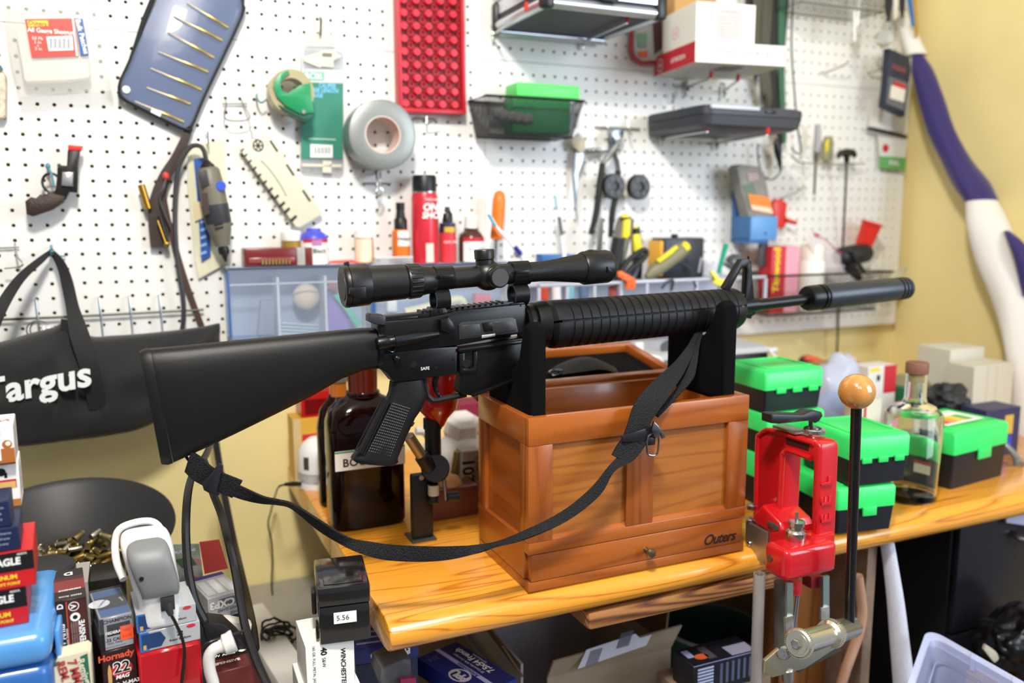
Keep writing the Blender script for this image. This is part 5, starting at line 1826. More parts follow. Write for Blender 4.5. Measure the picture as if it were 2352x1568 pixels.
def blabel(t, y0, y1, yb_, hw, xc, mat, name='label', Y=1.634, a0=-2.6, a1=-.5):
    k = 1 / pxm(at(xc, yb_, Y))
    MB().lathe([(hw * k + .0004, (yb_ - y0) * k), (hw * k + .0004, (yb_ - y1) * k)], 20, None, a0, a1, cap=False).build(name, mat, t, local=True)


def btext(t, s, y, yb_, hw, xc, size_px, mat, rot=0, Y=1.634, dx=0, **kw):
    k = 1 / pxm(at(xc, yb_, Y))
    mt = basis(V((dx * k, -(hw * k + .0012), (yb_ - y) * k)), (1, 0, 0), (0, 0, 1))
    letters(t, s, mt, size_px * k, mat, rot, **kw)


WH, BK = M('cap_white', '#f3f1ea', .4), M('cap_black', '#141416', .4)
# maroon box
mb_ = thing('maroon_box', 'small maroon plastic box with brassy row inside, lying on the left organiser', 'box', at(640, 606, 1.625))
xa, xb = at(563, 600, 1.61).x, at(682, 600, 1.61).x
h_ = at(620, 570, 1.61).z - ZO
MRN = M('maroon', '#76272a', .25, alpha=.9)
MB().box(xa, 1.609, ZO, xb, 1.665, ZO + h_, bev=.002).build('box_body', MRN, mb_)
MB().box(xa + .006, 1.606, ZO + .006, xb - .004, 1.609, ZO + h_ * .48, bev=.001).build('window', M('maroon_glass', '#8d4a45', .1), mb_)
q = MB()
for k in range(9):
    x = xa + (xb - xa) * (.32 + k * .065)
    q.cyl((x, 1.6055, ZO + .003), (x, 1.6055, ZO + .012), .0022, n=8)
o = q.build('brass_row', BR, mb_)
o['kind'] = 'stuff'
xc_ = at(702, 600, 1.61).x
MB().box(xb + .001, 1.612, ZO, xc_, 1.66, ZO + h_, bev=.001).build('grey_end', M('pack_silver', '#a7a49d', .4), mb_)
MB().box(xc_ + .0005, 1.612, ZO, at(719, 600, 1.61).x, 1.66, ZO + h_, bev=.001).build('maroon_end', M('maroon_solid', '#6d2422', .4), mb_)
yb_ = 603
bottle('mustard_jar', 'small jar of mustard coloured grease with white lid behind the maroon box', 'jar', 671, yb_, [('glass_body', M('mustard', '#9a7a2c', .3), [(0, yb_), (21, yb_), (22, 600), (22, 551), (0, 551)]), ('lid', WH, [(0, 550), (23, 550), (24, 548), (23, 530), (20, 528), (0, 528)])], 1.652, ZO)
t = bottle('bluing_bottle', 'white bottle with blue shoulder and red band standing behind the maroon box', 'bottle', 723, yb_, [('body', M('bottle_white', '#efece6', .4), [(0, yb_), (31, yb_), (33, 598), (31, 552), (31, 550), (0, 550)]), ('shoulder', M('bottle_blue', '#4b52c8', .35), [(31, 550), (31, 545), (26, 535), (17, 529), (16, 523), (0, 523)])], 1.642, ZO)
blabel(t, 553, 546, yb_, 32, 723, RDP, 'red_band', Y=1.642)
blabel(t, 560, 548, yb_, 32.3, 723, M('emblem_mauve', '#b17aa6', .5), 'emblem', Y=1.642, a0=-1.9, a1=-1.2)
btext(t, 'Black', 572, yb_, 32.6, 723, 14, black(), Y=1.642, dx=5, bold=.01)
t = bottle('pill_bottle', 'amber pill bottle with pale label and white cap on the organiser', 'bottle', 837, 602, [('body', M('amber', '#c9772b', .25), [(0, 602), (20, 602), (21, 598), (21, 546), (0, 546)]), ('lid', WH, [(0, 545.5), (22, 545.5), (22, 528), (0, 528)])], 1.642, ZO)
blabel(t, 600, 547, 602, 21, 837, M('label_peach', '#efd9bd', .5), Y=1.642, a0=-3.0, a1=-.85)
mb = MB().prism([at(x, y, 1.62) for x, y in ((758, 605), (765, 599), (812, 597), (830, 604))], (0, .02, 0), bev=.001)
one(mb, 'plastic_piece', M('lid_red', '#d9503f', .35), 'flat red plastic piece lying between the white bottle and the pill bottle', 'lid')
t = thing('flat_clear_box', 'flat clear plastic box lying on the organiser in front of the spray bottles', 'box', at(905, 604, 1.612))
xa, xb = at(862, 602, 1.61).x, at(948, 602, 1.61).x
MB().box(xa, 1.606, ZO2, xb, 1.622, ZO2 + .012, bev=.001).build('clear_body', CLR, t)
MB().box(xa, 1.606, ZO2 + .0122, xb, 1.622, ZO2 + .015, bev=.001).build('lid', M('pale_plastic', '#dde0e4', .3), t)
t = bottle('pump_bottle', 'small black topped spray bottle with orange and white label left of the red can', 'bottle', 922, 602, [('body', M('bottle_orange', '#e07326', .35), [(0, 602), (19, 602), (20, 598), (20, 530), (16, 526), (0, 526)]), ('collar', BK, [(0, 525.8), (15, 525.8), (15, 505), (12, 500), (0, 500)]), ('nozzle', BK, [(11, 499.8), (9, 482), (10, 481), (10, 466), (0, 466)])], 1.642, ZO2)
blabel(t, 562, 528, 602, 20, 922, white(), Y=1.642, a0=-2.2, a1=-.6)
btext(t, 'Hoppe', 545, 602, 20.5, 922, 11, black(), Y=1.642, dx=2, bold=.02)
t = bottle('spray_can', 'tall red aerosol can with black cap standing on the organiser', 'can', 978, 602, [('body', M('can_red', '#d8313f', .3, .2), [(0, 602), (29, 602), (30, 598), (30, 455), (27, 446), (0, 446)]), ('rim', M('steel', '#b9bcc0', .28, 1), [(0, 445.8), (28, 445.8), (28, 443), (0, 443)]), ('cap', BK, [(0, 442.8), (27.5, 442.8), (27.5, 412), (25, 407), (0, 406)])], 1.642, ZO2)
btext(t, 'ONE', 477, 602, 30.5, 978, 22, white(), Y=1.642, dx=8, bold=.04, shear=.15)
btext(t, 'SHOT', 495, 602, 30.5, 978, 20, white(), Y=1.642, dx=9, bold=.04, shear=.15)
btext(t, 'Hornady', 459, 602, 30.5, 978, 9, white(), Y=1.642, dx=6)
blabel(t, 600, 557, 602, 30, 978, M('label_grey', '#cfd2c6', .5), 'ingredient_label', Y=1.642, a0=-1.85, a1=-1.25)
t = bottle('drip_bottle', 'small red bottle with black dropper cap and navy band right of the red can', 'bottle', 1029, 602, [('body', M('bottle_red', '#d93d48', .35), [(0, 602), (18, 602), (19, 598), (19, 536), (0, 536)]), ('band', M('band_navy', '#26304e', .4), [(0, 535.8), (19.2, 535.8), (18, 514), (0, 514)]), ('dropper', BK, [(0, 513.5), (12, 513.5), (12, 494), (9, 490), (6, 484), (6, 478), (0, 478)])], 1.642, ZO2)
blabel(t, 534, 522, 602, 19.3, 1029, M('label_gold', '#d8ad34', .4), 'gold_label', Y=1.642, a0=-2.3, a1=-.9)
btext(t, 'GUN OIL', 556, 602, 19.4, 1029, 8, white(), Y=1.642)
t = bottle('brown_bottle', 'brown glass bottle with white label right of the small red bottle', 'bottle', 1083, 602, [('body', M('glass_brown', '#50302a', .2), [(0, 602), (28, 602), (29, 598), (29, 548), (22, 537), (15, 531), (0, 531)]), ('lid', WH, [(0, 530.8), (16, 530.8), (16, 500), (0, 500)]), ('neck_ring', M('glass_brown', '#50302a', .2), [(0, 531), (17, 531), (17, 527), (0, 527)])], 1.642, ZO2)
blabel(t, 601, 550, 602, 29, 1083, white(), Y=1.642)
blabel(t, 556, 547, 602, 29.3, 1083, RDP, 'red_band', Y=1.642)
btext(t, 'Tru-Oil', 573, 602, 29.5, 1083, 13, M('print_grey3', '#55585c', .5), Y=1.642)

# orange handled tool, toothbrushes, small things around the scope
oh = thing('orange_screwdriver', 'fat orange handled screwdriver hanging handle up behind the scope', 'screwdriver', at(1142, 610, 1.64))
ORG = M('handle_orange', '#ef7a24', .4)
mt = axis_m(at(1140, 552, 1.635), at(1149, 422, 1.635))
MB().lathe([(.004, 0), (.013, .003), (.0135, .012), (.0125, .03), (.0138, .06), (.0140, .082), (.011, .097), (.005, .102), (0, .103)], 18, mt).build('handle', ORG, oh)
MB().cyl(at(1140, 552, 1.635), at(1137, 605, 1.635), .0035, n=10).build('shaft', STM, oh)
TBW = M('brush_white', '#eef0f2', .35)


def toothbrush(label, p, head, hcol):
    t = thing('toothbrush', label, 'toothbrush', at(p[-1][0], p[-1][1], 1.60))
    MB().tube([at(x, y, 1.60) for x, y in p], [.0032, .0032, .004, .0046, .0046], 8, smooth=4).build('handle', TBW, t)
    a, b = at(p[0][0], p[0][1], 1.597), at(p[1][0], p[1][1], 1.597)
    mb = MB()
    for i in range(5):
        q = a.lerp(b, i / 4)
        mb.cyl(q + V((-.003, -.001, .002)), q + V((-.008, -.004, .006)), .0028, n=8)
    o = mb.build('bristles', M(head, hcol, .6), t)
    o['kind'] = 'stuff'
    return t


t = toothbrush('white toothbrush with blue and green bristles leaning left behind the scope', [(1128, 500), (1140, 520), (1165, 548), (1190, 580), (1210, 605)], 'bristle_teal', '#3fb6d6')
MB().tube([at(1183, 566, 1.594), at(1196, 584, 1.594)], .005, 8).build('blue_grip', M('grip_blue', '#2a2f93', .4), t)
t = toothbrush('upright white toothbrush with grey neck behind the scope', [(1279, 456), (1282, 480), (1287, 520), (1293, 560), (1297, 600)], 'bristle_pale', '#a7d4e0')
MB().tube([at(1284, 498, 1.596), at(1290, 538, 1.596)], .0042, 8).build('grey_grip', M('grip_grey', '#6d6f73', .4), t)
mb = MB().prism([at(x, y, 1.60) for x, y in rect(1244, 584, 1320, 604)], (0, .03, 0), bev=.002)
one(mb, 'blue_block', M('block_blue', '#2f66a4', .4), 'flat blue plastic block lying behind the scope bell', 'block')
mb = MB().ball(at(1190, 582, 1.62), .010, 10)
one(mb, 'metal_ball', M('steel', '#b9bcc0', .28, 1), 'small steel ball knob behind the scope turret', 'knob')
mb = MB().tube([at(1383, 500, 1.60), at(1378, 545, 1.60), at(1374, 590, 1.60)], [.004, .006, .006], 8)
one(mb, 'punch_tool', STM, 'slim chrome tool standing between pliers handles and the scope bell', 'tool')

# tool rack with its tools
Yr = 1.50
zr1 = at(1560, 640, Yr).z
zr0 = at(1560, 712, Yr).z
xr0, xr1 = at(1240, 650, Yr).x, at(1762, 630, Yr).x
rk = thing('tool_rack', 'pale grey metal tool rack on the board above the handguard, full of tools', 'rack', ((xr0 + xr1) / 2, 1.58, zr0))
RKM = M('rack_grey', '#b9bcc8', .4, .3)
MB().box(xr0, Yr, zr1 - .007, xr1, Yr + .012, zr1, bev=.002).build('front_rail', RKM, rk)
MB().box(xr0, Yr, zr0, xr1, 1.672, zr0 + .004).build('rack_floor', RKM, rk)
MB().box(xr0, 1.668, zr0 + .004, xr1, 1.674, zr1 + .02).build('back_plate', M('rack_pale', '#dfe3ee', .4), rk)
n = 9
for i in range(n + 1):
    x = xr0 + (xr1 - xr0) * i / n
    MB().box(x - .003, Yr + .002, zr0 + .004, x + .003, Yr + .008, zr1 - .007).build('upright', RKM, rk)
MB().box(xr0, 1.58, zr1 - .012, xr1, 1.668, zr1 - .008).build('upper_shelf', RKM, rk)
TG, TY, TK = M('tool_grey', '#75746a', .5), M('tool_yellow2', '#efd824', .4), M('tool_black', '#202124', .45)


def spindle(a, b, prof, Y, nm, mat, par, n=16, sy=1.):
    A, B = at(*a, Y), at(*b, Y)
    L = (B - A).length
    k = 1 / pxm(A)
    return MB().lathe([(r * k, t * L) for t, r in prof], n, axis_m(A, B)).build(nm, mat, par)


u1 = thing('utility_knife', 'grey and yellow utility knife standing handle up in the tool rack', 'knife', at(1420, 640, 1.54))
spindle((1408, 640), (1440, 494), [(0, 10), (.25, 17), (.5, 19), (.8, 21), (.93, 19), (1, 8), (1, 0)], 1.55, 'handle', TG, u1)
flat([(1436, 505), (1449, 503), (1448, 540), (1441, 548), (1432, 545)], 1.528, .01, 'yellow_inlay', TY, u1, bev=.002)
flat([(1427, 497), (1436, 491), (1446, 494), (1448, 500), (1430, 500)], 1.528, .01, 'yellow_inlay', TY, u1, bev=.002)
spindle((1404, 650), (1424, 548), [(0, 14), (.5, 17), (1, 18), (1, 0)], 1.548, 'rubber_grip', TK, u1)
u2 = thing('yellow_driver', 'black and yellow screwdriver standing next to the grey utility knife', 'screwdriver', at(1465, 640, 1.56))
spindle((1466, 640), (1460, 520), [(0, 8), (.3, 12), (.75, 13), (1, 9), (1, 0)], 1.57, 'handle', TK, u2)
flat([(1455, 538), (1472, 537), (1477, 572), (1460, 578)], 1.555, .012, 'yellow_panel', TY, u2, bev=.003)
flat([(1452, 520), (1466, 519), (1468, 524), (1452, 525)], 1.556, .012, 'yellow_panel', TY, u2, bev=.002)
u3 = thing('black_scissors', 'black ring handled snips lying across the tool rack', 'snips', at(1460, 630, 1.53))
MB().tube([at(x, y, 1.53) for x, y in ((1425, 630), (1440, 602), (1462, 583), (1480, 574), (1484, 584), (1470, 602), (1448, 618), (1436, 632))], .0062, 8, smooth=4, closed=True).build('ring_handle', TK, u3)
MB().tube([at(1430, 628, 1.535), at(1412, 655, 1.535)], .006, 8).build('blade', TK, u3)
spindle((1452, 640), (1468, 600), [(0, 8), (1, 7), (1, 0)], 1.545, 'second_handle', M('snips_slate', '#4c5262', .5), u3)
u4 = thing('yellow_knife', 'olive and yellow handled knife lying slanted in the tool rack', 'knife', at(1520, 640, 1.53))
spindle((1484, 636), (1576, 566), [(0, 6), (.15, 15), (.4, 18), (.8, 19), (.95, 16), (1, 9), (1, 0)], 1.54, 'handle', M('olive_grip', '#807d62', .5), u4)
flat([(1510, 598), (1540, 575), (1556, 563), (1559, 570), (1545, 584), (1516, 605)], 1.523, .01, 'yellow_inlay', TY, u4, bev=.003)
spindle((1568, 572), (1578, 564), [(0, 14), (1, 12), (1, 0)], 1.537, 'yellow_end', TY, u4)
u5 = thing('black_meter', 'small black boxy meter with yellow edge on the tool rack shelf', 'meter', at(1570, 592, 1.62))
xa, xb = at(1526, 570, 1.60).x, at(1618, 570, 1.60).x
za, zb = zr1 - .008, at(1570, 546, 1.60).z
MB().box(xa, 1.60, za, xb, 1.655, zb, bev=.004).build('body', M('meter_black', '#2a2d38', .4), u5)
MB().box(xa - .010, 1.602, za + .006, xa - .0005, 1.65, zb - .006, bev=.002).build('yellow_edge', M('edge_amber', '#e6a82c', .4), u5)
MB().cyl(((xa * .6 + xb * .4), 1.625, zb), ((xa * .6 + xb * .4), 1.625, zb + .008), .008, n=14, bev=.001).build('dial', BK, u5)
mb = MB().tube([at(1668, 560, 1.56), at(1650, 628, 1.56)], [.0062, .005], 8)
one(mb, 'teal_pen', M('teal_plastic', '#1fa083', .35), 'teal plastic pick standing slanted in the tool rack', 'pick')
mb = MB().prism([at(x, y, 1.49) for x, y in ((1420, 624), (1428, 622), (1460, 640), (1462, 648), (1457, 666), (1440, 664), (1442, 648), (1430, 640), (1422, 636))], (0, .008, 0), bev=.001)
one(mb, 'orange_clip', M('clip_orange', '#f0692a', .45), 'orange plastic clip hanging over the rack rail above the handguard', 'clip')
mb = MB().prism([at(x, y, 1.49) for x, y in ((1632, 624), (1640, 622), (1655, 642), (1670, 642), (1672, 655), (1652, 657), (1640, 650), (1645, 643))], (0, .008, 0), bev=.001)
one(mb, 'yellow_clip', M('clip_yellow', '#ecdf3c', .45), 'yellow plastic clip on the rack rail left of the front sight', 'clip')
u6 = thing('goggle_lens', 'dark grey rounded lens cup sitting behind the front sight', 'cup', at(1700, 610, 1.60))
MB().lathe([(0, 0), (.022, .001), (.024, .012), (.018, .024), (.008, .030), (0, .031)], 20, axis_m(at(1682, 612, 1.60), at(1708, 576, 1.59))).build('cup', M('lens_grey', '#50545c', .3), u6)
MB().lathe([(.020, 0), (.024, 0), (.024, .004), (.020, .004)], 20, axis_m(at(1678, 618, 1.60), at(1704, 582, 1.59))).build('rim', TK, u6)
mb = MB().prism([at(x, y, 1.62) for x, y in ((1748, 545), (1764, 543), (1766, 555), (1760, 612), (1744, 612))], (0, .01, 0), bev=.002)
one(mb, 'dark_file', M('file_dark', '#45454a', .5), 'dark flat file handle standing right of the front sight', 'file')
mb = MB().cyl(at(1610, 590, 1.57), at(1603, 626, 1.57), .005, n=10, bev=.001)
one(mb, 'chrome_socket', STM, 'chrome tipped socket bit standing in the tool rack', 'socket')
mb = MB().tube([at(1552, 602, 1.55), at(1580, 612, 1.54), at(1590, 632, 1.525), at(1598, 658, 1.495)], .003, 8, smooth=3)
one(mb, 'hex_wrench', M('wrench_dark', '#3c4350', .4, .4), 'bent dark hex wrench hanging over the rack rail', 'wrench')
mb = MB().tube([at(1520, 662, 1.495), at(1530, 650, 1.495), at(1546, 644, 1.495), at(1542, 668, 1.495)], .003, 8, smooth=3)
one(mb, 'small_hook_tool', M('wrench_dark', '#3c4350', .4, .4), 'small dark hooked tool below the rack rail', 'tool')
for x, c_, s in ((1408, '#a2524c', 'red'), (1250, '#c24a32', 'orange red'), (1278, '#e8e4e4', 'white'), (1310, '#7db4c8', 'pale blue'), (1340, '#5d6f8c', 'slate')):
    mb = MB().cyl(at(x, 715, 1.56), at(x, 655, 1.56), .010, n=12, bev=.002)
    one(mb, 'plastic_tube', M('tube_' + s.replace(' ', '_'), c_, .4), s + ' plastic tube standing in the rack behind the rifle', 'tube')

# right wire basket and its contents
zt = at(1900, 628, 1.56).z
zb = at(1900, 716, 1.585).z
xx0, xx1 = at(1764, 628, 1.56).x, at(2040, 628, 1.56).x
T4 = [(xx0, 1.545, zt), (xx1, 1.545, zt), (xx1, 1.664, zt), (xx0, 1.664, zt)]
B4 = [(xx0 + .02, 1.575, zb), (xx1 - .02, 1.575, zb), (xx1 - .02, 1.660, zb), (xx0 + .02, 1.660, zb)]
basket('wire_basket', 'dark wire basket on the board behind the suppressor, holding red box and bottle', T4, B4, MSH, 34, 10, 12, .0028)
xa, xb, xc_ = at(1766, 650, 1.60).x, at(1802, 650, 1.60).x, at(1833, 650, 1.60).x
z1 = at(1800, 566, 1.60).z
rb = thing('red_box', 'red and pink carton with yellow lettering standing in the right wire basket', 'box', ((xa + xc_) / 2, 1.62, zb + .003))
MB().box(xa + .006, 1.600, zb + .003, xc_ - .002, 1.645, z1, bev=.001).build('carton_body', M('box_red', '#c4222c', .45), rb)
MB().box(xb, 1.5988, zb + .003, xc_ - .002, 1.5999, z1).build('pink_side', M('box_pink', '#f0a3b4', .5), rb)
say_at(rb, 'Titewood', 1784, 620, 1.5985, 26, TY, rot=90, bold=.03)
wp = 1858
yb2 = 712
t = bottle('pill_jar', 'white plastic jar with ribbed lid standing in the right wire basket', 'bottle', wp, yb2, [('body', WH, [(0, yb2), (28, yb2), (30, 705), (30, 605), (26, 598), (0, 598)]), ('lid', M('lid_cream', '#f6f1e6', .4), [(0, 597.5), (26, 597.5), (26, 570), (23, 563), (0, 562)])], 1.615, zb + .003)
k_ = thing('black_clamp', 'black plastic clamp lying on top of the right wire basket', 'clamp', at(1960, 640, 1.60))
spindle((1925, 590), (1995, 580), [(0, 0), (0, 18), (.1, 22), (.5, 24), (.9, 22), (1, 16), (1, 0)], 1.60, 'jaw_body', TK, k_)
spindle((1945, 605), (1975, 640), [(0, 16), (.6, 12), (1, 7), (1, 0)], 1.59, 'nozzle', TK, k_)
MB().tube([at(1955, 575, 1.57), at(1968, 600, 1.57), at(1985, 625, 1.57)], .005, 8).build('lever', TK, k_)
rc = thing('red_cup', 'red plastic cup tipped over behind the black clamp', 'cup', at(1985, 560, 1.63))
A, B = at(1978, 578, 1.64), at(2003, 512, 1.62)
MB().lathe([(0, 0), (.020, .001), (.025, .075), (.029, .0755), (.029, .078), (.024, .078), (.019, .004), (0, .004)], 24, axis_m(A, A + (B - A).normalized())).build('cup', M('cup_red', '#dc2f22', .35), rc)
zp = thing('zip_bag', 'clear zip bag with pink edge hanging over the right wire basket', 'bag', at(1900, 610, 1.58))
flat([(1845, 540), (1870, 535), (1935, 590), (1960, 640), (1930, 655), (1895, 630)], 1.59, .002, 'film', M('bag_film', '#e7dde0', .15, alpha=.35, bump=.8, bs=30), zp)
MB().tube([at(1868, 533, 1.588), at(1905, 558, 1.588), at(1945, 595, 1.588)], .0014, 6, smooth=3).build('zip_edge', M('zip_pink', '#cf6f86', .5), zp)
MB().box(-.006, -.002, -.0035, .006, .002, .0035, Matrix.Translation(at(1877, 540, 1.587))).build('zip_slider', M('zip_magenta', '#c02a78', .4), zp)
bk_ = thing('board_shelf', 'sloping end plate of the shelf at the right end of the pegboard', 'shelf', at(2060, 640, 1.66))
flat([(2020, 632), (2086, 612), (2078, 632), (2050, 650), (2024, 655)], 1.60, .004, 'end_plate', M('plate_pale', '#cfc4a4', .5), bk_)
# ================================================================ things standing on the bench
# pale device behind the toolbox
fs = thing('desk_scanner', 'pale grey desktop device with slab lid and dark sides standing behind the toolbox', 'scanner', at(1600, 870, 1.50))
PAL, DGR = M('device_pale', '#c4c6cc', .4), M('device_dark', '#17181c', .4)
zt1, zt0 = at(1700, 772, 1.58).z, -.395
za = at(1700, 800, 1.44).z
xs0, xs1 = at(1400, 800, 1.44).x, at(1765, 800, 1.44).x
MB().prism([V((xs0, 1.44, za - .012)), V((xs0, 1.44, za)), V((xs0, 1.62, za + .012)), V((xs0, 1.62, za))], (xs1 - xs0, 0, 0), bev=.003).build('slab_lid', PAL, fs)
MB().box(xs0 + .02, 1.445, za - .014, xs1 + .03, 1.45, za - .006, bev=.001).build('lid_edge', M('edge_white', '#d9e0f2', .3), fs)
MB().box(at(1490, 820, 1.47).x, 1.47, ZT, at(1640, 820, 1.47).x, 1.60, za - .013, bev=.006).build('grey_body', M('device_grey', '#a09f97', .5), fs)
MB().box(at(1645, 820, 1.46).x, 1.46, za - .06, at(1765, 820, 1.46).x, 1.60, za - .014, bev=.004).build('dark_side', DGR, fs)
MB().lathe([(0, 0), (.026, .001), (.028, .003), (0, .004)], 24, axis_m(at(1540, 795, 1.468), at(1540, 795, 1.468) + V((0, -1, 0))) @ Matrix.Diagonal((1.0, .55, 1, 1))).build('dark_recess', M('recess_dark', '#4d5156', .5), fs)
TBT = M('tube_white', '#d8d8d6', .35)
MB().box(at(1457, 800, 1.44).x, 1.435, ZT, at(1475, 800, 1.44).x, 1.447, za + .03).build('post', TBT, fs)
MB().tube([at(x, y, 1.43) for x, y in ((1470, 815), (1490, 818), (1512, 822), (1520, 832), (1538, 866))], .0045, 8, smooth=3).build('side_tube', TBT, fs)
MB().tube([at(x, y, 1.43) for x, y in ((1470, 815), (1490, 840), (1508, 866))], .0040, 8, smooth=3).build('side_tube', TBT, fs)
MB().tube([at(x, y, 1.445) for x, y in ((1765, 800), (1775, 815), (1790, 826))], .004, 8, smooth=3).build('side_tube', TBT, fs)
MB().tube([at(x, y, 1.30) for x, y in ((1657, 812), (1664, 830), (1660, 860), (1662, 898))], .004, 8, smooth=3).build('leg', TBT, fs)
MB().box(at(1410, 800, 1.43).x, 1.432, za - .012, at(1457, 800, 1.43).x, 1.44, za - .004).build('front_strip', M('edge_white', '#d9e0f2', .3), fs)

# soft black pouch lying on the open lid
po = thing('black_pouch', 'crumpled black pouch with chrome clip lying on the open toolbox lid', 'pouch', at(1370, 860, 1.22))
PCH = M('pouch_black', '#1f2023', .6, bump=.3, bs=300)
rings = []
for x, y0, y1, d in ((1262, 858, 866, .008), (1290, 840, 866, .018), (1330, 825, 864, .024), (1365, 824, 858, .024), (1400, 838, 862, .02), (1440, 858, 870, .014), (1468, 868, 873, .006)):
    a, b = at(x, y0, 1.215), at(x, y1, 1.205)
    rings.append([(a + b) / 2 + (a - b) / 2 * cos(2 * pi * k / 14) + V((0, d * sin(2 * pi * k / 14), .003 * sin(4 * pi * k / 14))) for k in range(14)])
MB().loft(densify(rings, 3)).build('pouch_body', PCH, po)
MB().tube([at(x, y, 1.185) for x, y in ((1262, 855), (1275, 850), (1290, 852), (1284, 858), (1268, 862))], .0028, 8, smooth=3, closed=True).build('chrome_clip', CHR, po)

# ---------------------------------------------------------------- green and black ammunition boxes
LIDG = M('lid_green', '#35d96a', .32, spec=.5)
BODB = M('body_black', '#17191f', .42, bump=.1, bs=800)


def ammo_case(label, FL, FR, FT, Z, depth, split=.52, latch='hinge'):
    g = fit(FL, FR, FT, Z=Z, depth=depth)
    b = thing('ammo_case', label, 'case', g['loc'], g['rot'], None)
    W_, D_, H_ = g['W'], depth, g['H']
    b['group'] = 'green lidded black plastic cases on the bench'
    DIM[b.name] = (W_, D_, H_)
    hs = H_ * split
    r = .004
    MB().loft([rr_(.003, .003, W_ - .003, D_ - .003, r, 0), rr_(0, 0, W_, D_, r, hs)]).build('case_body', BODB, b, local=True)
    MB().loft([rr_(-.0012, -.0012, W_ + .0012, D_ + .0012, r, hs + .0004), rr_(-.0012, -.0012, W_ + .0012, D_ + .0012, r, H_ - .006), rr_(.002, .002, W_ - .002, D_ - .002, r, H_ - .0008), rr_(.004, .004, W_ - .004, D_ - .004, r, H_)]).build('lid', LIDG, b, local=True)
    for q in ((.012, .012, W_ - .012, .016), (.012, D_ - .016, W_ - .012, D_ - .012), (.012, .016, .016, D_ - .016), (W_ - .016, .016, W_ - .012, D_ - .016)):
        MB().box(q[0], q[1], H_ - .0002, q[2], q[3], H_ + .0018, bev=.0006).build('lid_ridge', LIDG, b, local=True)
    if latch == 'hinge':
        for i in range(3):
            x = W_ * (.18 + i * .28)
            MB().box(x, -.0045, hs - .006, x + W_ * .16, -.001, hs + .004, bev=.001).build('hinge', LIDG, b, local=True)
    else:
        MB().box(W_ * .42, -.005, hs - H_ * .16, W_ * .66, -.001, hs + H_ * .04, bev=.0015).build('latch', LIDG, b, local=True)
    return b, g


e, g = ammo_case('green lidded black case, topmost of the stack of three beside the toolbox', (1755, 948), (1886, 934), (1757, 852), -.330, .115)
H3 = .0845
zs = -.330
dl = g['loc']
for k, s in ((1, 'middle'), (2, 'bottom')):
    b = dup(e, V((dl.x + .004 * k, dl.y - .004 * k, -.330 - (g['H'] + .002) * k if k == 1 else ZT)), 'green lidded black case, %s of the stack of three behind the press' % s)
    DIM[b.name] = DIM[e.name]
    if k == 2:
        hfree = (-.330 - (g['H'] + .002)) - ZT - .002
        b.scale = (1, 1, hfree / g['H'])
ammo_case('green lidded black case with hinges, upper of the pair behind the black lever', (1950, 1117), (2083, 1103), (1951, 1004), -.5 + .0805, .125)
ammo_case('green lidded black case with latch, lower of the pair at the bench edge', (1920, 1228), (2051, 1214), (1920, 1122), ZT, .125, latch='latch')
e2, g2 = ammo_case('green lidded black case with colourful sticker on the lid, alone at far right', (2185, 1126), (2306, 1092), (2191, 994), ZT, .13, split=.60, latch='latch')
panel(e2, 'top', .15, .25, .85, .8, white(), lift=.0022)
for i, c_ in enumerate(('#d8413a', '#e8a23a', '#e9d24a', '#58b05a')):
    panel(e2, 'top', .2 + i * .14, .32, .33 + i * .14, .6, M('swatch_%d' % i, c_, .5), lift=.0026)
panel(e2, 'left', .42, .25, .72, .50, white(), lift=.0012)
panel(e2, 'left', .42, .44, .72, .50, RDP, lift=.0016)
mb = MB()

# glass bottle with cork
gb = atz(2086, 1143, ZT)
k = 1 / pxm(gb)
gl = thing('glass_bottle', 'round clear glass bottle with short neck and brown stopper between the green cases', 'bottle', (gb.x, gb.y, ZT))
GLS = M('bottle_glass', '#f4fbf8', .03, trans=1., ior=1.45)
r0 = 58 * k
zz = lambda y: (1146 - y) * k * .98
MB().lathe([(0, 0), (r0 * .92, 0), (r0, .004), (r0 * 1.08, zz(960)), (r0 * 1.06, zz(942)), (r0 * .8, zz(928)), (r0 * .45, zz(918)), (r0 * .40, zz(905)), (r0 * .38, zz(850)), (r0 * .30, zz(850)), (r0 * .32, zz(905)), (r0 * .38, zz(915)), (r0 * .75, zz(924)), (r0 * 1.0, zz(944)), (r0 * .94, .014), (r0 * .3, .010), (0, .0095)], 40, cap=False).build('glass', GLS, gl, local=True)
MB().lathe([(0, zz(868)), (r0 * .285, zz(868)), (r0 * .285, zz(850.5)), (r0 * .285, zz(850))], 24).build('cork_plug', M('cork', '#c9a878', .8), gl, local=True)
MB().lathe([(0, zz(849)), (r0 * .41, zz(849)), (r0 * .42, zz(846)), (r0 * .42, zz(826)), (r0 * .39, zz(823)), (0, zz(822))], 28).build('stopper', M('stopper_brown', '#7e5341', .6), gl, local=True)

# cartons and clutter along the back of the bench
def bench_box(name, label, x0, x1, ytop, Y, depth, mat, cat='box', zb=ZT, rot=0):
    a, b = at(x0, ytop, Y), at(x1, ytop, Y)
    W_ = b.x - a.x
    bb_ = carton(name, label, W_, depth, (a.z + b.z) / 2 - zb, mat, (a.x, Y, zb), rot, cat=cat)
    return bb_


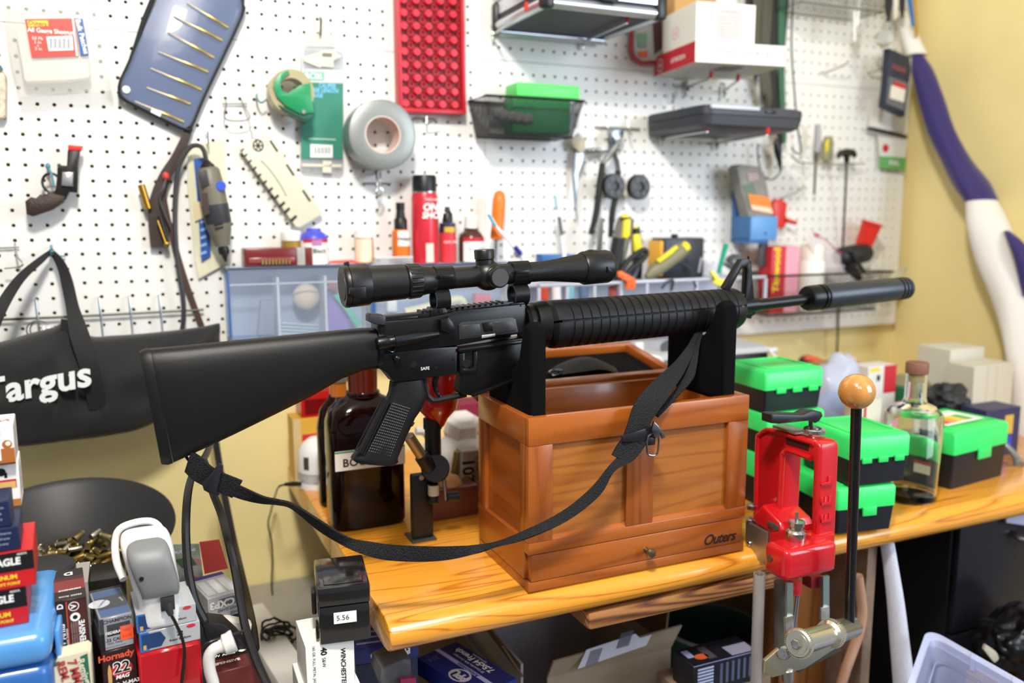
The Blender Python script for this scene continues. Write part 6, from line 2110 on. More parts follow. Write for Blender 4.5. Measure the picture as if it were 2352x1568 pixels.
b = bench_box('white_carton', 'white and red carton behind the glass bottle neck', 1996, 2060, 840, 1.36, .05, M('carton_offwhite', '#dedbd6', .5))
panel(b, 'front', .55, .62, 1, 1, RDP)
panel(b, 'front', .05, .93, .4, .98, M('print_sun', '#e6cf3a', .5))
panel(b, 'front', .3, .8, .42, .88, black())
b = bench_box('pale_carton', 'tall pale carton with rounded shoulder standing against the right wall', 2185, 2262, 800, 1.34, .09, M('carton_pale', '#d6d1c4', .6))
b2 = bench_box('pale_carton', 'pale carton leaning in front of the taller pale one at far right', 2240, 2330, 838, 1.26, .07, M('carton_pale2', '#cdc7b8', .6))
panel(b2, 'front', .32, 0, .34, 1, M('crease', '#b8b1a0', .7))
panel(b2, 'front', .55, 0, .57, 1, M('crease', '#b8b1a0', .7))
b = bench_box('blue_carton', 'dark blue and gold carton behind the right green lidded case', 2268, 2345, 938, 1.15, .06, M('carton_navy', '#2b2c52', .45))
panel(b, 'front', .55, .45, .8, .85, M('print_gold', '#c8a244', .5))
panel(b, 'front', .55, .12, .8, .42, M('print_royal', '#2f3fb0', .5))
b = bench_box('kraft_carton', 'brown kraft carton behind the plastic bag on the bench', 1912, 1990, 838, 1.48, .08, M('kraft', '#b28b58', .75))
tp = thing('tool_pouch', 'dark bag with red and orange top behind the topmost green lidded case', 'bag', at(1890, 850, 1.50))
rings = []
for x, y0, y1, d in ((1838, 832, 880, .02), (1850, 815, 880, .04), (1880, 822, 885, .05), (1910, 838, 890, .045), (1925, 850, 890, .02)):
    a, b = at(x, y0, 1.64), at(x, y1 + 70, 1.64)
    b.z = ZT
    rings.append([(a + b) / 2 + (a - b) / 2 * cos(2 * pi * k / 16) + V((0, d * sin(2 * pi * k / 16), 0)) for k in range(16)])
MB().loft(densify(rings, 3)).build('bag_body', M('bag_plum', '#3b2c34', .6, bump=.3, bs=200), tp)
pix = MB().ribbon([(at(1846, 818, 1.59), at(1850, 826, 1.585)), (at(1872, 820, 1.588), at(1874, 830, 1.58)), (at(1905, 836, 1.59), at(1904, 846, 1.58))], .003, 4)
pix.build('orange_trim', M('trim_orange', '#dd5a35', .5), tp)
pb = thing('plastic_bag', 'crumpled translucent plastic bag with pale blue tint right of the green stack', 'bag', atz(1925, 1000, ZT))
random.seed(3)
bm = bmesh.new()
bmesh.ops.create_icosphere(bm, subdivisions=4, radius=1)
c0 = at(1920, 905, 1.32)
from mathutils import noise as _n
for q in bm.verts:
    d = 1 + .28 * _n.noise(q.co * 1.6) + .06 * _n.noise(q.co * 4)
    q.co = c0 + V((q.co.x * .062 * d, q.co.y * .05 * d, q.co.z * .085 * d))
    if q.co.z < ZT + .0:
        q.co.z = ZT
MB().bm(bm).build('bag_film', M('bag_haze', '#cfd9f2', .25, alpha=.55, bump=.5, bs=60), pb)
mb = MB().ball(at(1905, 935, 1.32), .03, 10, 1, .8, 1.2)
one(mb, 'blue_bundle', M('bundle_blue', '#7da4e6', .6), 'pale blue bundle inside the plastic bag', 'bundle')
rp = thing('striped_box', 'small cream and red striped box behind the wooden lever ball', 'box', at(2005, 960, 1.22))
xa, xb = at(1978, 930, 1.20).x, at(2025, 930, 1.20).x
MB().box(xa, 1.20, ZT, xb, 1.24, at(2000, 918, 1.20).z, bev=.001).build('carton_body', M('carton_cream', '#dcd3c2', .5), rp)
MB().box(xa + .008, 1.1990, ZT, xa + .014, 1.1999, at(2000, 925, 1.20).z).build('red_stripe', RDP, rp)
ob = thing('olive_case', 'green box with olive flap behind the bottle at the right', 'case', at(2130, 930, 1.35))
xa, xb = at(2095, 900, 1.36).x, at(2160, 900, 1.36).x
MB().box(xa, 1.36, ZT, xb, 1.45, at(2120, 893, 1.36).z, bev=.002).build('body', M('olive_green', '#1d6b4a', .5), ob)
MB().prism([at(x, y, 1.37) for x, y in ((2100, 895), (2112, 872), (2128, 870), (2152, 894))], (0, .07, 0), bev=.002).build('flap', M('olive_flap', '#9a9272', .6), ob)
bg = thing('black_gloves', 'crumpled black leather gloves lying on the right green lidded case side', 'gloves', at(2170, 950, 1.2))
random.seed(5)
bm = bmesh.new()
bmesh.ops.create_icosphere(bm, subdivisions=4, radius=1)
c0 = at(2170, 916, 1.26)
for q in bm.verts:
    d = 1 + .4 * _n.noise(q.co * 1.8 + V((3, 1, 0))) + .2 * _n.noise(q.co * 4)
    q.co = c0 + V((q.co.x * .052 * d, q.co.y * .04 * d, q.co.z * .034 * d))
MB().bm(bm).build('glove_body', M('glove_black', '#1d1e22', .55, bump=.3, bs=150), bg)
gs = bench_box('green_tin', 'low green tin under the black gloves', 2115, 2215, 948, 1.235, .06, M('tin_green', '#1f7a4d', .4))
mb = MB().tube([at(2310, 1022, 1.12), at(2330, 1045, 1.10), at(2343, 1068, 1.08)], [.006, .007, .010], 10, smooth=3)
one(mb, 'grey_lever', M('lever_grey', '#8e9298', .3, .6), 'short grey metal lever with round end right of the sticker case', 'lever')

# ---------------------------------------------------------------- left end of the bench
def big_bottle(name, label, prof, pos, mats, square=0):
    t = thing(name, label, 'bottle', pos)
    return t


# large dark bottle
gb = atz(862, 1222, ZT)
BG = M('glass_dark', '#170604', .08, spec=.35)
b1 = thing('whisky_bottle', 'large square shouldered dark whisky bottle with white label, in front', 'bottle', (gb.x, gb.y + .055, ZT))
DIM[b1.name] = (.1, .1, .1)
k = 1 / pxm(gb)
w2 = 88 * k
zz = lambda y: (1236 - y) * k
def sq(w, z, r=.45):
    return [V((w * (abs(cos(t)) ** r) * (1 if cos(t) >= 0 else -1), w * .62 * (abs(sin(t)) ** r) * (1 if sin(t) >= 0 else -1), z)) for t in [2 * pi * i / 40 for i in range(40)]]
MB().loft([sq(w2 * .92, 0), sq(w2, .006), sq(w2, zz(1010)), sq(w2 * .99, zz(985), .5), sq(w2 * .90, zz(958), .6), sq(w2 * .66, zz(938), .8), sq(w2 * .48, zz(930), 1.0), sq(w2 * .45, zz(925), 1.0)]).build('glass_body', BG, b1, local=True)
MB().lathe([(.42 * w2, zz(930)), (.43 * w2, zz(925)), (.40 * w2, zz(920)), (.385 * w2, zz(915)), (.40 * w2, zz(855)), (.40 * w2, zz(820)), (0, zz(820))], 32).build('neck', M('glass_neck', '#4f1708', .08), b1, local=True)
MB().lathe([(.425 * w2, zz(928)), (.445 * w2, zz(926)), (.445 * w2, zz(921)), (.425 * w2, zz(919))], 32).build('neck_ring', BG, b1, local=True)
yl = -w2 * .62 - .0006
lw = w2 * .93
mb = MB().box(-lw, yl, zz(1089), lw, yl + .0004, zz(1043))
mb.build('paper_label', M('label_paper', '#e9e5dc', .6), b1, local=True)
MB().box(-lw, yl - .0002, zz(1048), lw, yl - .0001, zz(1044)).build('label_line', M('label_green', '#4d8f6a', .6), b1, local=True)
letters(b1, 'BOURBON', basis(V((0, yl - .0006, zz(1072))), (1, 0, 0), (0, 0, 1)), .018, black(), bold=.02, space=1.05)
mb = MB().box(-w2 * .99 - .0006, -w2 * .3, zz(1200), -w2 * .99, w2 * .25, zz(960))
gb2 = atz(795, 1165, ZT)
b2 = thing('slim_bottle', 'narrower dark bottle with amber neck standing behind the large one', 'bottle', (gb2.x, gb2.y + .03, ZT))
k = 1 / pxm(gb2)
w3 = 52 * k
zz = lambda y: (1170 - y) * k
MB().loft([[p * 1 for p in sq(w3 * .95, 0, .7)], sq(w3, .005, .7), sq(w3, zz(985), .7), sq(w3 * .85, zz(945), .8), sq(w3 * .5, zz(920), 1), sq(w3 * .36, zz(905), 1), sq(w3 * .34, zz(890), 1)]).build('glass_body', BG, b2, local=True)
MB().lathe([(w3 * .40, zz(915)), (w3 * .38, zz(885)), (w3 * .42, zz(870)), (w3 * .42, zz(845)), (0, zz(845))], 28).build('neck', M('neck_amber', '#b4641c', .05, coat=1), b2, local=True)
MB().lathe([(w3 * .44, zz(882)), (w3 * .44, zz(862)), (0, zz(862))], 28).build('foil_ring', M('foil_grey', '#8b8880', .3, .6), b2, local=True)

# white dome lamp
gb = atz(742, 1122, ZT)
dm = thing('dome_lamp', 'white plastic dome on clear base with dark window, at the left bench end', 'dome', (gb.x, gb.y + .03, ZT))
k = 1 / pxm(gb)
r = 48 * k
MB().lathe([(0, 0), (r, 0), (r, .006), (r * .99, .010), (0, .010)], 32).build('base_plate', M('dome_white', '#efefef', .35), dm, local=True)
MB().lathe([(0, .0102), (r * .96, .0102), (r * .98, r * .75), (0, r * .75)], 32).build('clear_band', M('clear_band', '#b9b7bb', .15, var=.3, vs=50), dm, local=True)
MB().lathe([(r, r * .76), (r, r * 1.35), (r * .93, r * 1.75), (r * .75, r * 2.1), (r * .45, r * 2.33), (0, r * 2.42)], 32).build('dome', MATS['dome_white'], dm, local=True)
MB().lathe([(r * 1.004, r * .98), (r * 1.004, r * 1.42), (r * .985, r * 1.6)], 6, None, -2.55, -2.25, cap=False).build('dark_window', M('window_dark', '#44433c', .4), dm, local=True)
ad = thing('adapter_cord', 'thin black power cord with barrel plug running down from the white dome', 'cord', at(640, 1300, 1.60))
pl_ = at(690, 1111, gb.y + .02)
MB().tube([pl_, at(672, 1111, gb.y + .01), at(655, 1112, gb.y)], [.0042, .0046, .003], 10).build('barrel_plug', BKP, ad)
MB().tube([at(x, y, Y) for x, y, Y in ((655, 1112, gb.y), (640, 1118, gb.y), (632, 1138, 1.66), (622, 1175, 1.66), (616, 1205, 1.66), (624, 1245, 1.66), (626, 1290, 1.66), (624, 1335, 1.65), (628, 1380, 1.63), (640, 1428, 1.55))], .0018, 6, smooth=5).build('cable', BKP, ad)

# cartons behind the bottles
b = bench_box('yellow_carton', 'yellow and red carton standing at the back left corner of the bench', 672, 752, 960, 1.58, .06, M('carton_yellow', '#d9a73a', .5))
panel(b, 'front', .25, .42, 1, .75, RDP)
panel(b, 'front', 0, 0, .22, 1, M('print_tan', '#d3b98a', .5))
b = bench_box('red_carton', 'glossy red plastic box lying on the yellow carton behind the bottles', 690, 775, 898, 1.585, .06, M('plastic_redgloss', '#b31f1d', .2), zb=at(712, 960, 1.58).z + .0006)
panel(b, 'front', .1, .1, .9, .7, M('red_dark', '#6d0f14', .2))

# powder measure on its stand
pm = thing('powder_measure', 'black powder measure with red hopper on a stand between bottle and toolbox', 'powder measure', atz(985, 1245, ZT))
Yp = atz(985, 1245, ZT).y + .015
BM = M('measure_black', '#161618', .4)
HRD = M('hopper_red', '#b3160f', .18, coat=.5)
MB().lathe([(.010, 0), (.016, .012), (.030, .028), (.032, .04), (.031, .105), (.029, .106), (.0, .107)], 26, Matrix.Translation(at(1005, 978, Yp))).build('hopper', HRD, pm)
MB().lathe([(.0, 0), (.0125, .0), (.0125, .045), (.0145, .046), (.0145, .062), (0, .062)], 20, Matrix.Translation(at(995, 1050, Yp))).build('drop_column', BM, pm)
MB().lathe([(0, 0), (.020, 0), (.022, .003), (.022, .034), (.020, .038), (0, .038)], 22, axis_m(at(1000, 1075, Yp - .022), at(1000, 1075, Yp + .016))).build('drum', BM, pm)
p0, p1 = atz(978, 1247, ZT), at(978, 1085, Yp)
MB().box(p0.x - .017, Yp - .006, ZT + .004, p0.x + .017, Yp + .008, p1.z, bev=.003).build('stand_post', BM, pm)
MB().box(p0.x - .02, Yp - .012, ZT, p0.x + .02, Yp + .03, ZT + .004, bev=.001).build('stand_foot', M('foot_grey', '#55554f', .5, .5), pm)
MB().cyl(at(938, 1000, Yp - .02), at(976, 1058, Yp - .015), .0085, n=18, bev=.001).build('metering_arm', M('arm_steel', '#a59d8a', .35, .9), pm)
MB().cyl(at(968, 1046, Yp - .016), at(988, 1076, Yp - .014), .0115, n=16, bev=.001).build('arm_collar', BM, pm)
MB().lathe([(0, 0), (.0085, 0), (.0085, .016), (0, .016)], 18, Matrix.Translation(at(996, 1136, Yp - .014))).build('white_band', M('band_bone', '#bdb8a6', .6), pm)
MB().lathe([(0, 0), (.010, .0), (.011, .002), (.0075, .004), (.0075, .03), (0, .03)], 18, Matrix.Translation(at(996, 1153, Yp - .014))).build('drop_tube', BM, pm)
MB().tube([at(1018, 1085, Yp - .016), at(1022, 1120, Yp - .018), at(1024, 1148, Yp - .02)], .003, 8).build('crank', M('arm_steel', '#a59d8a', .35, .9), pm)
MB().cyl(at(1026, 1141, Yp - .022), at(1054, 1139, Yp - .022), .0075, n=16, bev=.001).build('crank_knob', BM, pm)
MB().disc(at(968, 1096, Yp - .0075), (0, -1, 0), .0042, .002, 14, bev=.0006).build('screw', M('steel', '#b9bcc0', .28, 1), pm)

# behind the measure
wb = thing('brass_topped_block', 'low reddish wooden block with rounded top at the toolbox left side', 'block', atz(1055, 1195, ZT))
q = atz(1003, 1196, ZT)
MB().box(q.x - .02, q.y, ZT, q.x + .075, q.y + .05, ZT + .052, bev=.003).build('block', wood('walnut_red', '#7d4636', '#55291f', axis=0, freq=12, coat=.1), wb)
MB().lathe([(0, 0), (.024, 0), (.024, .002), (.018, .012), (.008, .016), (0, .017)], 20, Matrix.Translation((q.x + .03, q.y + .025, ZT + .0521))).build('rounded_cap', M('cap_tan', '#b98b5c', .5), wb)
cb = bench_box('grey_carton', 'grey printed carton with numbers leaning behind the wooden block', 1062, 1104, 1035, atz(1055, 1195, ZT).y + .075, .03, M('carton_grey', '#a9a49c', .6))
say(cb, 'front', .35, .62, '201', .03, black(), rot=90, bold=.03)
say(cb, 'front', .75, .55, 'primers', .02, M('print_grey3', '#55585c', .5), rot=90)
wc = thing('white_jug', 'white plastic jug with faceted cap behind the powder measure', 'jug', atz(1060, 1130, ZT))
c0 = at(1060, 985, 1.45)
MB().lathe([(0, ZT - c0.z), (.045, ZT - c0.z), (.047, -.05), (.040, -.02), (.030, -.012), (0, -.012)], 20, Matrix.Translation(c0)).build('jug_body', M('jug_white', '#d5d3d2', .5), wc)
MB().lathe([(0, -.012), (.032, -.012), (.036, 0), (.032, .022), (.020, .03), (0, .03)], 6, Matrix.Translation(c0) @ Matrix.Rotation(.4, 4, 'X')).build('cap', M('cap_offwhite', '#dddbd8', .4), wc, smooth=20)
MB().tube([at(x, y, 1.40) for x, y in ((955, 990), (975, 992), (985, 1010), (975, 1030), (960, 1028))], .007, 8, smooth=3).build('handle', MATS['jug_white'], wc)
mb = MB().cyl(at(1042, 1095, 1.36), at(1052, 1035, 1.36), .0075, n=14, bev=.001)
one(mb, 'brass_tube', BR, 'brass tube standing behind the powder measure', 'tube')
pk = bench_box('magenta_carton', 'magenta and wine carton behind the toolbox left top corner', 1055, 1130, 925, 1.50, .06, M('carton_wine', '#8d2b45', .5))
# ================================================================ red reloading press clamped to the bench edge
pr = thing('reloading_press', 'red cast reloading press with tall black lever bolted to the bench front edge', 'press', at(1800, 1340, .90))
PRD = M('press_red', '#c3141c', .28, coat=.5, bump=.05, bs=250)
STG = M('press_steel', '#a9a79c', .35, .9)
ZNC = M('press_zinc', '#dcd8c4', .26, .9)
XL = .862
TX = .036


def yz(pts, X, th, name, mat, bev=.003, par=pr, seg=3):
    return MB().prism([atx(x, y, X) for x, y in pts], (th, 0, 0), bev=bev, seg=seg).build(name, mat, par)


yz([(1731, 1245), (1737, 1015), (1741, 998), (1750, 986), (1764, 983), (1780, 986), (1874, 1014), (1882, 1022), (1884, 1036), (1874, 1290), (1858, 1285), (1866, 1062), (1862, 1054), (1812, 1036), (1803, 1040), (1800, 1052), (1792, 1225)], XL, TX, 'frame', PRD, bev=.005)
# raised lips on the side of the frame
mb = MB()
mb.tube([atx(x, y, XL - .001) for x, y in ((1736, 1200), (1740, 1020), (1746, 998), (1760, 988), (1780, 990), (1870, 1018))], .0038, 8, smooth=4)
mb.build('outer_lip', PRD, pr)
mb = MB()
mb.tube([atx(x, y, XL - .001) for x, y in ((1788, 1215), (1797, 1056), (1801, 1043), (1812, 1034), (1862, 1052))], .0042, 8, smooth=4)
mb.build('inner_lip', PRD, pr)
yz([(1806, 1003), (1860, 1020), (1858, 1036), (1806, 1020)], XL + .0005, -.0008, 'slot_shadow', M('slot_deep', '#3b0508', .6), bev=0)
# raised lettering down the front column
f0 = atx(1882, 1150, XL)
yf = f0.y - .0005
for s, y in (('L', 1105), ('E', 1150), ('E', 1190), ('I', 1232)):
    p = at(1899, y, yf - .0002)
    letters(pr, s, wmat(pr, p, (0, 0, 1), (-1, 0, 0)), .026, M('press_red_light', '#d0222a', .3), name='raised_letter', ext=.0012, bold=.01)
# lower block
yb0 = yf - .020
xA, xB = at(1805, 1300, yb0).x, at(1924, 1300, yb0).x
zA, zB = at(1805, 1340, yb0).z, at(1805, 1268, yb0).z
MB().box(xA, yb0, zA, xB, yb0 + .046, zB, bev=.009, seg=3).build('base_block', PRD, pr)
MB().prism([at(x, y, yf - .006) for x, y in ((1862, 1268), (1872, 1235), (1920, 1225), (1918, 1275), (1905, 1290), (1885, 1320))], (0, .03, 0), bev=.004).build('column_foot', PRD, pr)
sp = V((xA, yb0 + .032, (zA + zB) / 2 + .002))
MB().lathe([(.0028, 0), (.0052, 0), (.0052, .0016), (.0028, .0016)], 18, axis_m(sp, sp + V((-1, 0, 0)))).build('set_screw', M('screw_olive', '#6d6650', .4, .8), pr)
MB().lathe([(0, 0), (.0028, 0), (.0022, .0008), (0, .0008)], 6, axis_m(sp, sp + V((-1, 0, 0)))).build('screw_socket', BK, pr)
# mounting bracket
yz([(1712, 1196), (1763, 1222), (1760, 1300), (1711, 1262)], XL - .030, .005, 'mount_plate', STG, bev=.001)
yz([(1722, 1192), (1750, 1160), (1790, 1200), (1796, 1222), (1766, 1222)], XL - .026, .06, 'mount_gusset', PRD, bev=.004)
yz([(1766, 1222), (1812, 1212), (1812, 1262), (1764, 1268)], XL - .028, .05, 'mount_web', PRD, bev=.004)
p = atx(1720, 1248, XL - .031)
MB().ball(p, .0045, 10, .6, 1, 1).build('mount_bolt', M('steel', '#b9bcc0', .28, 1), pr)
for x, y in ((1712, 1162), (1710, 1195)):
    MB().lathe([(0, 0), (.008, 0), (.008, .006), (.006, .008), (0, .009)], 6, Matrix.Translation(at(x, y, .985) + V((.012, 0, -.006))), cap=False).build('bench_bolt', M('steel', '#b9bcc0', .28, 1), pr)
# die bushing, shell holder, primer arm
c = atx(1845, 997, XL) + V((TX / 2, 0, .0015))
c = at(1846, 990, f0.y + .035)
c.x, c.z = XL + TX / 2, c.z - .004
MB().lathe([(.009, 0), (.016, 0), (.016, .005), (.0145, .0065), (.010, .0065), (.009, .004), (.009, 0)], 30, Matrix.Translation(c)).build('die_bushing', M('steel_bright', '#c5c4bf', .22, 1), pr)
MB().box(c.x - .024, c.y + .012, c.z - .004, c.x + .002, c.y + .060, c.z, bev=.001).build('top_plate', STG, pr)
MB().prism([at(x, y, f0.y + .05) for x, y in ((1772, 953), (1778, 951), (1845, 953), (1865, 944), (1888, 946), (1891, 955), (1882, 968), (1874, 972), (1862, 966), (1790, 974), (1772, 972))], (0, .022, 0), bev=.002).build('primer_arm', M('arm_black', '#19191c', .4), pr)
MB().cyl(at(1862, 966, f0.y + .045), at(1862, 1000, f0.y + .045), .003, n=10).build('arm_pin', BK, pr)
s0 = at(1827, 1250, yb0 + .03)
MB().lathe([(.0, 0), (.0135, 0), (.0142, .003), (.0142, .014), (.0120, .0165), (.0098, .018), (.0098, .022), (.0118, .0235), (.0118, .029), (.006, .030), (0, .030)], 26, Matrix.Translation(V((s0.x, s0.y, zB - .002)))).build('shell_holder', M('steel_bright', '#c5c4bf', .22, 1), pr)
MB().cyl(V((s0.x, s0.y, zB + .028)), V((s0.x, s0.y, zB + .040)), .0022, n=10).build('primer_pin', M('steel', '#b9bcc0', .28, 1), pr)
MB().lathe([(0, 0), (.008, 0), (.008, .004), (0, .004)], 16, Matrix.Translation(V((s0.x + .028, s0.y + .05, zB + .006)))).build('rear_bolt', M('steel', '#b9bcc0', .28, 1), pr)
MB().box(s0.x + .002, s0.y + .04, zB - .002, s0.x + .06, s0.y + .062, zB + .006, bev=.001).build('slate_bar', M('bar_slate', '#5c5f63', .4, .6), pr)
# links below the block
yl_ = yb0 + .03
MB().cyl(at(1793, 1335, yl_ + .035), at(1793, 1490, yl_ + .035), .0095, n=18).build('ram', M('ram_grey', '#77736a', .5, .6), pr)
flat([(1808, 1338), (1822, 1338), (1822, 1420), (1808, 1420)], yl_ - .012, .004, 'link_bar', M('link_galv', '#9fb0a8', .4, .8), pr)
flat([(1804, 1418), (1824, 1414), (1822, 1500), (1808, 1505)], yl_ - .016, .005, 'link_bar', ZNC, pr, bev=.001)
flat([(1891, 1325), (1905, 1322), (1905, 1398), (1891, 1400)], yl_ + .03, .004, 'link_bar', M('link_galv', '#9fb0a8', .4, .8), pr)
flat([(1886, 1396), (1906, 1393), (1906, 1422), (1886, 1424)], yl_ + .026, .005, 'link_bar', ZNC, pr, bev=.001)
flat([(1823, 1336), (1843, 1334), (1842, 1368), (1822, 1370)], yl_ + .01, .02, 'red_stub', PRD, pr, bev=.002)
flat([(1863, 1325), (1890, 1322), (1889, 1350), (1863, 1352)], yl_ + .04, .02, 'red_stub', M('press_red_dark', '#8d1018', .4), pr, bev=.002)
MB().cyl(at(1832, 1368, yl_ + .015), at(1824, 1440, yl_ + .015), .003, n=10).build('thin_rod', M('steel', '#b9bcc0', .28, 1), pr)
# toggle barrel and plate
YL = .792
a, b = at(1832, 1478, YL - .01), at(1962, 1438, YL + .045)
L = (b - a).length
k = 1 / pxm(a)
MB().lathe([(0, 0), (29 * k, 0), (33 * k, .002), (33 * k, .0085), (27 * k, .010), (26 * k, L * .50), (33 * k, L * .52), (34 * k, L * .58), (31 * k, L * .64), (28 * k, L * .66), (26 * k, L * .97), (22 * k, L), (0, L)], 32, axis_m(a, b)).build('toggle_barrel', ZNC, pr)
mt = axis_m(a, b)
for z, r in ((.0005, 33.4 * k), (L * .55, 34.4 * k)):
    mb = MB()
    for i in range(44):
        t = 2 * pi * i / 44
        p = mt @ V((r * cos(t), r * sin(t), z + .001))
        q = mt @ V((r * cos(t), r * sin(t), z + .006))
        mb.cyl(p, q, .0007, n=5)
    mb.build('knurling', ZNC, pr)['kind'] = 'stuff'
d = (a - b).normalized()
MB().lathe([(0, 0), (.0068, 0), (.0068, .006), (.0055, .0072), (0, .0075)], 6, axis_m(a, a + d), cap=False).build('hex_bolt', M('steel_bright', '#c5c4bf', .22, 1), pr, smooth=20)
MB().lathe([(.011, -.001), (.013, -.001), (.013, .0014), (.011, .0014)], 24, axis_m(a, a + d)).build('washer', ZNC, pr)
flat([(1758, 1518), (1790, 1490), (1815, 1500), (1925, 1470), (1930, 1482), (1850, 1535), (1775, 1556), (1756, 1546)], YL + .01, .006, 'toggle_plate', M('plate_zinc', '#b5b095', .35, .85), pr, bev=.001)
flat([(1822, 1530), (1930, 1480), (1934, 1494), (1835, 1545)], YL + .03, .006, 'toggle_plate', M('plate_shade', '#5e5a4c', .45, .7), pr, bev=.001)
p = at(1788, 1506, YL + .004)
MB().lathe([(0, 0), (.0085, 0), (.0085, .012), (.0072, .014), (.004, .014), (.004, .016), (0, .016)], 6, axis_m(at(1806, 1498, YL + .01), at(1780, 1506, YL - .006)), cap=False).build('hex_nut', M('steel_bright', '#c5c4bf', .22, 1), pr, smooth=20)
MB().cyl(at(1808, 1535, YL + .015), at(1808, 1562, YL + .015), .0085, n=18, bev=.001).build('lower_pin', M('steel_bright', '#c5c4bf', .22, 1), pr)
# lever and wooden ball
la, lb_ = at(1951, 1432, YL + .035), at(1967, 935, YL)
MB().cyl(la, lb_, .0068, n=20).build('lever', M('lever_black', '#131315', .22), pr)
bc_ = at(1968, 899, YL)
MB().ball(bc_, 41 / pxm(bc_), 20).build('wooden_ball', wood('ball_wood', '#c98f4a', '#a86c2a', '#bd813a', axis=2, rough=.12, freq=10, coat=1.0, streak=.2), pr)
# primer catcher tube
tb_ = thing('clear_tube', 'long clear plastic tube hanging down from the press beside the bench edge', 'tube', at(1740, 1600, .90))
MB().lathe([(.0072, 0), (.0085, 0), (.0085, .19), (.0072, .19), (.0072, 0)], 20, axis_m(at(1735, 1600, .905), at(1745, 1300, .905)), cap=False).build('tube_wall', M('tube_smoke', '#b6b1ad', .15, alpha=.5, spec=.8), tb_)
MB().cyl(at(1735, 1600, .905), at(1745, 1312, .905), .0035, n=10).build('inner_rod', M('rod_pale', '#a8a29c', .35, .6), tb_)
# ================================================================ under the bench
# black filing cabinet
fx = at(2193, 1300, 1.06).x
fcab = thing('filing_cabinet', 'black filing cabinet with chrome pull handle under the right of the bench', 'cabinet', (fx + .2, 1.3, ZF))
CBK = M('cabinet_black', '#141317', .35, bump=.05, bs=600)
MB().box(fx, 1.072, ZF, fx + .42, 1.62, -.575, bev=.003).build('carcass', CBK, fcab)
z = -.585
for hh_ in (.225, .30, .10):
    d = MB().box(fx + .006, 1.058, z - hh_ + .006, fx + .414, 1.071, z, bev=.003).build('drawer', M('drawer_black', '#1d1b22', .3, bump=.05, bs=600), fcab)
    zc = at(2310, 1238, 1.04).z if z > -.6 else z - .075
    mb = MB().tube([(fx + .15, 1.058, zc), (fx + .155, 1.035, zc - .006), (fx + .20, 1.028, zc - .008), (fx + .26, 1.035, zc - .006), (fx + .265, 1.058, zc)], .006, 10, smooth=4)
    mb.build('handle', STM, d)
    z -= hh_
pp_ = thing('white_sheet', 'pale lilac sheet standing above the cabinet at the right frame edge', 'sheet', at(2340, 1200, 1.04))
flat([(2312, 1150), (2420, 1128), (2420, 1215), (2312, 1200)], 1.045, .004, 'sheet', M('sheet_lilac', '#b9b8d4', .6), pp_)
# white foam pad
pad = thing('foam_pad', 'white fuzzy foam roll standing against the black cabinet', 'pad', at(2040, 1568, 1.08))
rings = []
for x, y, hw in ((2016, 1236, 13), (2026, 1300, 14), (2037, 1380, 16), (2046, 1470, 18), (2056, 1568, 20), (2066, 1680, 22)):
    c = at(x + 20, y, .985)
    r = hw / pxm(c)
    rings.append([c + RT * r * cos(2 * pi * k / 12) + V((0, r * sin(2 * pi * k / 12), 0)) for k in range(12)])
MB().loft(densify(rings, 3)).build('foam', M('foam_white', '#e4e6f2', .9, bump=.8, bs=500), pad)
# curved pinkish wooden rail
cw = thing('curved_stick', 'curved pale wooden stick leaning under the bench beside the press lever', 'stick', at(1945, 1568, .98))
MB().tube([at(x, y, .98) for x, y in ((1970, 1322), (1977, 1370), (1980, 1410), (1972, 1455), (1956, 1500), (1940, 1545), (1925, 1600), (1915, 1680))], .0085, 12, smooth=4).build('stick', wood('beech_pink', '#d3a88a', '#b98a6c', axis=2, freq=8, coat=.1), cw)

# cardboard box with open flap
KR, KRI = M('cardboard', '#a8957f', .8, var=.05, vs=30), M('cardboard_lit', '#b3aeb4', .8)  # inner walls: light falling into the box is painted as a paler grey
zc = -.72
A, B = atz(1256, 1556, zc), atz(1543, 1489, zc)
A.y = B.y = (A.y + B.y) / 2
Wc, Dc = B.x - A.x, .26
cbx = thing('cardboard_box', 'open cardboard shipping box with barcode label on its flap, under the bench', 'box', (A.x, A.y, ZF))
t_ = .004
MB().box(A.x, A.y, ZF, A.x + Wc, A.y + t_, zc).build('front_wall', KR, cbx)
MB().box(A.x - .035, A.y + t_ + .02, ZF, A.x - .035 + t_, A.y + Dc, zc + .02).build('left_wall', KRI, cbx)
MB().box(A.x + Wc - t_, A.y + t_, ZF, A.x + Wc, A.y + Dc, zc).build('right_wall', KR, cbx)
MB().box(A.x - .035, A.y + Dc, ZF, A.x + Wc, A.y + Dc + t_, zc + .04).build('back_wall', KRI, cbx)
MB().box(A.x - .03, A.y + t_, ZF, A.x + Wc - t_, A.y + Dc, ZF + .004).build('bottom', KR, cbx)
f1, f2 = at(1272, 1519, A.y - .012), at(1567, 1436, A.y - .012)
MB().prism([A, B, f2, f1], (0, .004, .0)).build('front_flap', KR, cbx)
C_ = A + V((Wc, .02, 0))
MB().prism([C_, C_ + V((0, Dc * .9, 0)), C_ + V((.03, Dc * .9, .075)), C_ + V((.03, .03, .075))], (.004, 0, 0)).build('right_flap', M('cardboard_shaded', '#6b5238', .85), cbx)  # side flaps: same cardboard, their shade put into a darker colour
A2 = A + V((-.035, .02, .0))
MB().prism([A2, A2 + V((0, Dc, .02)), A2 + V((-.035, Dc, .07)), A2 + V((-.035, 0, .06))], (.004, 0, 0)).build('left_flap', M('cardboard_shaded', '#6b5238', .85), cbx)
Yl = A.y - .014
LAB = M('label_lilac', '#d9dbe8', .5)
lbl = flat([(1327, 1536), (1347, 1492), (1460, 1455), (1470, 1465), (1497, 1457), (1484, 1482)], Yl, .0008, 'shipping_label', LAB, cbx)
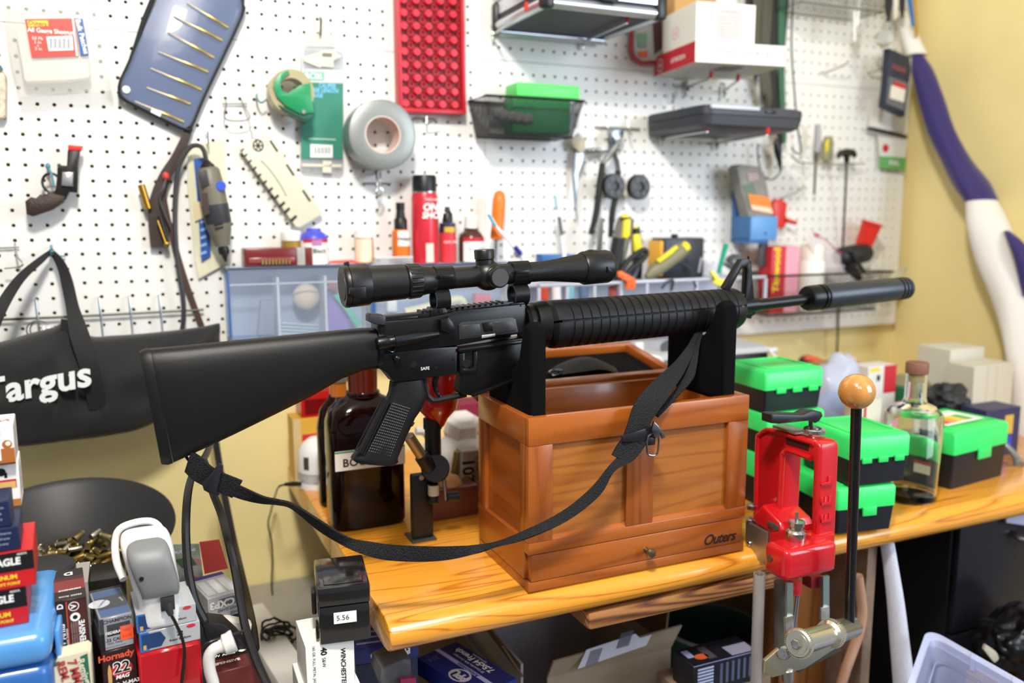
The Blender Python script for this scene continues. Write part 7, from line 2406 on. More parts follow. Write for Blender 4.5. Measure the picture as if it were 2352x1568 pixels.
mb = MB()
for (x0, y0, n_, dx) in ((1345, 1530, 9, 3.2), (1415, 1490, 10, 3.0)):
    for i in range(n_):
        x = x0 + i * dx
        y = y0 - i * dx * .28
        mb.prism([at(a_, b_, Yl - .0006) for a_, b_ in ((x, y), (x + 1.6, y - .4), (x + 14, y - 36), (x + 12.4, y - 35.6))], (0, .0003, 0))
mb.build('barcode', M('print_slate', '#6d7389', .5), cbx)['kind'] = 'stuff'

# green waste bin and black carton
wb_ = thing('waste_bin', 'round dark green waste bin under the bench behind the black carton', 'bin', (.93, 1.16, ZF))
cb_ = atz(1650, 1447, -.77)
WGR = M('bin_green', '#24665c', .4)
WM[wb_.name] = Matrix.Translation(V((cb_.x, cb_.y + .02, ZF)))
wb_.location = (cb_.x, cb_.y + .02, ZF)
hb = -.77 - ZF
MB().lathe([(0, 0), (.065, 0), (.088, hb - .012), (.094, hb - .01), (.095, hb), (.088, hb), (.084, hb - .01), (.062, .004), (0, .004)], 40).build('bin_body', WGR, wb_, local=True)
MB().lathe([(.0875, hb + .0004), (.0955, hb + .0004), (.0955, hb + .003), (.0875, hb + .003), (.0875, hb + .0004)], 40).build('rim', M('rim_mauve', '#b3a9b6', .35), wb_, local=True)
g = fit((1592, 1600), (1740, 1560), (1592, 1533), Y=.985, depth=.09)
kb = carton('black_carton', 'black printed carton with orange spot lying in front of the green bin', g['W'], .055, g['H'], M('carton_black', '#17181f', .4), g['loc'], g['rot'])
panel(kb, 'top', .0, -.0, 1, .04, M('edge_lilac', '#7d83b8', .4))
panel(kb, 'top', .62, .1, .98, .6, M('label_plum', '#8b8799', .5))
panel(kb, 'top', .30, .2, .42, .85, M('print_brown', '#4b4245', .5), lift=.0003)
spot(kb, 'top', .24, .40, .008, M('print_flame', '#c8552c', .5), sx=1.5)
panel(kb, 'top', .06, .45, .16, .85, M('print_lilac', '#8f93b5', .5))
for i in range(8):
    panel(kb, 'front', .06, .06 + i * .11, .30, .13 + i * .11, M('print_lilac2', '#a9b3d6', .5))
for i in range(6):
    panel(kb, 'front', .40 + i * .09, .2, .44 + i * .09, .9, M('print_dusk', '#4c556e', .5))
sb_ = thing('stool_shelf', 'low plain board shelf on the floor under the black carton', 'shelf', (g['loc'].x + .05, 1.04, ZF))
MB().box(g['loc'].x - .01, .985, g['loc'].z - .02, g['loc'].x + .15, 1.07, g['loc'].z - .0006).build('board', PART, sb_)
for x in (g['loc'].x - .008, g['loc'].x + .13):
    MB().box(x, .99, ZF, x + .015, 1.06, g['loc'].z - .02).build('leg', PART, sb_)

# clear storage bin front right
ZB = -.70
c0 = atz(2130, 1440, ZB)
u = (atz(2360, 1570, ZB) - c0).normalized()
v_ = V((-u.y, u.x, 0))
d2 = atz(2085, 1568, ZB) - c0
if v_.dot(d2) < 0:
    v_ = -v_
u2 = d2.normalized()
tub = thing('storage_tub', 'clear bluish plastic storage tub with ribbed rim at the bottom right corner', 'tub', (c0.x, c0.y, ZF))
TUB = M('tub_clear', '#c3cdf0', .22, alpha=.5, spec=.6)
TUBR = M('tub_rim', '#cdd5f5', .2, alpha=.75, spec=.6)
Lu, Lv = .42, .30


def tubring(ins, z, r=.035, n=6):
    o = []
    for (cu, cv, t0) in ((Lu - r, Lv - r, 0), (r, Lv - r, pi / 2), (r, r, pi), (Lu - r, r, 3 * pi / 2)):
        for i in range(n + 1):
            t = t0 + pi / 2 * i / n
            a = cu + (r) * cos(t)
            b = cv + (r) * sin(t)
            a = Lu / 2 + (a - Lu / 2) * (1 - ins / (Lu / 2))
            b = Lv / 2 + (b - Lv / 2) * (1 - ins / (Lv / 2))
            o.append(V((c0.x, c0.y, z)) + u * a + u2 * b)
    return o


MB().loft([tubring(.012, ZB - .004), tubring(.0, ZB), tubring(.0, ZB - .022), tubring(.003, ZB - .022)], cap=False).build('rim', TUBR, tub)
MB().loft([tubring(.012, ZB - .003), tubring(.024, ZB - .04), tubring(.026, ZB - .06), tubring(.040, ZF + .01)], cap=False).build('walls', TUB, tub)
MB().loft([tubring(.040, ZF + .01), tubring(.041, ZF + .004)]).build('bottom', TUB, tub)
for i in range(5):
    p = V((c0.x, c0.y, ZB)) + u * (.09 + i * .075)
    MB().prism([p, p + u * .008, p + u * .008 + u2 * .02, p + u2 * .02], (0, 0, -.02)).build('rib', TUBR, tub)
MB().loft([tubring(.026, ZB - .028), tubring(.030, ZB - .024)], cap=False).build('inner_ledge', TUBR, tub)

# black plastic sack
sk = thing('black_sack', 'crumpled shiny black plastic sack behind the clear tub at right', 'sack', at(2330, 1520, .98))
bm = bmesh.new()
bmesh.ops.create_icosphere(bm, subdivisions=5, radius=1)
c1 = at(2345, 1475, .97)
for q in bm.verts:
    d = 1 + .30 * _n.noise(q.co * 1.7 + V((9, 2, 4))) + .2 * abs(_n.noise(q.co * 3))
    q.co = c1 + V((q.co.x * .085 * d, q.co.y * .06 * d, q.co.z * .06 * d))
MB().bm(bm).build('sack_film', M('sack_black', '#0b0b0d', .3), sk)
MB().ribbon([(at(2258, 1490, .93), at(2262, 1478, .93)), (at(2275, 1512, .925), at(2285, 1495, .925)), (at(2282, 1520, .925), at(2292, 1510, .925))], .002, 4).build('torn_label', M('label_bone', '#b9b09b', .6), sk)
kx = thing('sack_carton', 'brown carton under the black sack at the right frame edge', 'box', (c1.x, c1.y, ZF))
MB().box(c1.x - .09, c1.y - .06, ZF, c1.x + .16, c1.y + .04, c1.z - .055, bev=.002).build('carton_body', M('kraft_dark', '#8a6238', .75), kx)
# ================================================================ piled cartons on the low desk
INK, CRE = black(), M('print_cream', '#e9dcc0', .55)


def pcarton(name, label, FL, FR, FT, mat, Y=None, Z=None, BT=None, depth=.05, group=None, bev=.0006, rot=None):
    g = fit(FL, FR, FT, Y=Y, Z=Z, BT=BT, depth=depth)
    return carton(name, label, g['W'], g['D'], g['H'], mat, g['loc'], g['rot'] if rot is None else rot, bev=bev, group=group), g


def riser(b, label, mat, zbase=None, name='carton', inset=.0015):
    """plain carton filling the pile below a carton"""
    zb = ZD if zbase is None else zbase
    W_, D_, H_ = DIM[b.name]
    mt = WM[b.name]
    h = mt.translation.z - zb - .0008
    if h < .004:
        return None
    c = carton(name, label, W_ - 2 * inset, D_ - 2 * inset, h, mat, mt.translation, 0)
    M2 = mt @ Matrix.Translation(V((inset, inset, 0)))
    M2.translation.z = zb
    c.matrix_world = M2
    WM[c.name] = M2
    return c


# smoky black case on the white carton
YK = .985
wc_, gw = pcarton('white_carton', 'white upright carton with sideways lettering under the small smoky black case', (706, 1592), (816, 1568), (702, 1486), M('carton_bright', '#f1efeb', .5), Y=YK, depth=.075)
H_ = gw['H']
say(wc_, 'front', .76, .42, 'WINCHESTER', H_ * .135, INK, rot=-90, bold=.02, shear=.2)
say(wc_, 'front', .16, .52, '165 GR. FULL METAL JACKET', H_ * .075, INK, rot=-90)
say(wc_, 'front', .36, .84, '40', H_ * .17, INK, rot=-90, bold=.03)
say(wc_, 'front', .36, .60, 'S&W', H_ * .10, INK, rot=-90)
r_ = riser(wc_, 'lower white carton at the bottom of the pile below the white upright carton', M('carton_bright', '#f1efeb', .5), name='white_carton', inset=-.006)
g = fit((733, 1477), (854, 1461), (733, 1345), Y=YK - .006, BT=(673, 1281))
SMK = M('smoky_plastic', '#1b1a1b', .16, spec=.6, coat=.3)
bc2 = thing('smoky_case', 'glossy smoky black case with a white number sticker, on the white carton', 'case', V((g['loc'].x, g['loc'].y, gw['loc'].z + gw['H'] + .0006)), g['rot'])
W_, D_, H_ = g['W'], min(g['D'], .15), g['H']
DIM[bc2.name] = (W_, D_, H_)
MB().box(.001, .001, 0, W_ - .001, D_ - .001, H_ * .66, bev=.003).build('case_body', SMK, bc2, local=True)
MB().box(0, 0, H_ * .665, W_, D_, H_, bev=.0035).build('lid', SMK, bc2, local=True)
MB().box(.008, .008, H_ - .0002, W_ - .008, D_ - .008, H_ + .0012, bev=.001).build('lid_panel', SMK, bc2, local=True)
MB().box(-.006, D_ * .35, H_ * .34, -.0002, D_ * .62, H_ * .74, bev=.002).build('latch', M('latch_black', '#161617', .3), bc2, local=True)
MB().box(-.003, D_ * .1, H_ * .05, .0005, D_ * .3, H_ * .30, bev=.002).build('side_foot', M('latch_black', '#161617', .3), bc2, local=True)
panel(bc2, 'front', .29, .36, .72, .56, white(), lift=.0006)
say(bc2, 'front', .46, .455, '5.56', H_ * .125, M('print_charcoal', '#3a3a3c', .6), lift=.0009)

# --- rifle cartons at the left: stacks
PNW = M('carton_soot', '#231a1b', .45)
b, g1 = pcarton('black_carton', 'upright black and maroon carton lettered sideways, left of the clear lidded carton', (136, 1506), (208, 1490), (118, 1384), PNW, Y=1.0, depth=.09)
H_ = g1['H']
panel(b, 'front', .33, .03, .97, .97, M('print_maroon2', '#46201f', .45))
panel(b, 'front', .33, .03, .37, .97, M('print_rust', '#b5402c', .5), lift=.0003)
W_ = g1['W']
say(b, 'front', .16, .90, 'D', H_ * .13, white(), rot=90, bold=.03)
say(b, 'front', .17, .26, 'PNW Arms', H_ * .13, white(), rot=90, bold=.02)
say(b, 'front', .30, .26, 'Weapons Science', H_ * .06, white(), rot=90)
say(b, 'front', .80, .28, 'DEFENSIVE', H_ * .125, white(), rot=90, bold=.03)
for i in range(4):
    say(b, 'front', .46 + i * .07, .30, 'high performance ammunition', H_ * .045, M('print_rosy', '#b99a94', .5), rot=90)
spot(b, 'front', .58, .86, W_ * .17, white(), r0=W_ * .145)
say(b, 'front', .58, .86, 'V', W_ * .24, white(), rot=90, bold=.04)
spot(b, 'front', .60, .66, W_ * .16, white())
spot(b, 'front', .60, .66, W_ * .08, INK, lift=.0006)
panel(b, 'top', 0, .28, 1, .62, M('print_maroon3', '#7a2f2c', .45))
panel(b, 'top', 0, .62, 1, .74, M('print_maroon2', '#46201f', .45))
say(b, 'top', .5, .84, 'D', W_ * .42, white(), rot=180, bold=.04)
say(b, 'top', .5, .30, 'DEFENSIVE', W_ * .15, white(), rot=180, bold=.03)
say(b, 'top', .5, .10, 'PNW Arms', W_ * .15, white(), rot=180, bold=.02)
rm = thing('torn_carton', 'torn cream and green carton with red lettering at the bottom left', 'box', at(150, 1568, .96))
CRM2, GRN2 = M('carton_cream2', '#ddd3b4', .7), M('carton_green', '#1f6a50', .6)
q = [at(x, y, .955) for x, y in ((132, 1512), (200, 1494), (208, 1500), (216, 1640), (110, 1640), (112, 1560), (120, 1545))]
MB().prism(q, (0, .025, 0)).build('carton_body', CRM2, rm)
flat([(184, 1508), (201, 1500), (216, 1640), (198, 1640)], .9545, .0006, 'green_band', GRN2, rm)
flat([(122, 1524), (136, 1518), (138, 1526), (121, 1533)], .9545, .0006, 'green_band', GRN2, rm)
RL = M('print_brick', '#b23a38', .55)
say_at(rm, '7 MM.', 172, 1545, .954, 26, RL, rot=-80, bold=.03)
say_at(rm, 'REM. MAG.', 153, 1570, .954, 24, RL, rot=-80, bold=.03)
say_at(rm, 'Remington', 196, 1552, .954, 20, M('print_ivory', '#e7dfc6', .5), rot=-80, bold=.02)
r_ = riser(b, 'dark carton hidden under the upright black and maroon carton', PNW, name='dark_carton')

CLB = M('carton_clear', '#8d9096', .18, alpha=.14, spec=.6)
b, g2 = pcarton('clear_carton', 'clear lidded silver and blue carton with orange price sticker', (234, 1497), (308, 1478), (225, 1424), M('carton_silver', '#a9abb0', .35, .3), Y=1.0, depth=.08)
W_, H_ = g2['W'], g2['H']
panel(b, 'front', 0, 0, .12, 1, INK)
panel(b, 'front', .20, .42, .92, .78, INK, lift=.0003)
say(b, 'front', .54, .88, 'CHAMPION', H_ * .15, INK, bold=.03)
say(b, 'front', .42, .52, 'FEDERAL', H_ * .12, white(), bold=.03)
say(b, 'front', .40, .30, '.22 CAL.', H_ * .13, INK, bold=.02)
say(b, 'front', .42, .19, 'WIN. MAG.', H_ * .085, INK)
say(b, 'front', .42, .08, '40 GRAIN FULL METAL JACKET', H_ * .055, INK, sx=.8)
panel(b, 'front', .60, .22, 1.0, .66, M('sticker_flame', '#f2582c', .45), lift=.0009)
say(b, 'front', .80, .52, '5375', H_ * .09, M('print_tomato', '#c8402c', .5), lift=.0013)
say(b, 'front', .80, .33, '$15.99', H_ * .09, M('print_tomato', '#c8402c', .5), lift=.0013)
panel(b, 'top', .06, .04, .98, .98, M('print_steelblue', '#3e5f94', .4))
panel(b, 'top', .06, .30, .98, .74, M('print_graphite', '#3a3d44', .4), lift=.0004)
spot(b, 'top', .16, .52, W_ * .34, M('print_frost', '#d8dde6', .5), lift=.0007)
say(b, 'top', .26, .52, 'CHAMPION', W_ * .12, M('print_steelblue', '#3e5f94', .4), rot=60, lift=.001)
say(b, 'top', .86, .52, 'FEDERAL', W_ * .10, white(), rot=-80, lift=.001)
MB().box(-.0015, -.0015, H_ * .55, W_ + .0015, g2['D'] + .0015, H_ + .0022).build('clear_lid', CLB, b, local=True)
DKR = M('carton_claret', '#2c1416', .4)
hb = riser(b, 'dark red carton with orange edged numerals under the clear lidded carton', DKR, name='red_black_carton', inset=-.001, zbase=ZD)
if hb:
    W2, D2, H2 = DIM[hb.name]
    if H2 < .035:
        pass
    zt = .95
    hh = .03 / H2 if H2 > .03 else .9
    say(hb, 'front', .42, 1 - .0075 / H2, 'Hornady', .0105, M('print_ember', '#d8553a', .5), bold=.03)
    spot(hb, 'front', .56, 1 - .025 / H2, .0095, M('print_scarlet', '#b5221f', .5), sx=1.2)
    say(hb, 'front', .56, 1 - .0225 / H2, '22', .0175, white(), bold=.07, lift=.0004)
    say(hb, 'front', .56, 1 - .0225 / H2, '22', .0175, INK, bold=.02, lift=.0007)
    say(hb, 'front', .56, 1 - .0335 / H2, 'MAG', .0065, white(), bold=.03, shear=.2, lift=.0007)
    say(hb, 'front', .56, 1 - .0425 / H2, '30 GR. V-MAX', .0062, white(), bold=.03)
    mt, su, sv = face_m(hb, 'front', .20, 1 - .038 / H2, .0005)
    mb = MB()
    mb.add([(-.002, 0, 0), (.002, 0, 0), (.002, .013, 0), (.0012, .019, 0), (0, .0225, 0), (-.0012, .019, 0), (-.002, .013, 0)], [tuple(range(7))], mt)
    mb.build('printed_cartridge', M('print_brass', '#c79b5c', .5), hb, local=True, smooth=0, recalc=False)

# silver and blue cartons on red boxes
SLV, BLU = M('carton_silver2', '#b5b7bb', .38, .2), M('print_azure', '#2868b4', .4)
zz1 = None
b1_, g3 = pcarton('silver_carton', 'silver and blue carton with small red oval, lower of two under the grey scanner', (323, 1499), (461, 1467), (317, 1456), SLV, Y=.995, depth=.07)


def cci(b, H_):
    panel(b, 'front', 0, 0, .15, 1, BLU)
    mt, su, sv = face_m(b, 'front', 0, 0, .0004)
    mb = MB()
    mb.add([(.03 * su, .12 * sv, 0), (.34 * su, .12 * sv, 0), (.42 * su, .5 * sv, 0), (.34 * su, .9 * sv, 0), (.03 * su, .9 * sv, 0)], [(0, 1, 2, 3, 4)], mt)
    mb.build('printed_hexagon', M('print_deepblue', '#1d3c66', .45), b, local=True, smooth=0, recalc=False)
    spot(b, 'front', .85, .84, H_ * .10, RDP, sx=2.2)
    say(b, 'front', .66, .58, '22', H_ * .30, INK, bold=.03)
    say(b, 'front', .66, .30, 'Sniper SubSonic', H_ * .16, INK, bold=.02)
    panel(b, 'front', .05, .1, .10, .34, M('print_brass', '#c79b5c', .5), lift=.0006)


cci(b1_, g3['H'])
zt3 = g3['loc'].z + g3['H']
b2_ = carton('silver_carton', 'silver and blue carton with small red oval, upper one directly under the grey scanner', g3['W'] * .98, .07, .0215, SLV, V((g3['loc'].x - .002, g3['loc'].y + .001, zt3 + .0005)), g3['rot'], bev=.0006)
cci(b2_, .0215)
g4 = fit((418, 1440), (458, 1424), (418, 1382), Y=1.07, depth=.06)
b3_ = carton('silver_carton', 'small silver carton with red oval standing behind at the right of the grey scanner', g4['W'], .05, g4['loc'].z + g4['H'] - ZD, SLV, V((g4['loc'].x, g4['loc'].y, ZD)), g4['rot'], bev=.0006)
H4 = DIM[b3_.name][2]
spot(b3_, 'front', .6, 1 - .012 / H4, .004, RDP, sx=2)
say(b3_, 'front', .5, 1 - .03 / H4, 'SubSonic', .009, INK, bold=.02)
RGL = M('red_gloss', '#b3101e', .15, coat=.8, spec=.6)
z1 = g3['loc'].z - .0006
h1 = (z1 - ZD)
rx = carton('red_case', 'glossy red plastic case with rounded lid under the silver and blue cartons', g3['W'] * 1.04, .085, h1 * .52, RGL, V((g3['loc'].x - .003, g3['loc'].y - .004, z1 - h1 * .52)), g3['rot'], bev=.003)
rx2 = carton('red_case', 'second glossy red plastic case at the bottom of the pile below the first', g3['W'] * 1.02, .085, h1 * .46, RGL, V((g3['loc'].x + .004, g3['loc'].y - .006, ZD)), g3['rot'], bev=.003)

# grey and white handheld device on the cartons
sc_ = thing('handheld_scanner', 'white and grey rounded handheld device with plug, standing on the silver cartons', 'device', at(369, 1428, 1.02))
zbase = zt3 + .0005 + .0215 + .0006
p0 = V((at(369, 1426, .995).x, g3['loc'].y + .012, zbase))
WSH, GSH = M('shell_white', '#e9e9e7', .35), M('shell_grey', '#77797a', .45, bump=.05, bs=700)


def rrect(c, w, d, e=3.2, n=28):
    return [c + V((w * (abs(cos(t)) ** (2 / e)) * (1 if cos(t) >= 0 else -1), d * (abs(sin(t)) ** (2 / e)) * (1 if sin(t) >= 0 else -1), 0)) for t in [2 * pi * i / n for i in range(n)]]


def dev_ring(xl, xr, y, Y, d, grow=1.):
    a, b = at(xl, y, Y), at(xr, y, Y)
    c = (a + b) / 2
    return rrect(c, (b - a).length / 2 * grow, d)


Yd = p0.y
rows = [(324, 416, 1424, Yd + .010, .018), (320, 416, 1416, Yd + .010, .022), (316, 415, 1372, Yd + .012, .026), (306, 411, 1340, Yd + .013, .030), (294, 404, 1300, Yd + .016, .032), (282, 398, 1262, Yd + .022, .030), (276, 390, 1238, Yd + .028, .026), (280, 380, 1222, Yd + .034, .018), (300, 366, 1214, Yd + .036, .008)]
MB().loft(densify([dev_ring(*r) for r in rows], 3)).build('white_shell', WSH, sc_)
rows = [(327, 410, 1368, Yd - .0155, .004), (322, 412, 1352, Yd - .016, .007), (310, 406, 1325, Yd - .016, .009), (297, 396, 1290, Yd - .014, .011), (290, 388, 1262, Yd - .007, .010), (295, 378, 1246, Yd - .001, .006), (310, 366, 1238, Yd + .004, .003)]
MB().loft(densify([dev_ring(*r) for r in rows], 3)).build('grey_panel', GSH, sc_)
MB().tube([at(x, y, Y) for x, y, Y in ((284, 1330, Yd + .03), (268, 1290, Yd + .05), (265, 1245, Yd + .07), (275, 1215, Yd + .075), (310, 1200, Yd + .08), (345, 1197, Yd + .08), (364, 1208, Yd + .075), (372, 1225, Yd + .06))], .0045, 10, smooth=4).build('loop_handle', WSH, sc_)
rows = [(276, 372, 1236, Yd + .068, .012), (278, 368, 1222, Yd + .070, .012), (290, 358, 1212, Yd + .072, .008)]
MB().loft([dev_ring(*r) for r in rows]).build('grey_back', GSH, sc_)
MB().disc(at(325, 1329, Yd - .0245), (0, -1, 0), .0026, .0006, 12).build('screw_hole', BK, sc_)
MB().box(-.0075, -.004, -.008, .0075, .003, .008, Matrix.Translation(at(385, 1384, Yd - .0155)), bev=.001).build('plug_socket', M('plug_dark', '#2f2f31', .5), sc_)
cd = thing('device_cord', 'thin black cord hanging from the plug of the grey handheld device', 'cord', at(420, 1568, .97))
MB().tube([at(385, 1384, Yd - .024), at(388, 1398, Yd - .026), at(393, 1412, Yd - .027)], [.0052, .0044, .003], 10).build('strain_relief', M('plug_dark', '#2f2f31', .5), cd)
MB().tube([at(x, y, Yd - .028) for x, y in ((393, 1412), (403, 1430), (418, 1465), (424, 1500), (420, 1540), (416, 1580))], .0018, 6, smooth=5).build('cable', BKP, cd)

# magnum cartons on the blue case
AE = M('carton_ember', '#c41f26', .4)
zt_ = None
tubl = thing('blue_case', 'translucent blue plastic case under the red and black cartons, left edge', 'case', at(60, 1560, .93))
BLC, BLCD = M('case_blue', '#5596d6', .25, coat=.3), M('case_blue_dark', '#2f67ad', .3, coat=.3)
a = at(110, 1545, .93)
zb0 = at(60, 1570, .93).z
zt0 = at(60, 1432, .95).z
xr = at(112, 1450, .935).x
MB().box(xr - .26, .925, ZD, xr, 1.10, zt0 - .0365, bev=.012, seg=3).build('case_body', BLCD, tubl)
MB().box(xr - .262, .922, zt0 - .036, xr + .002, 1.104, zt0, bev=.014, seg=4).build('lid', BLC, tubl)
MB().box(xr + .002, .96, zt0 - .05, xr + .007, 1.04, zt0 - .018, bev=.002).build('latch', BLC, tubl)


def magnum(label, xrp, ytop, ybot, Y, zbase):
    z1_ = zbase
    p = at(xrp, ybot, Y)
    hgt = at(xrp, ytop, Y).z - p.z
    W_ = .10
    b = carton('ember_carton', label, W_, .09, hgt, AE, V((p.x - W_ * cos(.06), Y, z1_)), -.06 + .12)
    panel(b, 'front', 0, .47, 1, 1, M('print_jet', '#141416', .45))
    say(b, 'front', .755, .74, 'EAGLE', hgt * .27, white(), bold=.04, sx=.86)
    say(b, 'front', .70, .32, 'MAGNUM', hgt * .17, M('print_gold2', '#f0cf2e', .45), bold=.04)
    say(b, 'front', .66, .14, 'JACKETED SOFT POINT', hgt * .115, M('print_gold2', '#f0cf2e', .45), bold=.03, sx=.9)
    say(b, 'front', .90, .93, 'AE357A', hgt * .07, white(), bold=.02)
    return b, hgt


m1, hm = magnum('black and red carton lettered in yellow, lower of two on the blue case', 63, 1324, 1408, .945, zt0 + .0006)
m2, hm2 = magnum('black and red carton lettered in yellow, upper of two on the blue case', 68, 1232, 1315, .945, zt0 + .0012 + hm)
m2.location.x += .004
WM[m2.name] = Matrix.Translation(V((.004, 0, 0))) @ WM[m2.name]
zq = zt0 + .0018 + hm + hm2
NV = M('carton_navy2', '#182447', .45)


def stackbox(name, label, xrp, ytop, ybot, Y, zb_, mat, W_=.09, D_=.06, rot=.06):
    p = at(xrp, ybot, Y)
    hgt = at(xrp, ytop, Y).z - p.z
    b = carton(name, label, W_, D_, hgt, mat, V((p.x - W_ * cos(rot), Y - W_ * sin(rot), zb_)), rot)
    return b, zb_ + hgt + .0006, hgt


n1, zq, h = stackbox('navy_carton', 'navy carton with pale small print, lower of two on the red and black cartons', 46, 1182, 1236, .955, zq, NV)
for i in range(3):
    say(n1, 'front', .80, .76 - i * .22, ('with new firearms', 'not for all arms', 'see warranty')[i], h * .12, M('print_mist', '#b9c3d8', .5))
n2, zq2, h = stackbox('navy_carton', 'navy carton with pale small print, upper of two in the left stack', 24, 1120, 1180, .955, zq, NV, D_=.05)
for i in range(3):
    say(n2, 'front', .86, .76 - i * .22, ('made in usa', 'warning', 'keep dry')[i], h * .11, M('print_mist', '#b9c3d8', .5))
WC = M('carton_white2', '#ebe7e2', .5)
w1, zq3, h = stackbox('picture_carton', 'white carton with rider picture behind the navy ones, lower of two', 54, 1106, 1206, 1.03, zq - .002, WC, D_=.05)
panel(w1, 'front', .72, .42, .97, .62, RDP)
panel(w1, 'front', .74, .42, .96, .57, M('print_bullets', '#d3ab6a', .5), lift=.0004)
panel(w1, 'front', .55, 0, 1, .16, M('print_caramel', '#a9743a', .5))
spot(w1, 'front', .82, .80, h * .09, INK)
panel(w1, 'front', .76, .64, .79, .80, INK, lift=.0004)
panel(w1, 'front', .85, .66, .88, .78, INK, lift=.0004)
for i in range(7):
    panel(w1, 'right', .15, .2 + i * .09, .9, .225 + i * .09, M('print_fog', '#a9a49c', .5))
w2, zq4, h = stackbox('picture_carton', 'white carton with copper bullets picture topping the left stack', 40, 1016, 1105, 1.02, zq3, WC, D_=.06)
mt, su, sv = face_m(w2, 'front', 0, 0, .0004)
panel(w2, 'front', .78, .04, 1, .42, M('print_copper', '#a8622c', .5))
spot(w2, 'front', .93, .52, h * .11, M('print_copper', '#a8622c', .5))
spot(w2, 'front', .94, .54, h * .06, CRE, lift=.0006)
panel(w2, 'front', .30, 0, 1, .05, M('print_cocoa', '#4b2f22', .5), lift=.0006)
say(w2, 'front', .72, .025, 'WINCHESTER.COM', h * .045, white(), lift=.0009)
panel(w2, 'front', .2, .12, .86, .72, M('print_snow', '#f6f3ef', .5), lift=.0008)
for i in range(3):
    say(w2, 'front', .82, .86 - i * .05, 'and specifications', h * .04, M('print_fog2', '#8d8882', .5))
say(w2, 'top', .80, .45, 'WIN', .016, M('print_rose', '#d35c5c', .5), rot=180, bold=.03, shear=.2)
say(w2, 'top', .60, .75, '555', .022, M('print_rose2', '#e3a7a2', .5), rot=180)
for i in range(10):
    panel(w2, 'right', .12, .12 + i * .08, .9, .14 + i * .08, M('print_fog', '#a9a49c', .5))

# --- bowl of brass
bw = thing('black_bowl', 'large wide black bowl on the low desk holding empty brass cases', 'bowl', at(150, 1250, 1.40))
bcn = at(150, 1232, 1.40)
k = 1 / pxm(bcn)
R = 228 * k
tilt = Matrix.Rotation(radians(13), 4, 'X')
zrim = bcn.z
MT = Matrix.Translation(V((bcn.x, 1.43, 0))) @ Matrix.Translation(V((0, 0, zrim))) @ tilt
# lowest point must meet the desk
prof_in = [(0, -.066), (.06, -.065), (R * .55, -.052), (R * .82, -.028), (R * .97, -.004), (R, 0)]
pr2 = prof_in + [(R + .006, .003), (R + .007, -.001)] + [(r + .004, z - .006) for r, z in prof_in[::-1][1:-1]] + [(0, -.072)]
BWL = M('bowl_black', '#303033', .46, bump=.05, bs=300)
MT2 = MT
MB().lathe(pr2, 64, MT2, cap=False).build('bowl_shell', BWL, bw)
stand = thing('bowl_base', 'plain dark box under the black bowl', 'box', (bcn.x, 1.43, ZD))
zl = min((MT2 @ V((r * cos(t), r * sin(t), z - .0065))).z for r, z in prof_in for t in [i * pi / 12 for i in range(24)])
MB().box(bcn.x - .06, 1.37, ZD, bcn.x + .06, 1.47, max(ZD + .004, zl - .001), bev=.002).build('box_body', DK, stand)
random.seed(11)
case0 = None
BRS = [M('brass', '#c09a46', .32, .9), M('brass_dull', '#84703c', .4, .9), M('brass_pale', '#c4b488', .3, .9), M('nickel', '#b5b0a2', .28, .95)]
protos = []
for mtl in BRS:
    mb = MB().lathe([(0, 0), (.0046, 0), (.0048, .0008), (.0042, .0015), (.0047, .0022), (.0048, .019), (.0043, .019), (.0041, .004), (0, .004)], 14, cap=False)
    me = mb.build('brass_case', mtl, None)
    protos.append(me)
cnt = 0
for i in range(150):
    a_ = random.uniform(0, 2 * pi)
    rr = .076 * sqrt(random.random())
    lay = i // 48
    x, y = rr * cos(a_) * 1.15 - .012, rr * sin(a_) * .8 - .012
    zz_ = -.066 + .0060 + lay * .0095 + max(0, (sqrt(x * x + y * y) - .05)) * .5
    ax = V((random.uniform(-1, 1), random.uniform(-1, 1), random.uniform(-.25, .25) + (.8 if random.random() < .12 else 0))).normalized()
    src = protos[random.choice((0, 0, 0, 1, 1, 2, 3))]
    o = src.copy()
    COL.objects.link(o)
    o.matrix_world = MT2 @ axis_m(V((x, y, zz_)) - ax * .0095, V((x, y, zz_)) + ax * .01)
    tag(o, 'empty brass cartridge case in the heap in the black bowl', 'cartridge case', 'empty brass cases in the bowl')
for p in protos:
    bpy.data.objects.remove(p)
# black tray rim in front of the bowl
lt = thing('black_disc', 'round black plastic disc lying at the front of the bowl behind the cartons', 'lid', at(105, 1330, 1.18))
c = at(103, 1326, 1.17)
MB().lathe([(0, 0), (.034, 0), (.036, .003), (.036, .014), (.033, .017), (0, .018)], 36, Matrix.Translation(c)).build('lid_disc', M('lid_black', '#2b2b2d', .4), lt)
lt2 = thing('lid_carton', 'dark carton the round black disc lies on, behind the tall cartons', 'box', (c.x, c.y, ZD))
MB().box(c.x - .05, c.y - .035, ZD, c.x + .05, c.y + .035, c.z - .0006).build('carton_body', DK, lt2)
tr_ = thing('black_tray', 'long black plastic tray behind the clear lidded carton', 'tray', at(240, 1350, 1.12))
a, b = at(205, 1345, 1.14), at(268, 1325, 1.14)
MB().box(a.x, 1.14, ZD, b.x + .01, 1.20, b.z, bev=.003).build('tray_body', BKP, tr_)

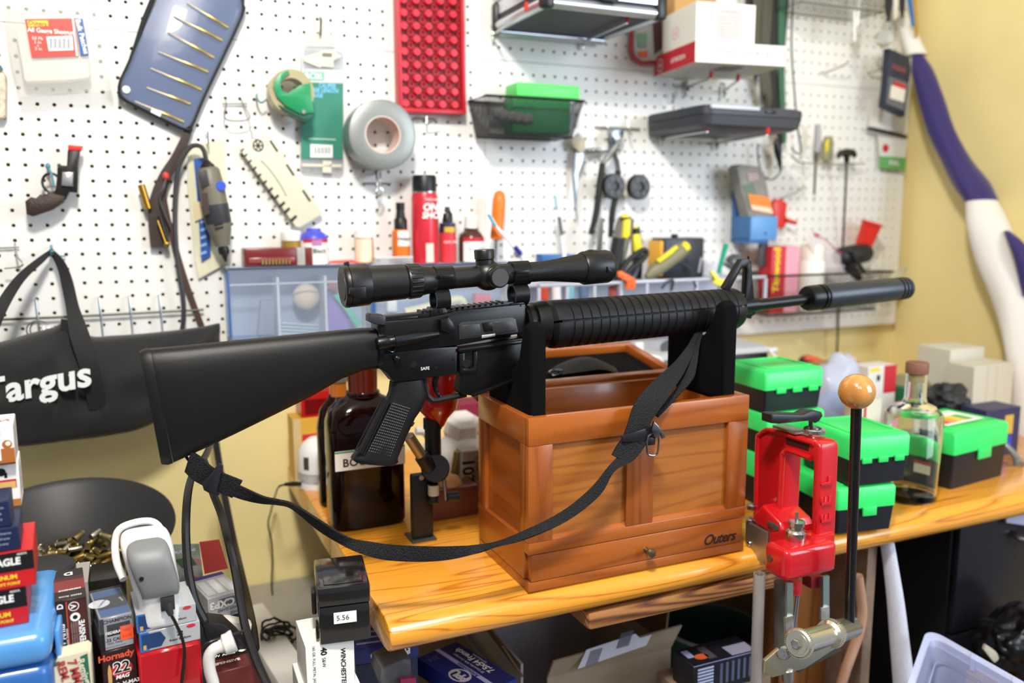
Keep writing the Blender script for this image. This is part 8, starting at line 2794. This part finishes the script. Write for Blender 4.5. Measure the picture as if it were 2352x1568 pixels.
# --- cards, cartons and plugs to the right of the device
cdm = thing('photo_card', 'glossy booklet with mottled green and orange picture standing behind the grey device', 'booklet', at(430, 1378, 1.25))
flat([(395, 1252), (458, 1250), (472, 1370), (450, 1382), (400, 1378)], 1.25, .004, 'cover', M('card_camo', '#a3a596', .35, var=.5, vs=45), cdm)
flat([(446, 1322), (467, 1330), (470, 1352), (450, 1352)], 1.2485, .001, 'orange_patch', M('card_orange', '#de6a42', .45), cdm)
flat([(442, 1282), (462, 1285), (464, 1296), (442, 1300)], 1.2485, .001, 'pink_patch', M('card_pink', '#c9827a', .45), cdm)
flat([(405, 1285), (440, 1278), (452, 1296), (420, 1304)], 1.2485, .001, 'green_patch', M('card_fern', '#4d6b4a', .45), cdm)
say_at(cdm, 'INSTRUCTIONS', 415, 1267, 1.248, 9, white(), bold=.03)
rc_ = thing('red_card', 'plain red card standing behind the mottled booklet', 'card', at(490, 1320, 1.28))
flat([(458, 1246), (504, 1240), (524, 1305), (470, 1318)], 1.28, .004, 'card', M('card_red', '#cf4a40', .5), rc_)
lg, g5 = pcarton('game_carton', 'silver grey carton with upside down lettering under the bench cables', (480, 1428), (558, 1405), (478, 1376), M('carton_game', '#b9bcc2', .4), Y=1.16, BT=(470, 1322))
W_, H_, D_ = DIM[lg.name][0], DIM[lg.name][2], DIM[lg.name][1]
say(lg, 'front', .40, .66, 'CXP3', H_ * .44, white(), rot=180, bold=.05, lift=.0008)
panel(lg, 'front', .32, .50, .97, .86, M('print_pewter', '#6d7077', .5))
say(lg, 'front', .62, .36, 'HEAVY GAME', H_ * .17, M('print_pewter', '#6d7077', .5), rot=180, bold=.02)
say(lg, 'front', .80, .14, 'LARGE', H_ * .17, M('print_pewter', '#6d7077', .5), rot=180, bold=.02)
panel(lg, 'top', .0, .86, 1, 1, M('print_violet', '#4a4586', .5))
for i in range(3):
    panel(lg, 'top', .08 + i * .3, .1, .30 + i * .3, .75, M('print_chalk', '#d3d5d6', .5), lift=.0004)
r_ = riser(lg, 'navy carton beneath the silver grey game carton', NV, name='navy_carton')
pw, g6 = pcarton('black_carton', 'maroon and black carton lying flat under the white plug cord', (488, 1600), (604, 1570), (488, 1548), M('carton_maroon', '#5d2220', .4), Y=.985, BT=(480, 1502))
W_, D_, H_ = DIM[pw.name]
panel(pw, 'top', 0, .62, 1, 1, INK)
say(pw, 'top', .30, .78, 'PNW Arms', W_ * .12, white(), bold=.02)
say(pw, 'top', .32, .40, 'DEFENSIVE', W_ * .13, white(), bold=.03)
spot(pw, 'top', .74, .80, W_ * .055, white(), sx=1.4)
r_ = riser(pw, 'dark carton at the bottom below the flat maroon and black carton', PNW, name='dark_carton')
zpl = g6['loc'].z + H_
ps = thing('power_strip', 'white power strip lying on the low desk below the wall', 'power strip', at(660, 1500, 1.35))
a, b = atz(605, 1440, ZD + .03), atz(690, 1568, ZD + .03)
MB().box(-.025, -.20, 0, .030, .20, .032, Matrix.Translation(V(((a.x + b.x) / 2, (a.y + b.y) / 2, ZD))) @ Matrix.Rotation(atan2(-(b.x - a.x), (b.y - a.y)) , 4, 'Z'), bev=.004).build('strip_body', M('strip_white', '#d8d6d2', .45), ps)
bp2 = thing('black_adapter', 'black power adapter block plugged in between the cartons', 'adapter', at(520, 1480, 1.06))
MB().prism([at(x, y, 1.03) for x, y in ((468, 1440), (480, 1428), (515, 1432), (548, 1462), (572, 1490), (578, 1508), (560, 1512), (540, 1478), (490, 1500), (470, 1462))], (0, .03, 0), bev=.003).build('adapter_body', M('adapter_black', '#18181a', .5), bp2)
wp_ = thing('white_plug', 'white mains plug with thick white cord bending down, right of the red cases', 'plug', at(500, 1520, 1.0))
WPL = M('plug_white', '#d9d5cf', .4)
MB().tube([at(x, y, .985) for x, y in ((538, 1470), (520, 1478), (505, 1484)) ], [.013, .012, .008], 12, smooth=3).build('plug_body', WPL, wp_)
MB().tube([at(x, y, .975) for x, y in ((506, 1484), (490, 1492), (480, 1510), (482, 1540), (490, 1568), (496, 1600))], .0068, 10, smooth=4).build('cord', WPL, wp_)
mb = MB().box(-.02, -.012, -.012, .02, .012, .012, Matrix.Translation(at(540, 1440, 1.12)) @ Matrix.Rotation(.4, 4, 'Y'), bev=.006)
one(mb, 'white_adapter', WPL, 'small rounded white adapter behind the black adapter block', 'adapter')


def cord(label, pts, r, mat):
    mb = MB().tube([at(x, y, Y) for x, y, Y in pts], r, 8, smooth=6)
    return one(mb, 'power_cable', mat, label, 'cable')


CB = M('cable_black', '#1d1d1f', .4)
cord('thick black cable looping down left from under the rifle stock', [(490, 1005, 1.5), (470, 1050, 1.3), (445, 1085, 1.2), (432, 1130, 1.14), (427, 1200, 1.10), (429, 1270, 1.08), (436, 1330, 1.06), (450, 1385, 1.05), (478, 1440, 1.04)], .0052, CB)
cord('middle thick black cable running down to the right of the game carton', [(470, 1060, 1.25), (485, 1120, 1.18), (508, 1180, 1.14), (524, 1240, 1.10), (540, 1310, 1.08), (552, 1380, 1.05), (566, 1450, 1.02), (590, 1520, .98), (618, 1580, .95)], .0052, CB)
cord('rightmost straight black cable running from the stock to the desk', [(495, 1010, 1.62), (506, 1080, 1.6), (520, 1160, 1.55), (536, 1240, 1.5), (552, 1310, 1.4), (568, 1380, 1.3), (580, 1440, 1.2), (586, 1490, 1.15)], .0062, CB)
cord('thin black wire lying across the adapters near the maroon carton', [(464, 1490, .99), (480, 1475, .985), (520, 1462, .99), (560, 1448, 1.0)], .0018, CB)
# coiled cord bundle
mb = MB()
random.seed(4)
for k in range(7):
    c = at(640 + random.uniform(-12, 12), 1450 + random.uniform(-12, 16), 1.40)
    r1, r2, ph = random.uniform(.018, .034), random.uniform(.016, .03), random.uniform(0, 3)
    mb.tube([c + V((r1 * cos(t * pi / 8 + ph), random.uniform(-.004, .004) - .02 * sin(t * pi / 8), r2 * sin(t * pi / 8))) for t in range(16)], .0020, 6, closed=True)
o = one(mb, 'coiled_cord', CB, 'tangled coil of thin black cord on the desk left of the smoky black case', 'cord')

# --- blue cartons below the bench corner
PB = M('carton_cobalt', '#22307c', .4)
b, g7 = pcarton('blue_carton', 'dark blue carton with upside down lettering behind the white carton, under the bench corner', (815, 1528), (962, 1506), (815, 1494), PB, Y=1.10, BT=(850, 1398))
W_, D_, H_ = DIM[b.name]
for i in range(6):
    panel(b, 'top', .05, .12 + i * .13, .9, .16 + i * .13, M('print_haze', '#8d95b8', .5))
say(b, 'front', .38, .5, '7,5x54', H_ * .42, white(), rot=180, bold=.03)
say(b, 'front', .76, .5, 'PPU', H_ * .5, white(), rot=180, bold=.05)
mtl_, su, sv = face_m(b, 'front', .76, .5, .0005)
spot(b, 'front', .76, .5, H_ * .40, white(), r0=H_ * .32)
r_ = riser(b, 'navy carton in the dark under the dark blue carton', NV, name='navy_carton')
Zp = -.665
P1, P2, P0 = atz(1055, 1476, Zp), atz(1187, 1557, Zp), atz(946, 1502, Zp)
xax = (P1 - P2)
yax = P0 - P1
W_ = xax.length
rot = atan2(xax.y, xax.x)
yl = V((-sin(rot), cos(rot), 0)).dot(yax)
D_ = abs(yl)
H_ = .028
org = P2 if yl > 0 else P2 + V((-sin(rot), cos(rot), 0)) * yl
b = carton('blue_carton', 'blue and lilac carton with large white lettering lying askew in front under the bench', W_ * 1.05, D_, H_, PB, V((org.x, org.y, Zp - H_)), rot)
panel(b, 'top', .03, .04, .97, .46, M('print_violetblue', '#2a2e6b', .45))
panel(b, 'top', .0, .46, 1.0, .56, M('print_lavender', '#b9bdea', .45), lift=.0003)
say(b, 'top', .56, .20, '7,5x54 French', D_ * .20, white(), bold=.03)
say(b, 'top', .55, .08, 'Full Metal Jacket', D_ * .07, white())
say(b, 'top', .55, .36, '20 Centerfire Rifle Cartridges', D_ * .08, white())
say(b, 'top', .45, .52, 'Ammunition', D_ * .13, M('print_violetblue', '#2a2e6b', .45), bold=.02, lift=.0006)
say(b, 'top', .42, .76, 'PPU', D_ * .26, M('print_bone', '#d8d2d0', .5), bold=.06)
spot(b, 'top', .42, .76, D_ * .20, M('print_bone', '#d8d2d0', .5), r0=D_ * .165, sx=1.3)
for i in range(3):
    say(b, 'top', .86, .70 + i * .08, ('139 gr', '9,0 g', 'FMJ')[i], D_ * .07, M('print_haze', '#8d95b8', .5))
gcar = carton('green_carton', 'dark green carton sticking out below the askew blue carton', W_ * 1.02, D_ * .9, .03, M('carton_moss', '#39503f', .5), V((org.x, org.y, Zp - H_ - .031)) + V((.028, -.005, 0)), rot)
panel(gcar, 'top', .0, .9, 1, 1, CRE)
q = carton('dark_carton', 'dark carton supporting the green carton on the low desk', W_, D_ * .85, Zp - H_ - .0316 - ZD, DK, V((org.x, org.y, ZD)) + V((.006, 0, 0)), rot)
mb = MB().prism([at(x, y, 1.02) for x, y in ((876, 1535), (930, 1512), (945, 1516), (950, 1600), (886, 1600), (872, 1560))], (0, .05, 0), bev=.004)
one(mb, 'grey_pouch', M('pouch_smoke', '#4a4a4e', .4, var=.3, vs=40), 'dark smoky plastic pouch between the two blue cartons', 'pouch')
mb = MB().prism([at(x, y, 1.01) for x, y in ((920, 1560), (955, 1556), (958, 1600), (922, 1600))], (0, .006, 0))
one(mb, 'magenta_card', M('card_magenta', '#8d1f47', .5), 'magenta card edge at the bottom between the blue cartons', 'card')
